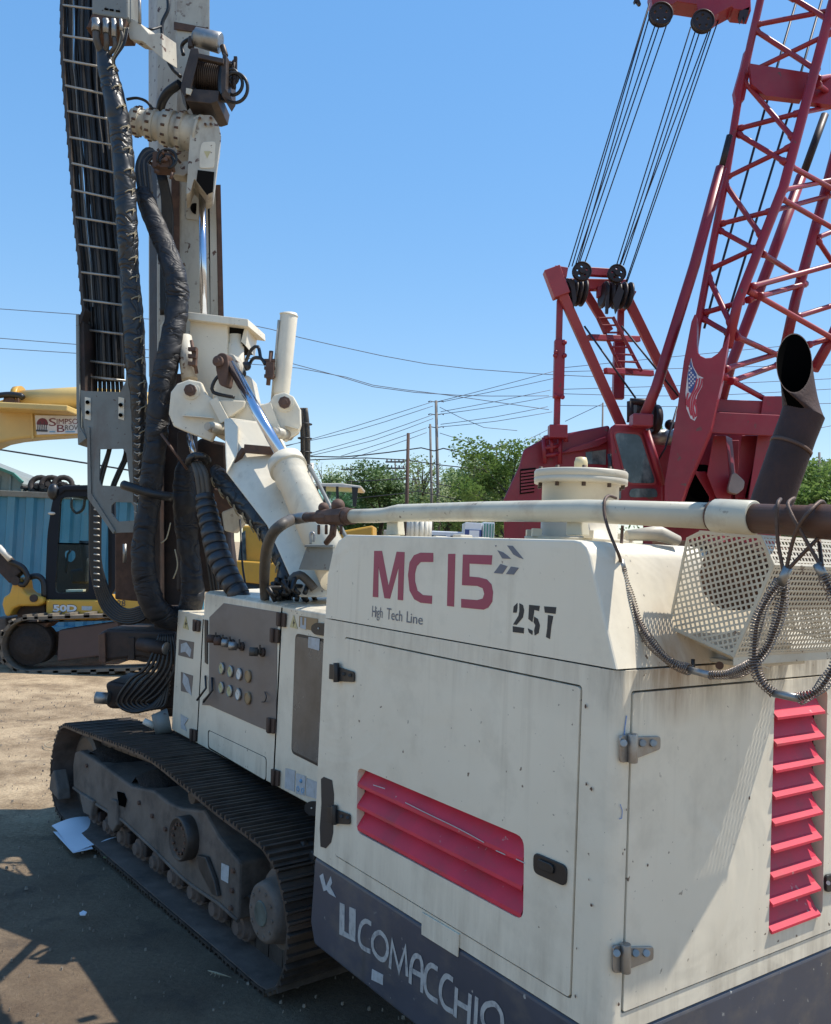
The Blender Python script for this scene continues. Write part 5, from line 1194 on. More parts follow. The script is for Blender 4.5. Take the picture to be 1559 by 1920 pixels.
# ---- crawler track
def crawler(v_out, width, name):
    """outer face at lateral offset v_out, belt runs inward"""
    prof = [(2.60, .555), (2.29, .572), (1.92, .598), (1.32, .632), (.89, .600), (.47, .560), (.21, .545), (.05, .525), (-.03, .472), (-.085, .385), (-.125, .284), (-.118, .162), (-.06, .06), (.04, .012), (.35, .010), (1.3, .010), (2.2, .012), (2.60, .025), (2.74, .09), (2.81, .20), (2.81, .34), (2.76, .45), (2.69, .525)]
    loop = [V((a, b, 0)) for a, b in prof]; n = len(loop); P = []
    for i in range(n):
        p0, p1, p2, p3 = loop[i - 1], loop[i], loop[(i + 1) % n], loop[(i + 2) % n]
        for j in range(10):
            t = j / 10; P.append(0.5 * ((2 * p1) + (p2 - p0) * t + (2 * p0 - 5 * p1 + 4 * p2 - p3) * t * t + (3 * p1 - p0 - 3 * p2 + p3) * t ** 3))
    cum = [0]
    for i in range(len(P)): cum.append(cum[-1] + (P[(i + 1) % len(P)] - P[i]).length)
    tot = cum[-1]; ns = 57; pitch = tot / ns
    def at(s):
        s %= tot; i = 0
        lo, hi = 0, len(P)
        while hi - lo > 1:
            md = (lo + hi) // 2
            if cum[md] <= s: lo = md
            else: hi = md
        i = lo; t = (s - cum[i]) / max(1e-9, cum[i + 1] - cum[i]); a = P[i]; b = P[(i + 1) % len(P)]; q = a.lerp(b, t); d = (b - a).normalized(); return q, d
    cen = V((1.35, .3, 0)); belt = MB(); rnd = random.Random(6)
    for k in range(ns):
        s0 = k * pitch; a, da = at(s0); b, db = at(s0 + pitch * .94)
        d = (b - a).normalized(); nn = V((-d.y, d.x, 0)); mid = (a + b) / 2
        if nn.dot(mid - cen) < 0: nn = -nn
        def w(p, v): return TL(p.x, v, p.y)
        t = .010; h = .016
        # shoe profile: plate with three ribs
        pr_ = [a, a + nn * (t + h), a + d * .008 + nn * (t + h), a + d * .012 + nn * t]
        Lp = (b - a).length
        for q in (.42, .78):
            c = a + d * (Lp * q); pr_ += [c - d * .008 + nn * t, c - d * .004 + nn * (t + h * .85), c + d * .004 + nn * (t + h * .85), c + d * .008 + nn * t]
        pr_ += [b + nn * t, b]
        j = rnd.uniform(-.003, .003)
        poly = [w(p, v_out + j) for p in pr_]; belt.prism(poly, -NT * width)
        # chain link inside
        ci = mid - nn * .045
        for vv in (.16, .26):
            belt.box(w(ci, v_out - vv), (w(b, 0) - w(a, 0)) * .5, NT * .012, (w(nn, 0) - w(V((0, 0, 0)), 0)) * .04)
    bo = belt.build(name, 'track', rig)
    band = MB(); m_ = 90; q = []
    for k in range(m_):
        a, d = at(tot * k / m_); nn = V((-d.y, d.x, 0))
        if nn.dot(a - cen) < 0: nn = -nn
        q.append((a - nn * .006, a - nn * .002))
    for k in range(m_):
        (a0, a1), (b0, b1) = q[k], q[(k + 1) % m_]; v0, v1 = v_out - .006, v_out - width + .006
        c_ = [TL(p.x, v, p.y) for v in (v0, v1) for p in (a0, b0, b1, a1)]
        band.add(c_, [(0, 1, 2, 3), (7, 6, 5, 4), (0, 4, 5, 1), (3, 2, 6, 7)])
    band.build('belt_lining', 'mudtrack', bo)
    # frame
    fr = MB(); fo = v_out - .05
    fp = [(5, 470), (0, 0)]
    def F_(l): return [hit(x / 2.4359, 1300 + y / 2.4359, TO + NT * fo, NT) for x, y in l]
    body_ = [(340, 270), (362, 262), (470, 330), (600, 425), (700, 445), (770, 500), (830, 525), (930, 535), (1000, 660), (1095, 775), (1088, 1040), (1000, 960), (880, 880), (820, 830), (690, 700), (560, 580), (430, 500), (335, 430), (332, 330)]
    if v_out > -1:
        fr.prism(F_(body_), -NT * .30)
        f = fr.build('track_frame', 'trackdirt', rig, .012)
        MB().prism([p + NT * .004 for p in F_([(540, 448), (570, 455), (582, 485), (575, 520), (548, 510)])], NT * .003).build('frame_slot', 'soot_hole_black', f)  # flat black plate painting in the dark of a slot
        c = hit(850 / 2.4359, 1300 + 660 / 2.4359, TO + NT * (fo + .02), NT)
        MB().lathe(c, NT, [(-.06, .10), (.035, .10), (.045, .092), (.030, .086), (.030, .04)], 36).build('gearbox_hub', 'track', f)
        for k in range(12):
            a = 2 * math.pi * k / 12; p = c + T * math.cos(a) * .066 + Z * math.sin(a) * .066
            MB().cyl(p + NT * .03, p + NT * .04, .008, seg=6).build('hub_bolt', 'rust', f)
        MB().prism([p + NT * .002 for p in F_([(1015, 775), (1050, 790), (1045, 868), (1012, 850)])], NT * .001).build('frame_sticker', 'sticker', f)
        MB().prism([p + NT * .004 for p in F_([(920, 735), (960, 745), (1000, 850), (1015, 925), (990, 915), (930, 800)])], NT * .02).build('frame_gusset', 'track', f, .004)
        lg = F_([(335, 432), (430, 502), (560, 582), (690, 702), (820, 832), (880, 882), (1000, 962), (1086, 1040)])
        MB().tube([p - NT * .002 for p in lg], .009, 8).build('frame_ledge', 'trackdirt', f)
        for bx, by in ((400, 330), (640, 500), (700, 560), (760, 620), (1070, 810), (1065, 900), (1060, 980)):
            q_ = F_([(bx, by)])[0]; MB().cyl(q_ - NT * .01, q_ + NT * .012, .012, seg=6).build('frame_bolt', 'rust', f)
        # soil heaped along the frame
        so_ = MB(); rnd = random.Random(13); gx = 34; gy = 5; vs = []
        for i in range(gx):
            for j in range(gy):
                s_ = 2.45 - i * (2.35 / (gx - 1)); vv = v_out - .07 - j * .07; z = .43 + .05 * math.sin(i * .6) + rnd.uniform(0, .05) - (.05 if j == 0 else 0) - (.12 if i > 22 else 0)
                vs.append(TL(s_, vv, z))
        so_.add(vs, [(i * gy + j, (i + 1) * gy + j, (i + 1) * gy + j + 1, i * gy + j + 1) for i in range(gx - 1) for j in range(gy - 1)], True)
        so_.build('packed_soil', 'soil', f)
        # sprocket hub near the rear
        c = TL(.055, fo + .0, .30)
        h = MB().lathe(c, NT, [(-.25, .10), (-.06, .10), (-.058, .15), (-.03, .155), (-.02, .13), (.03, .118), (.05, .112), (.058, .10), (.062, .04)], 40).build('final_drive', 'trackdirt', rig)
        MB().lathe(c + NT * .060, NT, [(0, .05), (.006, .045)], 30).build('drive_cap', mat('verdigris grease', (0.085, 0.10, 0.085), 0.6, var=.4, vscale=20), h)
        for k in range(10):
            a = 2 * math.pi * k / 10; p = c + T * math.cos(a) * .085 + Z * math.sin(a) * .085; MB().cyl(p + NT * .05, p + NT * .064, .007, seg=6).build('drive_bolt', 'trackdirt', h)
        sp = MB().lathe(TL(.07, fo - .14, .30), NT, [(0, .215), (.03, .215)], 30)
        for k in range(16):
            a = 2 * math.pi * k / 16; p = TL(.07 + math.cos(a) * .225, fo - .125, .30 + math.sin(a) * .225); sp.cyl(p - NT * .015, p + NT * .015, .022, seg=8)
        sp.build('sprocket', 'track', rig)
        # idler and guides at the far end
        MB().lathe(TL(2.48, fo - .06, .30), NT, [(-.1, .20), (-.09, .225), (0, .225), (.01, .2)], 30).build('idler_wheel', 'track', rig)
        # bottom rollers
        for k in range(9):
            s_ = .42 + k * .23
            MB().lathe(TL(s_, fo - .05, .095), NT, [(-.16, .05), (-.155, .066), (-.02, .066), (-.018, .050), (.005, .050), (.008, .03), (.025, .03)], 18).build('track_roller', 'mudtrack', rig)
            MB().box(TL(s_ + .11, fo - .05, .12), T * .022, NT * .02, Z * .030).build('roller_guard', 'darkrust', rig, .006)
        for l in ([(375, 450), (440, 490), (430, 560), (395, 545)], [(520, 480), (548, 490), (550, 600), (530, 632), (508, 600), (505, 540)]):
            MB().prism([p + NT * .02 for p in F_(l)], -NT * .04).build('chain_guide', 'trackdirt', f, .008)
        MB().prism([hit(x / 2.4359, 1300 + y / 2.4359, TO + NT * .01, NT) for x, y in ((245, 350), (262, 440), (265, 490), (222, 440), (232, 370))], -NT * .08).build('scraper', 'trackdirt', rig, .01)
        MB().tube([TL(.9, fo - .2, .54), TL(.9, fo - .02, .54)], .04, 14).build('top_roller', 'track', rig)
    else:
        MB().box(TL(1.35, fo - .2, .28), T * 1.1, NT * .15, Z * .13).build('track_frame', 'trackdirt', rig, .02)
crawler(0.0, .42, 'track_belt')
crawler(-1.75, .42, 'track_belt')
MB().box(TL(1.35, -1.0, .38), T * .8, NT * .62, Z * .14).build('chassis_frame', 'darkrust', rig, .02)

# ================================================================== wire slings hanging on the pipe
def slings():
    def build(label, strands, ferr, path, sleeve, name='wire_sling'):
        base = path[0]; t = thing(name, label, 'wire rope', tuple(base), 0, 'sprung wire slings hung on the pipe')
        i = sleeve
        MB().tube(dense(path, .012), .0042, 8).build('core_rope', 'wirerope', t)
        rnd = random.Random(int(abs(base.x) * 999)); ph = rnd.random() * 5
        MB().coil(path[:i + 1], lambda f: .0115 + .002 * math.sin(f * 17 + ph), .0013, .0062, 5, 9).build('coil_spring', 'coil', t)
        if i + 1 < len(path) - 1:
            MB().coil(path[i + 1:], lambda f: .0112 + .002 * math.sin(f * 13 + ph), .0013, .0062, 5, 9).build('coil_spring', 'coil', t)
        MB().tube([path[i], path[i + 1]], .0085, 14).build('crimp_sleeve', 'steel', t)
        for f0 in ferr: MB().tube(f0, .0095, 14).build('ferrule', 'steel', t)
        for s_ in strands:
            MB().tube(dense(s_, .01), .0042, 8).build('rope_strand', 'wirerope', t)
    q = -.115
    def P(x, y, v=q): return S(x, y, v)
    # first sling
    loop = [P(1165, 1054), P(1160, 1038, -.08), P(1144, 1000, -.075), P(1134, 965, -.078), P(1134, 940, -.09), P(1142, 930, -.12), P(1156, 934, -.15)]
    loop2 = [P(1168, 1054), P(1166, 1020, -.16), P(1168, 985, -.165)]
    build('thin coil sprung wire sling looped over the pale end of the pipe', [loop, loop2], [[P(1164, 1050), P(1169, 1071)]],
          [P(1168, 1066), P(1175, 1100), P(1188, 1140), P(1206, 1182), P(1230, 1216), P(1262, 1244), P(1294, 1256), P(1332, 1266), P(1370, 1264), P(1404, 1250, -.10), P(1436, 1220, -.10), P(1456, 1175, -.10), P(1468, 1125, -.10), P(1472, 1085, -.10)], 6)
    loopA = [P(1470, 1072, -.09), P(1460, 1020, -.085), P(1457, 975, -.08), P(1459, 945, -.085), P(1464, 936, -.12)]
    loopB = [P(1474, 1072, -.09), P(1486, 1020, -.085), P(1499, 985, -.075), P(1520, 958, -.08), P(1540, 940, -.12), P(1550, 950, -.15)]
    loopC = [P(1476, 1070, -.09), P(1520, 1024, -.10), P(1545, 1000, -.12)]
    build('coil sprung wire sling whose loop drops lowest, crossed around the rusty rod', [loopA, loopB, loopC], [[P(1478, 1064, -.09), P(1464, 1096, -.09)]],
          [P(1464, 1092, -.085), P(1444, 1116, -.085), P(1424, 1156, -.085), P(1416, 1200, -.085), P(1416, 1245, -.085), P(1428, 1278, -.085), P(1452, 1300, -.085), P(1500, 1310, -.085), P(1532, 1296, -.085), P(1556, 1266, -.085), P(1576, 1220, -.085)], 6)
    loopD = [P(1540, 1062, -.09), P(1510, 1010, -.085), P(1490, 975, -.075), P(1478, 945, -.085), P(1490, 934, -.12)]
    loopE = [P(1542, 1062, -.09), P(1536, 1010, -.15)]
    build('wire sling cut off by the right edge of the photo, hung from the rusty rod', [loopD, loopE], [[P(1533, 1058, -.09), P(1546, 1082, -.09)]],
          [P(1544, 1078, -.09), P(1560, 1110, -.09), P(1580, 1150, -.09), P(1600, 1200, -.09), P(1612, 1240, -.09)], 2)
slings()

# ================================================================== RED CRANE
def holed_disc(p, rr):
    s_ = MB(); cc = lambda c, r_, n: [c + V((math.cos(6.2832 * k / n), 0, math.sin(6.2832 * k / n))) * r_ for k in range(n)]
    s_.holed(cc(p, rr, 32), [cc(p + V((math.cos(a * 1.2566 + .4), 0, math.sin(a * 1.2566 + .4))) * rr * .55, rr * .15, 10) for a in range(5)], V((0, .05, 0)))
    s_.ring(p + V((0, -.01, 0)), V((0, 1, 0)), rr, rr * .07, 30, 6); s_.ring(p + V((0, .06, 0)), V((0, 1, 0)), rr, rr * .07, 30, 6)
    return s_
def crane():
    D = 12.0
    t = thing('lattice_boom_crane', 'red lattice boom crawler crane with a flag painted on its boom foot', 'crane', (6.5, 15.0, 0))
    def k2(l): return [(920 + x / 2.44, 480 + y / 2.44) for x, y in l]
    def k1(l): return [(940 + x / 2.5186, y / 2.5186) for x, y in l]
    def k4(l): return [(1100 + x / 3.3965, 560 + y / 3.3965) for x, y in l]
    # --- machinery house
    hs = MB(); side = k2([(60, 1110), (130, 960), (150, 885), (250, 828), (450, 790), (545, 772), (560, 1110), (560, 1330), (60, 1330)])
    hs.prism([W(x, y, 13.0) for x, y in side], V((1.0, 4.5, 0))); h = hs.build('machinery_house', 'cranered', t, .04, 3)
    lv = MB()
    for i in range(7):
        y = 984 + i * 15; lv.prism([W(*p, 12.97) for p in k2([(140, y), (206, y - 8), (206, y + 0), (140, y + 9)])], V((0, .02, 0)))
    MB().prism([W(*p, 12.985) for p in k2([(137, 975), (208, 968), (200, 1082), (135, 1090)])], V((0, .01, 0))).build('louvre_recess', 'void', h)  # black band painting in the shade between the slats
    lv.build('house_louvre', 'cranered', h)
    MB().prism([W(*p, 12.98) for p in k2([(436, 898), (530, 885), (528, 955), (470, 952), (438, 952)])], V((0, .012, 0))).build('side_window', 'glassd', h)
    MB().prism([W(*p, 12.9) for p in k2([(320, 905), (360, 880), (545, 820), (552, 840), (500, 870), (420, 890)])], V((0, .3, 0))).build('roof_eave', 'cranered', h, .01)
    for l in ([(245, 830), (250, 950)], [(318, 815), (318, 950)], [(280, 825), (280, 900)], [(245, 833), (320, 815)], [(248, 880), (318, 866)], [(250, 915), (318, 902)], [(345, 815), (345, 850)]):
        a, b = k2(l); MB().tube([W(*a, 12.8), W(*b, 12.8)], .035, 8).build('handrail', 'cranered', h)
    # --- cab
    cb = MB(); cab = k2([(545, 785), (570, 768), (690, 770), (716, 790), (790, 1045), (792, 1140), (600, 1140), (560, 960)])
    cb.prism([W(x, y, 12.3) for x, y in cab], V((.25, 1.6, 0))); c = cb.build('operator_cab', 'cranered', t, .03, 3)
    fr = k2([(560, 800), (690, 808), (766, 1048), (628, 1046), (612, 1000)]); 
    MB().prism(roundpoly([W(x, y, 12.275) for x, y in fr], .08), V((0, .03, 0))).build('windscreen_frame', 'cranepink', c)
    fr = k2([(568, 808), (684, 817), (757, 1040), (632, 1038), (618, 995)]); MB().prism(roundpoly([W(x, y, 12.262) for x, y in fr], .07), V((0, .02, 0))).build('windscreen', 'glassd', c)
    MB().prism(roundpoly([W(x, y, 12.275) for x, y in k2([(640, 1064), (760, 1064), (768, 1104), (634, 1104)])], .05), V((0, .02, 0))).build('lower_window', 'glassd', c)
    MB().prism([W(x, y, 12.26) for x, y in k2([(568, 1035), (598, 1045), (598, 1110), (566, 1110)])], V((0, .02, 0))).build('lower_window', 'glassd', c)
    MB().tube([W(*p, 12.2) for p in k2([(715, 800), (790, 1050)])], .05, 8).build('door_pillar', 'cranered', c)
    MB().tube([W(*p, 12.2) for p in k2([(545, 905), (548, 960), (560, 985)])], .03, 6).build('cab_mirror', 'black', c)
    # --- machinery between cab and boom
    m = MB(); m.tube([W(*p, 13.2) for p in k2([(715, 826), (835, 830)])], .12, 20); m.build('winch_drum', 'steel', t)
    MB().prism([W(x, y, 13.6) for x, y in k2([(710, 800), (1330, 800), (1330, 1340), (700, 1340)])], V((.3, 1.2, 0))).build('front_housing', 'cranered', t, .02)
    MB().prism([W(x, y, 13.4) for x, y in k2([(1078, 842), (1140, 842), (1135, 1110), (1085, 1110)])], V((0, .1, 0))).build('front_door', 'cranepink', t, .01)
    m = MB()
    for l in ([(640, 665), (640, 760)], [(745, 665), (745, 790)], [(640, 665), (745, 668)]):
        a, b = k2(l); m.tube([W(*a, 12.9), W(*b, 12.9)], .05, 8)
    m.lathe(W(*k2([(732, 745)])[0], 13.0), V((1, .2, 0)), [(0, .22), (.1, .22)], 20); m.lathe(W(*k2([(655, 700)])[0], 13.0), V((1, .2, 0)), [(0, .12), (.1, .12)], 16)
    m.ball(W(*k2([(822, 772)])[0], 13.0), .08); m.build('gantry_winch', 'cranedark', t)
    MB().lathe(W(*k2([(960, 1060)])[0], 12.9), V((-.2, -1, 0)), [(0, .33), (.15, .33), (.16, .2), (.05, .2)], 28).build('boom_hoist_drum', 'soot_hole_black', t)
    for l in ([(930, 985), (985, 985), (1050, 1110), (1060, 1330), (1000, 1330), (1000, 1100)], [(1000, 985), (1040, 1000), (1060, 1120), (1030, 1120)]):
        MB().prism([W(x, y, 12.7) for x, y in k2(l)], V((.1, .15, 0))).build('drum_cheek', 'cranered', t, .01)
    for l in ([(990, 1000), (1020, 820), (1078, 820), (1105, 1110), (1085, 1200), (1030, 1100)], [(1150, 820), (1230, 820), (1180, 1110), (1120, 1110)], [(1232, 822), (1292, 822), (1250, 960), (1195, 1150), (1150, 1150)]):
        MB().prism([W(x, y, 12.5) for x, y in k2(l)], V((.2, .3, 0))).build('boom_foot_rib', 'cranered', t, .01)
    w = MB().prism(roundpoly([W(x, y, 12.2) for x, y in k2([(1105, 995), (1125, 992), (1165, 1030), (1160, 1065), (1130, 1090), (1090, 1080), (1088, 1060)])], .03), V((.05, .2, 0))); w.build('work_lamp', mat('lamp housing', (0.25, 0.2, 0.18), .6), t, .01)
    # --- gantry
    def leg(a, b, w_, d1, d2, nm='gantry_leg', mt='cranepink'):
        (x0, y0), (x1, y1) = k2([a, b]); MB().bar(W(x0, y0, d1), W(x1, y1, d2), w_, w_ * .8, V((0, 1, 0))).build(nm, mt, t, .01)
    leg((325, 165), (600, 778), .135, 12.6, 13.1); leg((622, 185), (850, 650), .135, 13.4, 13.9)
    leg((278, 60), (325, 185), .24, 12.6, 12.6, 'gantry_head'); 
    leg((425, 150), (545, 345), .12, 13.2, 13.3); leg((585, 180), (640, 210), .3, 13.4, 13.4, 'gantry_head', 'cranered')
    leg((290, 70), (350, 80), .15, 12.6, 12.6, 'gantry_head')
    leg((315, 130), (620, 135), .16, 12.8, 13.1, 'gantry_cross_beam', 'cranered')
    leg((420, 70), (580, 80), .12, 12.7, 12.9, 'gantry_cross_beam', 'cranered')
    leg((505, 140), (505, 190), .12, 12.9, 12.9, 'gantry_cross_beam', 'cranered')
    leg((450, 372), (680, 380), .09, 12.9, 13.5, 'gantry_tie', 'cranered'); leg((525, 525), (742, 537), .09, 12.9, 13.5, 'gantry_tie', 'cranered')
    for a, b in (((490, 280), (600, 522)), ((560, 278), (692, 528))):
        leg(a, b, .05, 13.1, 13.2, 'ladder_rail', 'cranered')
    for i in range(8):
        f = i / 7; leg((492 + 105 * f, 284 + 230 * f), (563 + 125 * f, 282 + 238 * f), .03, 13.1, 13.15, 'ladder_rung', 'cranered')
    for x0, y0, x1, y1, d_, wd in ((318, 200, 303, 790, 12.7, .09), (317, 385, 310, 650, 12.68, .15), (308, 775, 307, 835, 12.7, .26), (597, 245, 588, 655, 13.6, .10), (590, 392, 584, 655, 13.58, .17)):
        leg((x0, y0), (x1, y1), wd, d_, d_, 'gantry_strut', 'cranered')
    for (x, y) in ((300, 440), (340, 395), (340, 455), (297, 455), (300, 640), (330, 645)): MB().ball(W(*k2([(x, y)])[0], 12.6), .035).build('strut_pin', 'cranered', t)
    for (x, y, r_, d_) in ((420, 68, 42, 12.5), (580, 78, 40, 12.6)):
        p = W(*k2([(x, y)])[0], d_); rr = r_ / 2.44 * d_ / F; s_ = MB()
        s_ = holed_disc(p, rr)
        s_.lathe(p + V((0, .04, 0)), V((0, -1, 0)), [(0, rr * .3), (.08, rr * .3)], 14); s_.build('gantry_sheave', 'cranedark', t)
    for (x, y, w_) in ((375, 165, .16), (572, 178, .2)):
        p = W(*k2([(x, y)])[0], 12.8); s_ = MB()
        for i in range(5): s_.lathe(p + V((-w_ + i * w_ * .45, 0, 0)), V((1, .15, -.1)), [(0, .17), (.02, .20), (.045, .20), (.06, .17)], 22)
        s_.build('sheave_cluster', 'cranedark', t)
    for l in ([(350, 100), (385, 110), (395, 200), (380, 240), (370, 150)], [(590, 130), (612, 160), (585, 240), (575, 262), (560, 200)], [(530, 180), (545, 170), (540, 262), (528, 258)]):
        MB().prism([W(x, y, 12.6) for x, y in k2(l)], V((0, .06, 0))).build('sheave_cheek', 'cranedark', t)
    # --- boom foot
    foot = k2([(935, 265), (945, 270), (945, 400), (950, 440), (962, 455), (985, 466), (1012, 464), (1040, 445), (1065, 412), (1085, 370), (1096, 350), (1062, 560), (1010, 790), (900, 1050), (875, 1125), (797, 1125), (797, 1040), (858, 680), (885, 480), (920, 300)])
    pts = [W(x, y, 11.6) for x, y in foot]
    ft = MB().prism(pts, V((.16, .42, .0))); fo = ft.build('boom_foot_leg', 'cranered', t, .01)
    # flag on the flank
    def fl(l, lift): return [W(x, y, 11.6 - lift) for x, y in k4(l)]
    out = [(668, 376), (680, 430), (712, 488), (745, 503), (737, 560), (708, 610), (697, 655), (703, 700), (706, 748), (690, 778), (664, 762), (638, 700), (632, 600), (645, 480)]
    MB().prism(fl(out, .004), V((0, .002, 0))).build('flag_decal', 'flagwhite', fo)
    MB().prism(fl([(667, 388), (675, 430), (702, 482), (705, 520), (672, 606), (652, 590), (646, 484)], .007), V((0, .002, 0))).build('flag_canton', 'flagblue', fo)
    rs_ = MB(); strokes = [[(722, 505), (712, 560), (680, 620), (668, 690), (684, 765)], [(738, 508), (726, 560), (694, 620), (680, 690), (694, 755)], [(706, 510), (690, 570), (662, 630), (655, 690), (668, 745)], [(668, 616), (648, 650), (645, 690)], [(648, 600), (638, 640), (638, 680)], [(700, 640), (690, 665), (700, 700), (700, 750)]]
    for i, s_ in enumerate(strokes): ribbon(rs_, dense(fl(s_, 0), .03), .022, V((0, -1, 0)), .0075 + .0006 * i)
    rs_.build('flag_stripes', 'flagred', fo)
    st_ = MB()
    for i in range(4):
        for j in range(6):
            x, y = 657 + i * 11, 430 + j * 27 + i * 14
            if y > 585 - (i - 0) * 12 or (j == 0 and i > 1): continue
            p = fl([(x, y)], .0095)[0]; st_.add([p + V((math.cos(a * 1.2566) * .014, 0, math.sin(a * 1.2566) * .014)) for a in range(5)], [(0, 1, 2, 3, 4)])
    st_.build('flag_stars', 'flagwhite', fo)
    # cross members and right leg of the boom foot
    MB().prism([W(x, y, 11.95) for x, y in k2([(1010, 712), (1335, 728), (1330, 825), (985, 808)])], V((.0, .35, .06))).build('foot_cross_beam', 'cranered', t, .01)
    MB().prism([W(x, y, 12.3) for x, y in k2([(1035, 655), (1335, 665), (1335, 728), (1015, 712)])], V((.0, .1, 0))).build('foot_cross_beam', 'cranered', t, .01)
    MB().prism([W(x, y, 12.25) for x, y in k2([(1250, 640), (1345, 640), (1345, 560), (1440, 560), (1400, 850), (1250, 1180), (1170, 1180)])], V((.2, .42, 0))).build('boom_foot_leg', 'cranered', t, .01)
    # --- lattice
    def ch(px_pts, d_, w_, nm='boom_chord', mt='cranered'):
        P_ = [W(*p, d_) for p in px_pts]; MB().tube(P_, w_, 8).build(nm, mt, t)
    c1 = k1([(915, 1640), (930, 1530), (1000, 1160), (1060, 850), (1120, 480), (1180, 200), (1225, 0), (1260, -150)])
    c2 = k1([(1070, 1640), (1118, 1430), (1335, 880), (1490, 300), (1559, 40), (1620, -180)])
    c4 = k1([(1330, 1700), (1390, 1420), (1520, 950), (1640, 500), (1760, 40)])
    c5 = k2([(1040, 700), (1130, 420), (1290, 10), (1430, -420), (1530, -760)])
    MB().tube([W(*p, 12.4) for p in c1], [.055] * len(c1), 8).build('boom_chord', 'cranered', t)
    MB().tube([W(*p, 11.9) for p in c2], [.068] * len(c2), 10).build('boom_chord', 'cranered', t)
    MB().tube([W(*p, 12.9) for p in c4], [.075] * len(c4), 10).build('boom_chord', 'cranered', t)
    MB().tube([W(*p, 12.9) for p in k2([(1480, 520), (1559, 380), (1640, 200)])], .08, 10).build('boom_chord', 'cranered', t)
    # widened plate on the left chord
    MB().prism([W(*p, 12.36) for p in k1([(1155, 235), (1180, 235), (1178, 330), (1150, 470), (1110, 480), (1103, 430), (1140, 300)])], V((0, .1, 0))).build('chord_gusset', 'cranered', t)
    # main cross plate
    MB().prism([W(*p, 12.2) for p in k1([(1175, 298), (1380, 330), (1475, 345), (1420, 470), (1250, 450), (1185, 395)])], V((.02, .12, 0))).build('boom_cross_plate', 'cranered', t)
    MB().prism([W(*p, 12.3) for p in k1([(1475, 345), (1600, 372), (1600, 500), (1440, 478)])], V((.02, .12, 0))).build('boom_cross_plate', 'cranered', t)
    lat = [([(1210, 115), (1600, 40)], 12.4, 11.9), ([(1205, 145), (1475, 320)], 12.4, 11.95), ([(1150, 352), (1530, 168)], 12.4, 11.95), ([(1150, 385), (1370, 640)], 12.4, 11.95), ([(1380, -10), (1559, 100)], 12.2, 11.9),
           ([(1130, 605), (1400, 535)], 12.4, 11.95), ([(1400, 535), (1600, 495)], 12.0, 12.9), ([(1125, 635), (1330, 758)], 12.4, 11.95), ([(1070, 835), (1350, 700)], 12.4, 11.95), ([(1060, 870), (1220, 1100)], 12.4, 11.95),
           ([(1045, 1055), (1260, 1000)], 12.4, 11.95), ([(1300, 990), (1540, 925)], 12.0, 12.9), ([(1035, 1088), (1190, 1172)], 12.4, 11.95), ([(1000, 1265), (1185, 1180)], 12.4, 11.95), ([(980, 1310), (1100, 1560)], 12.4, 12.0),
           ([(1370, 785), (1600, 910)], 11.95, 12.9), ([(1340, 895), (1600, 842)], 11.95, 12.9), ([(1330, 940), (1600, 1095)], 11.95, 12.9), ([(1190, 1350), (1600, 1240)], 11.95, 12.9), ([(1240, 1200), (1415, 1310)], 12.0, 12.9),
           ([(1415, 1345), (1180, 1412)], 12.9, 12.0), ([(1500, 1120), (1620, 1070)], 12.9, 13.2), ([(1500, 1140), (1600, 1290)], 12.9, 13.2), ([(1500, 400), (1600, 480)], 12.0, 12.9), ([(1500, 370), (1620, 350)], 12.0, 12.9)]
    for l, a, b in lat:
        p, q = k1(l); P0 = W(*p, a); Q0 = W(*q, b); u_ = (Q0 - P0).normalized(); P0 = P0 - u_ * .07; Q0 = Q0 + u_ * .09; MB().tube([P0, P0 + u_ * .10, P0 + u_ * .13, Q0 - u_ * .13, Q0 - u_ * .10, Q0], [.052, .050, .037, .037, .050, .052], 8).build('boom_lacing', 'cranered', t)
    lat2 = [([(985, 258), (1130, 215)], 12.4, 11.95), ([(978, 288), (1085, 350)], 12.4, 11.95), ([(1000, 100), (1095, 300)], 12.4, 11.95), ([(1195, 165), (1600, 395)], 11.95, 12.8), ([(1205, 138), (1600, 30)], 11.95, 12.9),
            ([(1240, 182), (1430, 130)], 12.0, 12.9), ([(1410, 275), (1600, 215)], 12.9, 13.3), ([(1130, 370), (1330, 460)], 11.95, 12.9), ([(1080, 515), (1330, 442)], 11.95, 12.9), ([(1110, 570), (1310, 500)], 12.0, 12.9), ([(1068, 550), (1340, 700)], 11.95, 12.6), ([(1460, 405), (1600, 360)], 12.6, 13.0)]
    for l, a, b in lat2:
        p, q = k2(l); P0 = W(*p, a); Q0 = W(*q, b); u_ = (Q0 - P0).normalized(); P0 = P0 - u_ * .07; Q0 = Q0 + u_ * .09; MB().tube([P0, P0 + u_ * .10, P0 + u_ * .13, Q0 - u_ * .13, Q0 - u_ * .10, Q0], [.056, .054, .040, .040, .054, .056], 8).build('boom_lacing', 'cranepink' if l[0] == (1195, 165) else 'cranered', t)
    # backstops
    a = k2([(700, 745), (760, 600), (935, 40)]); a += k1([(1040, 790)])
    MB().tube([W(*p, 12.1) for p in a], .075, 12).build('boom_backstop', 'cranered', t)
    b = k1([(1040, 795), (1080, 640)]); MB().tube([W(*p, 12.1) for p in b], .045, 10).build('backstop_rod', 'cranedark', t)
    MB().box(W(*k2([(690, 755)])[0], 12.1), V((.14, 0, 0)), V((0, .12, 0)), Z * .09).build('backstop_base', 'cranered', t, .02)
    a = k2([(1050, 690), (1100, 500), (1290, 0)]) + k1([(1420, 830)]); MB().tube([W(*p, 13.4) for p in a], .08, 12).build('boom_backstop', 'cranered', t)
    b = k1([(1425, 830), (1530, 540)]); MB().tube([W(*p, 13.4) for p in b], .060, 10).build('backstop_rod', 'cranedark', t)
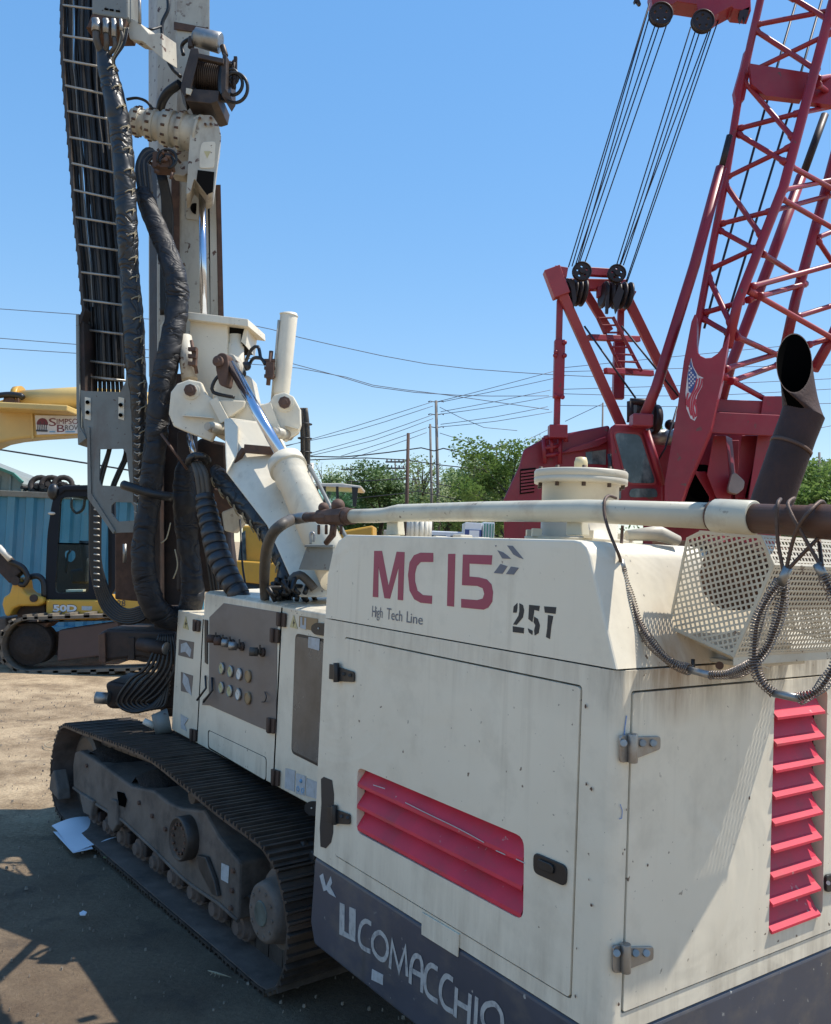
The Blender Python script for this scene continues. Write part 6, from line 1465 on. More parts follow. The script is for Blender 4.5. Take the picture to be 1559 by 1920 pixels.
    # load lines
    for l in ([(1397, 0), (1270, 430), (1140, 900), (1000, 1400), (960, 1550)], [(1515, 0), (1380, 470), (1230, 960), (1085, 1440), (1060, 1500)]):
        MB().tube([W(*p, 12.7) for p in [k1([l[0]])[0]] + k1(l[1:])], .018, 6).build('load_line', 'rope', t)
    for l in ([(430, 320), (665, 650)], [(600, 320), (860, 640)], [(855, 690), (800, 880), (770, 930)]): 
        MB().tube([W(*p, 12.55) for p in k2(l)], .014, 6).build('pendant_line', 'rope', t)
    # --- upper bridle
    MB().prism([W(*p, 11.3) for p in k1([(700, -60), (1180, -20), (1182, 50), (1100, 42), (1090, 28), (1030, 60), (1010, 75), (930, 70), (925, 20), (830, 5), (810, 20), (715, 18)])], V((.05, .3, 0))).build('bridle_beam', 'cranered', t, .01)
    for x, y, r_ in ((757, 62, 54), (955, 95, 52)):
        p = W(*k1([(x, y)])[0], 11.25); rr = r_ / 2.5186 * 11.25 / F; s_ = holed_disc(p, rr)
        s_.build('bridle_sheave', 'cranedark', t)
    for l in ([(640, -20), (648, -20), (662, 18), (652, 20), (640, 5), (632, 12), (628, 0)], [(1128, 50), (1175, 30), (1165, 75), (1150, 105), (1145, 75), (1132, 105), (1124, 75)]):
        MB().prism([W(*p, 11.3) for p in k1(l)], V((0, .05, 0))).build('bridle_clevis', 'cranedark', t)
    # reeving
    tl = [(702, 10), (697, 40), (728, 118), (748, 118), (786, 105), (706, 60)]
    bl = [(318, 1262), (335, 1258), (352, 1250), (368, 1248), (396, 1240), (350, 1290)]
    for (a, b), k_ in zip(zip(tl, bl), range(6)):
        MB().tube([W(*k1([a])[0], 11.2 + .05 * k_), W(*k1([b])[0], 12.5 + .05 * k_)], .0085, 6).build('reeving_line', 'rope', t)
    tr = [(897, 125), (918, 145), (938, 150), (985, 130), (995, 125), (1038, 60)]
    br_ = [(548, 1245), (562, 1248), (578, 1252), (560, 1262), (590, 1330), (582, 1370)]
    for (a, b), k_ in zip(zip(tr, br_), range(6)):
        MB().tube([W(*k1([a])[0], 11.2 + .05 * k_), W(*k1([b])[0], 12.6 + .05 * k_)], .0085, 6).build('reeving_line', 'rope', t)
    # undercarriage reaching the ground
    MB().wbox(1.9, 6.6, 13.2, 16.5, .9, 1.7).build('carbody', 'cranered', t, .05)
    for y0 in (12.6, 16.6):
        MB().prism([V((x, y0, z)) for x, z in ((1.6, .5), (1.9, .95), (6.9, .95), (7.2, .5), (6.9, .02), (1.9, .02))], V((0, .9, 0))).build('crawler_belt', 'track', t, .05)
crane()

# ================================================================== 50D MINI EXCAVATOR, left
def K3(l): return [(x / 3.555, 720 + y / 3.555) for x, y in l]
def mini_excavator():
    D = 11.6; dn = V((.0, 1, 0))
    t = thing('mini_excavator', 'yellow compact excavator with black glazed cab parked before the blue container', 'excavator', (-4.3, 12.3, 0))
    def pl(nm, mt, l, d_, th, bev=0, holes=None, par=None, rnd_=0):
        pts = [W(x, y, d_) for x, y in K3(l)]
        if rnd_: pts = roundpoly(pts, rnd_)
        m = MB()
        if holes: m.holed(pts, [roundpoly([W(x, y, d_) for x, y in K3(h)], .06) for h in holes], V((0, th, 0)))
        else: m.prism(pts, V((0, th, 0)))
        return m.build(nm, mt, par or t, bev)
    cabm = mat('charcoal cab frame', (0.010, 0.013, 0.019), .6, spec=.2)
    cab = pl('cab_frame', cabm, [(298, 1440), (316, 1000), (345, 800), (372, 712), (420, 682), (600, 680), (760, 690), (775, 1370), (700, 1442)], D, .06, 0, [[(402, 755), (590, 745), (592, 1395), (365, 1395)], [(668, 745), (748, 750), (745, 1368), (664, 1385)]], rnd_=.08)
    pl('cab_frame', cabm, [(298, 1440), (316, 1000), (345, 800), (372, 712), (420, 682), (600, 680), (760, 690), (775, 1370), (700, 1442)], D + 1.25, .06, 0, [[(402, 755), (720, 745), (722, 1395), (365, 1395)]], rnd_=.08)
    pl('cab_roof', cabm, [(385, 690), (420, 676), (600, 672), (760, 684), (770, 720), (600, 712), (430, 712), (390, 745)], D - .03, 1.35, .02)
    pl('side_glass', M['glassgreen'], [(398, 745), (596, 742), (592, 1400), (362, 1400)], D + .02, .01, 0)
    pl('seat', mat('cab seat', (0.02, 0.022, 0.025), .7), [(520, 1040), (560, 1050), (590, 1200), (580, 1330), (470, 1330), (460, 1240), (540, 1230), (530, 1120)], D + .5, .4, .03)
    pl('cab_lining', mat('cab lining', (0.035, 0.033, 0.03), .8), [(395, 1068), (590, 1068), (590, 1400), (365, 1400)], D + 1.18, .02, 0, [[(430, 1110), (500, 1110), (505, 1160), (470, 1195), (430, 1160)]])
    pl('door_sill', 'offwhite', [(440, 1372), (555, 1370), (552, 1384), (440, 1386)], D + .1, .1)
    pl('window_bar', 'black', [(385, 1058), (592, 1062), (592, 1072), (384, 1068)], D + .02, .03)
    pl('control_lever', 'black', [(430, 1250), (445, 1130), (465, 1105), (472, 1112), (452, 1140), (440, 1260)], D + .3, .03)
    MB().ball(W(*K3([(355, 718)])[0], D), .09, (.8, .8, 1.2)).build('mirror', 'black', t)
    MB().ball(W(*K3([(345, 862)])[0], D), .035, (1.4, 1, .6)).build('marker_light', 'offwhite', t)
    MB().tube(dense([W(*p, D + .9) for p in K3([(480, 760), (478, 820), (510, 860), (555, 830), (565, 760)])], .05), .02, 6).build('cab_cord', 'black', t)
    b = pl('body_shell', 'yellow', [(305, 1438), (700, 1440), (925, 1428), (942, 1490), (880, 1535), (720, 1560), (640, 1552), (640, 1576), (305, 1572)], D - .05, 1.5, .03)
    pl('counterweight', 'yellow', [(700, 1440), (930, 1425), (942, 1480), (800, 1540), (660, 1530)], D - .10, .2, .02)
    tm = MB(); o_ = W(*K3([(354, 1518)])[0], D - .056); wv = (W(*K3([(512, 1512)])[0], D - .056) - o_).length
    fonttext(tm, "50D", o_, RT, UP, wv, (W(*K3([(354, 1472)])[0], D - .056) - o_).length, bold=.045); tm.build('model_lettering', 'platewhite', t)
    tm = MB(); fonttext(tm, "50D", o_ + V((-.012, .004, -.012)), RT, UP, wv * 1.05, (W(*K3([(354, 1468)])[0], D - .056) - o_).length * 1.1); tm.build('lettering_outline', 'inkdark', t)  # dark printed outline behind the white letters
    tm = MB(); o_ = W(*K3([(752, 1482)])[0], D - .106); fonttext(tm, "428", o_, RT, UP, (W(*K3([(836, 1478)])[0], D - .106) - o_).length, (W(*K3([(752, 1440)])[0], D - .106) - o_).length); tm.build('fleet_number', 'inkdark', t)
    pl('sticker', 'sticker', [(545, 1480), (615, 1482), (612, 1510), (545, 1508)], D - .054, .002)
    # tracks
    for dd in (D - .35, D + 1.2):
        P_ = []; cx0, cx1 = K3([(170, 0)])[0][0], K3([(1010, 0)])[0][0]
        cA = W(*K3([(178, 1742)])[0], dd); cB = W(*K3([(960, 1720)])[0], dd); r_ = .36
        for a in range(90, 271, 15): P_.append(cA + V((math.cos(R(a)), 0, math.sin(R(a)))) * r_)
        for a in range(-90, 91, 15): P_.append(cB + V((math.cos(R(a)), 0, math.sin(R(a)))) * r_)
        pts = dense(P_ + [P_[0]], .10); m = MB()
        for i in range(len(pts) - 1):
            a, b_ = pts[i], pts[i + 1]; d_ = (b_ - a); n_ = V((d_.z, 0, -d_.x)).normalized()
            m.add([a, b_, b_ - n_ * .04, a - n_ * .04, a + V((0, .4, 0)), b_ + V((0, .4, 0)), b_ - n_ * .04 + V((0, .4, 0)), a - n_ * .04 + V((0, .4, 0))], [(0, 1, 2, 3), (4, 7, 6, 5), (0, 4, 5, 1), (3, 2, 6, 7)])
            if i % 2 == 0: m.box((a + b_) / 2 - n_ * .0 + V((0, .2, 0)), d_ * .3, V((0, .2, 0)), n_ * .03)
        m.build('rubber_track', mat('dusty track rubber', (0.16, 0.135, 0.105), .9, var=.3, vscale=5), t)
        for c_ in (cA, cB): MB().lathe(c_ + V((0, .35, 0)), V((0, -1, 0)), [(0, .27), (.25, .27), (.27, .2), (.34, .12), (.345, .05)], 26).build('track_wheel', 'soil', t)
        MB().prism([cA + V((.36, .08, .2)), cB + V((-.36, .08, .24)), cB + V((-.36, .08, -.18)), cA + V((.36, .08, -.2))], V((0, .3, 0))).build('track_frame', mat('brown track frame', (0.075, 0.05, 0.045), .7), t, .02)
    # arm and blade at the front
    pl('dozer_blade', 'trackdirt', [(-60, 1560), (40, 1560), (50, 1700), (20, 1850), (-60, 1850)], D + .2, 1.2, .02)
    pl('swing_bracket', 'yellow', [(20, 1420), (60, 1400), (88, 1300), (105, 1288), (140, 1300), (152, 1378), (180, 1400), (285, 1420), (290, 1462), (250, 1482), (130, 1482), (85, 1500), (60, 1552), (30, 1545), (10, 1470)], D - .1, .35, .03)
    MB().lathe(W(*K3([(107, 1312)])[0], D - .1), V((0, -1, 0)), [(0, .06), (.03, .06)], 12).build('pivot_pin', 'darkrust', t)
    MB().lathe(W(*K3([(228, 1428)])[0], D - .1), V((0, -1, 0)), [(0, .05), (.03, .05)], 12).build('pivot_pin', 'darkrust', t)
    pl('blade_arm', 'darkrust', [(90, 1480), (300, 1440), (305, 1560), (120, 1570)], D + .1, .5, .02)
    pl('blade_link', 'rust', [(100, 1600), (340, 1590), (300, 1625), (140, 1632)], D - .2, .3, .02)
    MB().bar(W(*K3([(-60, 1100)])[0], D), W(*K3([(120, 1290)])[0], D), .22, .16, V((0, 1, 0))).build('boom_arm', 'darkrust', t, .02)
    MB().tube([W(*p, D - .15) for p in K3([(-10, 1085), (68, 1170)])], .04, 10).build('boom_cylinder', 'offwhite', t)
    for i in range(3):
        MB().tube(dense([W(*p, D - .1 + i * .05) for p in K3([(60, 1180 + i * 14), (150, 1220 + i * 10), (185, 1290), (160, 1340), (130, 1330)])], .05), .035, 8).build('boom_hose', 'rubber', t)
    MB().tube(dense([W(*p, D) for p in K3([(190, 1290), (250, 1280), (290, 1320), (295, 1420)])], .05), .04, 8).build('boom_hose', 'rubber', t)
mini_excavator()

def big_boom():
    D = 14.5
    t = thing('excavator_arm', 'large yellow excavator arm with a white company sign, raised behind the blue container', 'excavator', (-9.2, 14.6, 0))
    m = MB().prism([W(x, y, D) for x, y in K3([(-500, 230), (-200, 160), (0, 150), (60, 152), (520, 192), (900, 190), (1150, 330), (1180, 800), (1080, 800), (980, 500), (850, 400), (520, 338), (230, 355), (90, 370), (0, 388), (-400, 560), (-900, 700)])], V((0, .45, 0)))
    m.build('boom', 'paleyellow', t, .05, 3)
    MB().bar(W(*K3([(-20, 163)])[0], D - .05), W(*K3([(520, 190)])[0], D - .05), .10, .9, V((0, 1, 0))).build('boom_top_plate', 'paleyellow', t, .02)
    MB().tube([W(*p, D + .3) for p in K3([(140, 118), (540, 92), (1000, 130)])], .19, 20).build('arm_cylinder', 'paleyellow', t)
    MB().tube([W(*p, D + .3) for p in K3([(110, 118), (152, 115)])], .26, 20).build('cylinder_gland', 'yellow', t)
    MB().prism(roundpoly([W(x, y, D + .1) for x, y in K3([(-40, 120), (40, 96), (110, 90), (130, 118), (112, 150), (-40, 152)])], .08), V((0, .4, 0))).build('cylinder_lug', 'yellow', t, .02)
    MB().lathe(W(*K3([(80, 120)])[0], D + .1), V((0, -1, 0)), [(0, .13), (.05, .13), (.06, .08), (.08, .08)], 16).build('lug_pin', 'rust', t)
    MB().tube(dense([W(*p, D) for p in K3([(-60, 80), (0, 75), (60, 70), (140, 78), (155, 95)])], .1), .05, 8).build('boom_hose', 'rubber', t)
    MB().bar(W(*K3([(215, 195)])[0], D - .01), W(*K3([(222, 365)])[0], D - .01), .03, .06, V((0, 1, 0))).build('weld_seam', 'paleyellow', t)
    # sign
    sg = MB().prism([W(x, y, D - .03) for x, y in K3([(232, 208), (700, 214), (700, 322), (246, 337)])], V((0, .02, 0))).build('company_sign', 'platewhite', t)
    def ft(s, x0, y0, x1, ytop, mt):
        tm = MB(); o_ = W(*K3([(x0, y0)])[0], D - .034); fonttext(tm, s, o_, (W(*K3([(x1, y0 - (x1 - x0) * .005)])[0], D - .034) - o_).normalized(), UP, (W(*K3([(x1, y0)])[0], D - .034) - o_).length, (W(*K3([(x0, ytop)])[0], D - .034) - o_).length); tm.build('sign_lettering', mt, t)
    ft("S", 325, 280, 374, 228, 'maroon'); ft("IMPSON", 378, 268, 560, 232, 'maroon')
    ft("B", 380, 320, 430, 272, 'maroon'); ft("ROWN", 434, 308, 570, 274, 'inkdark')
    e = MB(); c = W(*K3([(282, 265)])[0], D - .034)
    e.prism([c + V((math.cos(R(a)) * .095, 0, math.sin(R(a)) * .095)) for a in range(-10, 191, 20)], V((0, .002, 0)))
    e.build('sign_emblem', 'maroon', t)
    e = MB()
    for i in range(5): e.bar(c + V((-.07 + i * .035, -.003, -.10)), c + V((-.07 + i * .035, -.003, .0 + (.04 if i % 2 else 0))), .012, .004, V((0, 1, 0)))
    e.bar(c + V((-.095, -.006, -.115)), c + V((.095, -.006, -.115)), .004, .03); e.build('sign_emblem', 'inkdark', t)
    for x0, x1, y in ((330, 368, 318), (436, 500, 318)):
        e = MB(); a = W(*K3([(x0, y)])[0], D - .034); b_ = W(*K3([(x1, y)])[0], D - .034); e.bar(a, b_, .004, .02); e.build('sign_rule', 'blue', t)
    # machine body out of sight to the left carrying the arm
    MB().wbox(-16.5, -11.5, D - 1, D + 2, .9, 2.6).build('house', 'yellow', t, .1)
    MB().wbox(-17, -11, D - 1.2, D - .4, .02, .9).build('crawler', 'track', t, .1)
    MB().wbox(-17, -11, D + 1.6, D + 2.4, .02, .9).build('crawler', 'track', t, .1)
    MB().bar(V((-14, D + .4, 2.2)), W(-120, 800, D + .4), .7, .8).build('boom_root', 'yellow', t, .05)
big_boom()

# ================================================================== container and things on it
def container():
    D = 15.5
    t = thing('shipping_container', 'blue corrugated shipping container behind the compact excavator', 'container', (-8, 16, 0))
    x0 = W(-60, 1000, D).x; x1 = W(330, 1000, D).x; zt = W(60, 922, D).z
    m = MB(); x = x0; pts = []
    while x < x1:
        pts += [(x, 0), (x + .13, 0), (x + .17, .07), (x + .29, .07)]; x += .33
    front = [V((a, D + b, 0)) for a, b in pts]; n = len(front)
    m.add([p + Z * .12 for p in front] + [p + Z * (zt - .1) for p in front], [(i, i + 1, i + 1 + n, i + n) for i in range(n - 1)])
    m.wbox(x0, x1, D + .09, D + 2.4, .12, zt - .02)
    m.build('corrugated_wall', 'container', t)
    MB().wbox(x0, x1, D - .04, D + .1, zt - .10, zt).build('top_rail', 'ltgrey', t, .01)
    MB().wbox(x0, x1, D - .04, D + .1, .02, .13).build('bottom_rail', 'container', t, .01)
    # skip on top
    s = thing('scrap_skip', 'grey open skip with a teal rim standing on the container', 'skip', (-8, 17, zt))
    a = W(-60, 915, D + 1).x; b = W(58, 915, D + 1).x; z1 = W(20, 893, D + 1).z
    m = MB().prism([V((a, D + .6, zt)), V((b, D + .6, zt)), V((b + .02, D + .6, z1 - .15)), V((b - .15, D + .6, z1)), V((a, D + .6, z1 + .35))], V((0, 1.4, 0))); m.build('skip_body', 'dumpster', s, .01)
    m = MB()
    for i in range(10): m.box(V((b - .2 - i * .2, D + .58, (zt + z1) / 2)), V((.02, 0, 0)), V((0, .02, 0)), Z * (z1 - zt) * .42)
    m.build('skip_ribs', 'dumpster', s)
    MB().bar(V((a, D + .57, z1 + .37)), V((b - .15, D + .57, z1 + .02)), .06, .05).bar(V((b - .15, D + .57, z1 + .02)), V((b + .03, D + .57, z1 - .13)), .06, .05).build('skip_rim', 'teal', s)
    d_ = MB(); rnd = random.Random(21)
    for i in range(60):
        px_ = rnd.uniform(62, 150); h = 12 - abs(px_ - 100) * .15; p = W(px_, 918 - rnd.uniform(0, h), D + rnd.uniform(.3, 1.2)); q = W(px_ + rnd.uniform(-25, 25), 918 - rnd.uniform(-1, h), D + rnd.uniform(.3, 1.2)); d_.tube([p, q], rnd.uniform(.03, .06), 6)
    for px_ in (75, 95, 118): d_.ring(W(px_, 910, D + .5), V((.2, -1, .4)), .16, .05, 16, 6)
    tag(d_.build('scrap_heap', 'debris'), 'heap of dark hoses and scrap lying on the blue container', 'scrap')
container()

# ================================================================== wheel loader behind
def loader():
    D = 19.0
    t = thing('wheel_loader', 'yellow machine with a cream roofed glass cab parked behind the rig', 'loader', tuple(G(560, 1150)))
    def pl(nm, mt, l, d_, th, bev=0): return MB().prism([W(x, y, d_) for x, y in l], V((0, th, 0))).build(nm, mt, t, bev)
    pl('cab_roof', 'offwhite', [(587, 906), (640, 906), (678, 911), (676, 916), (588, 912)], D, 1.6, .02)
    pl('cab_frame', 'black', [(590, 912), (596, 912), (600, 945), (592, 945)], D, .05); pl('cab_frame', 'black', [(606, 912), (611, 912), (612, 946), (607, 946)], D, .05)
    pl('cab_frame', 'black', [(630, 912), (635, 912), (636, 946), (631, 946)], D, .05); pl('cab_frame', 'black', [(660, 913), (672, 914), (668, 950), (662, 950)], D, .05)
    pl('cab_glass', 'glassgreen', [(592, 913), (664, 914), (664, 970), (592, 970)], D + .1, .02)
    pl('cab_glass', 'glassgreen', [(592, 913), (664, 914), (664, 970), (592, 970)], D + 1.4, .02)
    pl('body_panel', 'yellow', [(455, 985), (480, 985), (488, 1003), (560, 1010), (700, 985), (700, 1040), (560, 1100), (540, 1125), (440, 1125), (450, 1060)], D - .2, 1.8, .04)
    pl('fender', 'yellow', [(430, 1050), (520, 1056), (530, 1100), (440, 1090)], D - .4, .3, .03)
    pl('window_panel', 'glassd', [(452, 1000), (460, 995), (462, 1050), (446, 1056)], D - .25, .05)
    for x in (470, 640): MB().lathe(W(x, 1118, D - .3) , V((0, -1, 0)), [(-.5, .62), (0, .62), (.05, .5), (.04, .25), (.08, .2)], 26).build('wheel', 'rubber', t)
    MB().tube([W(584, 868, D), W(585, 945, D)], .05, 8).build('roof_post', 'offwhite', t)
loader()

# ================================================================== background vehicles seen under the pipe
def back_vehicles():
    D = 42
    def car(px_, w_, h_, nm, lab, mt, cat, d_=D):
        z = 0; c = W(px_, 1000, d_); t = thing(nm, lab, cat, (c.x, d_, 0))
        zt = W(px_, 984, d_).z if h_ is None else h_
        prof = [(-w_ / 2, .45), (-w_ / 2, 1.15), (-w_ * .42, 1.25), (-w_ * .22, zt - .1), (-w_ * .16, zt), (w_ * .12, zt), (w_ * .2, zt - .15), (w_ * .24, 1.3), (w_ / 2, 1.25), (w_ / 2, .45)]
        MB().prism([V((c.x + a, d_, b)) for a, b in prof], V((0, 1.9, 0))).build('body', mt, t, .05)
        gl = [(-w_ * .36, 1.28), (-w_ * .21, zt - .2), (-w_ * .04, zt - .2), (-w_ * .04, 1.28)]; g2 = [(w_ * .0, 1.28), (w_ * .0, zt - .2), (w_ * .12, zt - .2), (w_ * .19, 1.28)]
        for g_ in (gl, g2): MB().prism([V((c.x + a, d_ - .02, b)) for a, b in g_], V((0, .02, 0))).build('window', 'glassd', t)
        for sx in (-.3, .3): MB().lathe(V((c.x + sx * w_, d_ + .2, .36)), V((0, -1, 0)), [(0, .36), (.22, .36), (.24, .2)], 18).build('wheel', 'rubber', t)
        return t
    car(845, 5.4, 2.65, 'pickup_truck', 'white pickup truck parked far behind the hood, under the pipe', 'carwhite', 'truck')
    car(730, 4.8, 2.35, 'parked_car', 'dark parked car far behind the rusty valve', 'void', 'car', 44)
    car(700, 4.4, 2.25, 'yellow_vehicle', 'yellow vehicle far away just right of the rusty valve', 'paleyellow', 'vehicle', 38)
    c = W(888, 1000, 40); t = thing('generator_trailer', 'white box trailer with small dark lettering far behind the hood', 'trailer', (c.x, 40, 0))
    a, b = W(872, 1000, 40).x, W(903, 1000, 40).x; zt = W(888, 980, 40).z; MB().wbox(a, b, 40, 42.5, .9, zt).build('box_body', 'carwhite', t, .02); MB().wbox(a, b, 39.97, 40, .9, zt - .32).build('box_panel', 'flagblue', t)
    MB().wbox(a + .2, b - .1, 39.94, 39.97, 1.3, zt - .35).build('box_panel', 'carwhite', t)
    for x in (a + .5, b - .5): MB().lathe(V((x, 40.3, .4)), V((0, -1, 0)), [(0, .4), (.2, .4)], 16).build('wheel', 'rubber', t)
    c = W(916, 1000, 40); t = thing('container_office', 'pale striped site cabin far behind the hood beside the red crane', 'cabin', (c.x, 40, 0))
    a, b = W(906, 1000, 40).x, W(928, 1000, 40).x; m = MB().wbox(a, b, 40.2, 43, .02, W(916, 979, 40).z); m.build('cabin_body', 'carwhite', t, .02)
    m = MB()
    for i in range(4): m.wbox(a + .05 + i * .13, a + .11 + i * .13, 40.15, 40.2, 1.2, W(916, 982, 40).z)
    m.build('cabin_stripes', 'teal', t)
    # right side: house and cars near the exhaust
    c = W(1545, 900, 62); t = thing('gabled_house', 'beige gabled house far away at the right edge', 'house', (c.x, 62, 0))
    zt = W(1545, 905, 62).z; a = W(1520, 900, 62).x; b = a + 9
    MB().prism([V((a, 62, 0)), V((b, 62, 0)), V((b, 62, zt)), V((a, 62, zt))], V((0, 8, 0))).build('wall', 'building', t)
    MB().prism([V((a - .4, 61.7, zt)), V((b + .4, 61.7, zt)), V(((a + b) / 2, 61.7, zt + 2.4))], V((0, 8.6, 0))).build('roof', 'roofing', t)
    for x in (a + 1, a + 3.2, a + 6): MB().wbox(x, x + .8, 61.95, 62, zt - 1.8, zt - .6).build('window', 'glassd', t)
    t = car(1530, 4.6, 2.55, 'parked_suv', 'dark parked car just above the pipe beside the exhaust stack', 'debris', 'car', 40)
back_vehicles()

# ================================================================== utility poles and lines
def poles():
    def pole(px0, px1, yt, yb, w, D, mt, lab, arms=()):
        a = W(px0, yt, D); b = W(px1, yb, D); d = (a - b).normalized(); foot = b - d * (b.z / d.z)
        t = thing('utility_pole', lab, 'utility pole', tuple(foot), 0, 'utility poles beyond the yard')
        MB().tube([foot, a], [w * .52, w * .38], 10).build('pole_shaft', mt, t)
        for (y, half, dx) in arms:
            c = W(px0 + (px1 - px0) * (y - yt) / (yb - yt) + dx, y, D); h = half * D / F
            MB().bar(c - RT * h, c + RT * h, .14, .12).build('crossarm', mt, t)
            for s_ in (-.85, -.4, .4, .85): MB().cyl(c + RT * h * s_, c + RT * h * s_ + Z * .22, .06, seg=6).build('insulator', 'pole', t)
        return t
    p = pole(818, 822, 751, 945, .26, 62, 'pole', 'tallest grey utility pole with four tiers of insulators on short brackets', ())
    for y in (754, 778, 802):
        for s_ in (-1, 1):
            c = W(818, y, 62); MB().tube([c, c + RT * .42 * s_ + Z * .08, c + RT * .55 * s_ + Z * .02], [.03, .03, .05], 6).build('bracket_insulator', 'poledark', p)
    pole(807, 810, 795, 945, .2, 58, 'pole', 'brown grey bare utility pole just left of the tallest one')
    pole(766, 763, 812, 948, .23, 48, 'poledark', 'dark brown bare pole left of the two grey poles')
    pole(741, 745, 862, 950, .14, 66, 'pole', 'thin utility pole with two crossarms before the round dark tree', ((866, 18, 0), (878, 18, 0)))
    pole(658, 659, 877, 920, .15, 78, 'pole', 'small distant pole with one crossarm near the cab roof', ((880, 19, 0),))
    pole(931, 934, 835, 915, .17, 70, 'pole', 'utility pole with one wide crossarm beside the red crane', ((840, 20, 0),))
    pole(1131, 1130, 755, 820, .16, 60, 'pole', 'grey pole rising between the crane gantry and the cab')
    pole(1537, 1538, 848, 940, .16, 46, 'pole', 'grey pole at the right edge before the leafy tree')
    pole(929, 930, 828, 845, .05, 70.2, 'pole', 'thin mast tip over the crossarm pole') if False else None
    def wire(label, pts, D, r=.02, mt='wire'):
        P_ = dense([W(x, y, D) for x, y in pts], 2.5) if len(pts) > 2 else [W(x, y, D) for x, y in pts]
        tag(MB().tube(P_, r, 5).build('power_line', mt), label, 'power line', 'overhead lines across the sky')
    k = 2.887
    def c(l): return [(520 + x / k, 720 + y / k) for x, y in l]
    R1 = .022
    wire('highest overhead line at the left edge, sloping down behind the mast towards the gantry', [(-40, 577), (0, 579), (260, 597), (465, 608), (560, 632), (800, 682), (1030, 702), (1130, 706)], 50, R1)
    wire('overhead line entering at the left edge in the middle of three', [(-40, 631), (0, 634), (137, 645), (270, 655), (550, 682), (700, 725), (860, 741), (1030, 742)], 50, R1)
    wire('lowest of the three overhead lines at the left edge above the yellow arm', [(-40, 650), (0, 653), (140, 662), (560, 690), (700, 722), (820, 738), (1030, 768)], 52, R1)
    wire('dark cable crossing the bracket window below the yellow arm', [(-60, 835), (0, 843), (160, 868), (245, 882), (400, 897)], 30, .03, 'cablewire')
    tops = [([(20, 345), (400, 235), (845, 95)], 'uppermost line running left from the top of the tallest pole'), ([(20, 338), (430, 250), (845, 118)], 'second line running left from the tallest pole'),
            ([(190, 372), (520, 280), (845, 165)], 'third line running left from the tallest pole'), ([(180, 388), (520, 305), (845, 186)], 'fourth line running left from the tallest pole'),
            ([(345, 390), (600, 310), (810, 236)], 'upper line to the bare pole left of the tallest'), ([(400, 402), (610, 335), (810, 262)], 'lower line to the bare pole left of the tallest'),
            ([(870, 95), (1050, 50), (1240, 0), (1500, -70)], 'uppermost line rising right from the tallest pole'), ([(890, 97), (1120, 50), (1360, 0), (1560, -45)], 'second line rising right from the tallest pole'),
            ([(885, 150), (1180, 95), (1480, 32)], 'third line running right from the tallest pole to the gantry'), ([(885, 163), (1180, 122), (1490, 66)], 'fourth line running right from the tallest pole to the gantry'),
            ([(885, 218), (1180, 178), (1465, 122)], 'fifth line running right from the tallest pole to the gantry'), ([(885, 232), (1180, 202), (1490, 150)], 'lowest line running right from the tallest pole to the gantry'),
            ([(880, 125), (990, 180), (1120, 235), (1300, 252)], 'line drooping right from the tallest pole towards the red house'), ([(880, 265), (960, 290), (1080, 330)], 'short line drooping right from the lowest bracket of the tallest pole'),
            ([(1188, 330), (1330, 315), (1480, 240)], 'line from the crossarm pole to the crane gantry')]
    for l, lab in tops: wire(lab, c(l), 61, R1)
    wire('thick dark cable hung highest between the bare poles', c([(0, 378), (200, 392), (350, 395), (600, 370), (780, 345), (850, 362), (900, 348), (1100, 395), (1300, 425)]), 56, .04, 'cablewire')
    wire('thick dark cable sagging below the highest one', c([(150, 412), (480, 400), (690, 410), (900, 440), (1280, 480)]), 56, .035, 'cablewire')
    wire('dark cable crossing in front of the round tree', c([(380, 530), (560, 520), (690, 512), (760, 515), (940, 555), (1150, 590)]), 54, .03, 'cablewire')
    wire('lowest dark cable crossing before the trees', c([(400, 620), (560, 605), (700, 590), (760, 580), (880, 605), (1020, 632)]), 54, .03, 'cablewire')
    rr = [([(1050, 690), (1250, 670), (1559, 640)], 'highest line behind the crane gantry'), ([(1050, 697), (1300, 690), (1600, 683)], 'second line behind the crane gantry'), ([(1050, 730), (1300, 722), (1600, 708)], 'third line behind the crane gantry'), ([(1050, 738), (1300, 742), (1600, 727)], 'fourth line behind the crane gantry'), ([(1050, 760), (1300, 762), (1600, 755)], 'lowest line behind the crane gantry'),
          ([(1480, 905), (1600, 860)], 'line at the right edge above the leafy tree'), ([(1450, 820), (1600, 790)], 'upper line at the right edge beside the exhaust stack'), ([(1060, 790), (1130, 757)], 'short line from the gantry to the pole behind the cab')]
    for l, lab in rr: wire(lab, l, 58, R1)
poles()

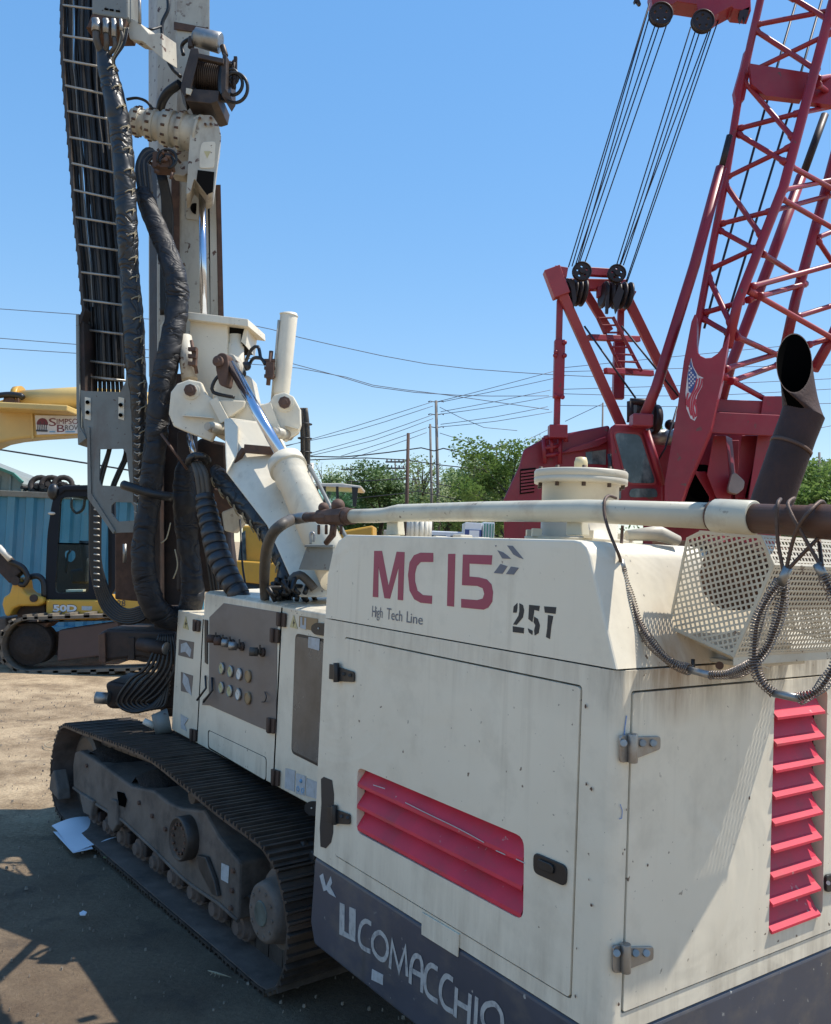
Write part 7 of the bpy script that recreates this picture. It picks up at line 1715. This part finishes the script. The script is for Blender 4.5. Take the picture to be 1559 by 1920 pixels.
# ================================================================== trees
def tree_mesh(seed, leafmat_, rx, h, n, leaf, density=1.0, bare=False):
    rnd = random.Random(seed); tr = MB(); lf = MB()
    z0 = h * .30
    tr.tube([V((0, 0, -.1)), V((rnd.uniform(-.2, .2), 0, h * .3)), V((rnd.uniform(-.4, .4), 0, h * .62)), V((rnd.uniform(-.5, .5), 0, h * .9))], [h * .028, h * .022, h * .013, h * .004], 8)
    clumps = []
    nb = 13
    for i in range(nb):
        a = rnd.uniform(0, 6.283); zz = h * rnd.uniform(.28, .8); r = rx * rnd.uniform(.45, 1.0) * (1.12 - max(0, zz / h - .45)); e = V((math.cos(a) * r, math.sin(a) * r, zz + h * rnd.uniform(.05, .18)))
        s_ = V((0, 0, zz * .8)); mid = s_.lerp(e, .5) + V((0, 0, h * .03)); tr.tube([s_, mid, e], [h * .010, h * .006, h * .002], 6); clumps.append((e, rx * rnd.uniform(.26, .42)))
        clumps.append((mid, rx * rnd.uniform(.2, .35)))
        for _ in range(2):
            e2 = e + V((rnd.uniform(-1, 1), rnd.uniform(-1, 1), rnd.uniform(-.3, 1))) * rx * .3; tr.tube([mid, e2], [h * .004, h * .001], 5)
            if not bare: clumps.append((e2, rx * rnd.uniform(.15, .3)))
    clumps += [(V((rnd.uniform(-.3, .3) * rx, rnd.uniform(-.3, .3) * rx, h * .92)), rx * .3) for _ in range(3)]
    for _ in range(n):
        c, r = rnd.choice(clumps); d = V((rnd.gauss(0, 1), rnd.gauss(0, 1), rnd.gauss(0, 1))).normalized(); p = c + d * r * (rnd.random() ** .45) * V((1, 1, .8)).length / 1.62
        a = V((rnd.gauss(0, 1), rnd.gauss(0, 1), rnd.gauss(0, .7))).normalized(); b = a.orthogonal().normalized(); s_ = leaf * rnd.uniform(.6, 1.4)
        lf.add([p - a * s_, p + b * s_ * .6, p + a * s_, p - b * s_ * .6], [(0, 1, 2, 3)])
    def mk(mb, nm, m_):
        me = bpy.data.meshes.new(nm); me.from_pydata(mb.v, [], mb.f); me.materials.append(m_)
        if nm == 'trunk':
            for p in me.polygons: p.use_smooth = True
        return me
    return mk(tr, 'trunk', M['bark']), mk(lf, 'crown', M[leafmat_])
def trees():
    kinds = {'round': tree_mesh(1, 'leafdark', 4.4, 10, 14000, .14), 'mid': tree_mesh(2, 'leafmid', 3.9, 10, 9000, .135), 'loose': tree_mesh(3, 'leafpale', 3.6, 10, 3200, .12), 'sparse': tree_mesh(5, 'leafpale', 3.4, 10, 900, .12, bare=True), 'mid2': tree_mesh(8, 'leafmid', 4.2, 10, 11000, .14)}
    spots = [('round', 718, 882, 62, 1.0, 'rounded dark green tree left of the dark bare pole'),
             ('sparse', 618, 862, 82, .9, 'thin half bare tree above the cream cab roof'),
             ('sparse', 640, 870, 85, .8, 'second thin tree just right of the cream cab roof'),
             ('loose', 775, 858, 75, 1.0, 'loose pale tree between the dark pole and the tallest pole'),
             ('sparse', 792, 848, 70, 1.0, 'wispy nearly bare tree behind the bare poles'),
             ('mid', 842, 875, 70, .95, 'green tree right behind the tallest pole'),
             ('loose', 890, 845, 60, .8, 'pale open young tree left of the crossarm pole'),
             ('mid2', 868, 892, 80, 1.0, 'broad green tree in the middle distance'),
             ('mid2', 965, 822, 52, 1.0, 'large green tree rising directly behind the crane house'),
             ('round', 940, 868, 66, .9, 'dark tree beside the crossarm pole'),
             ('loose', 1000, 812, 58, .9, 'light green crown touching the crane house roof'),
             ('mid', 1236, 792, 70, .6, 'small green tree top seen over the crane cab'),
             ('mid2', 1530, 860, 46, 1.0, 'leafy green tree at the right edge behind the exhaust stack'),
             ('mid', 1480, 870, 60, 1.0, 'green tree partly hidden by the exhaust stack'),
             ('round', 670, 905, 95, .9, 'low dark tree behind the cream roofed cab'),
             ('mid', 905, 902, 95, 1.0, 'far green tree low behind the pale young tree'),
             ('round', 810, 912, 98, 1.0, 'far dark tree low behind the bare poles'),
             ('mid', 760, 915, 92, 1.0, 'far green tree low beside the dark pole')]
    for i, (kd, x, yt, D, wsc, lab) in enumerate(spots):
        top = W(x, yt, D); foot = V((top.x, D, 0)); s_ = top.z / 10.4
        t = thing('tree', lab, 'tree', tuple(foot), i * 1.3, 'trees beyond the yard')
        t.scale = (s_ * wsc * (1.25 if s_ < .8 else 1.0),) * 2 + (s_,)
        for me, nm in zip(kinds[kd], ('trunk', 'crown')):
            o = bpy.data.objects.new(nm, me); sc.collection.objects.link(o); o.parent = t
    # low scrub line at the yard's edge
    h = MB(); rnd = random.Random(31)
    for _ in range(9000):
        x = rnd.uniform(-12, 34); y = rnd.uniform(86, 96); z = abs(rnd.gauss(0, 1.1)) + .2
        a = V((rnd.gauss(0, 1), rnd.gauss(0, 1), rnd.gauss(0, .7))).normalized(); b = a.orthogonal().normalized(); s_ = rnd.uniform(.15, .32); p = V((x, y, z * (1.3 + .7 * math.sin(x * .7))))
        h.add([p - a * s_, p + b * s_ * .6, p + a * s_, p - b * s_ * .6], [(0, 1, 2, 3)])
    tag(h.build('hedge_scrub', 'leafdark'), 'low green scrub along the far edge of the yard', 'scrub', kind='stuff')
trees()

# ================================================================== litter
def litter():
    A = [G(*p, .006) for p in ((97, 1550), (165, 1536), (222, 1573), (138, 1598))]
    m = MB(); n = 9; vs = []
    for i in range(n):
        for j in range(n):
            u, v = i / (n - 1), j / (n - 1); p = A[0].lerp(A[1], u).lerp(A[3].lerp(A[2], u), v); p = p.copy(); p.z = .012 + .014 * math.sin(u * 3) * (1 - v * .6) + .008 * math.sin(v * 5 + u * 2); vs.append(p)
    m.add(vs + [p - Z * .003 for p in vs], [(i * n + j, (i + 1) * n + j, (i + 1) * n + j + 1, i * n + j + 1) for i in range(n - 1) for j in range(n - 1)] + [(n * n + i * n + j, n * n + i * n + j + 1, n * n + (i + 1) * n + j + 1, n * n + (i + 1) * n + j) for i in range(n - 1) for j in range(n - 1)], True)
    t = thing('folded_paper', 'folded white sheet of paper lying on the dirt beside the track', 'paper', tuple(G(150, 1570)))
    m.build('upper_sheet', 'paper', t)
    Bq = [G(*p, .004) for p in ((100, 1560), (160, 1560), (174, 1592), (137, 1600))]
    MB().prism([p for p in Bq], Z * .0015).build('lower_sheet', 'paper', t)
    tag(MB().prism([G(*p, .004) for p in ((149, 1713), (156, 1709), (163, 1712), (160, 1717), (150, 1717))], Z * .004).build('paper_scrap', 'paper'), 'tiny white scrap lying alone on the shaded dirt', 'litter')
    m = MB(); m.tube([G(*p, .006) for p in ((390, 1820), (405, 1825), (434, 1833))], [.002, .006, .001], 5)
    for dx in (0, 6, 12): m.tube([G(400 + dx, 1824 + dx * .3, .008), G(394 + dx * 1.4, 1829 + dx * .4, .006)], [.002, .001], 5)
    tag(m.build('dry_twig', mat('dry straw', (.32, .27, .18), .9)), 'dry pale twig on the dirt near the rear of the track', 'twig')
    m = MB(); p = G(192, 1608, .004); m.add([p, p + V((.03, .01, .012)), p + V((.055, .0, .004)), p + V((.025, -.018, .002))], [(0, 1, 2, 3)])
    tag(m.build('green_leaf', 'leafpale'), 'small green leaf on the dirt just below the paper', 'leaf')
    # thin wire lying near the front of the track
    tag(MB().tube(dense([G(150, 1387, .05), G(110, 1388, .03), (G(85, 1395, .01)), G(92, 1402, .005), G(118, 1402, .005)], .05), .004, 6).build('loose_wire', 'cord'), 'thin loop of wire poking out by the front of the track', 'wire')
litter()
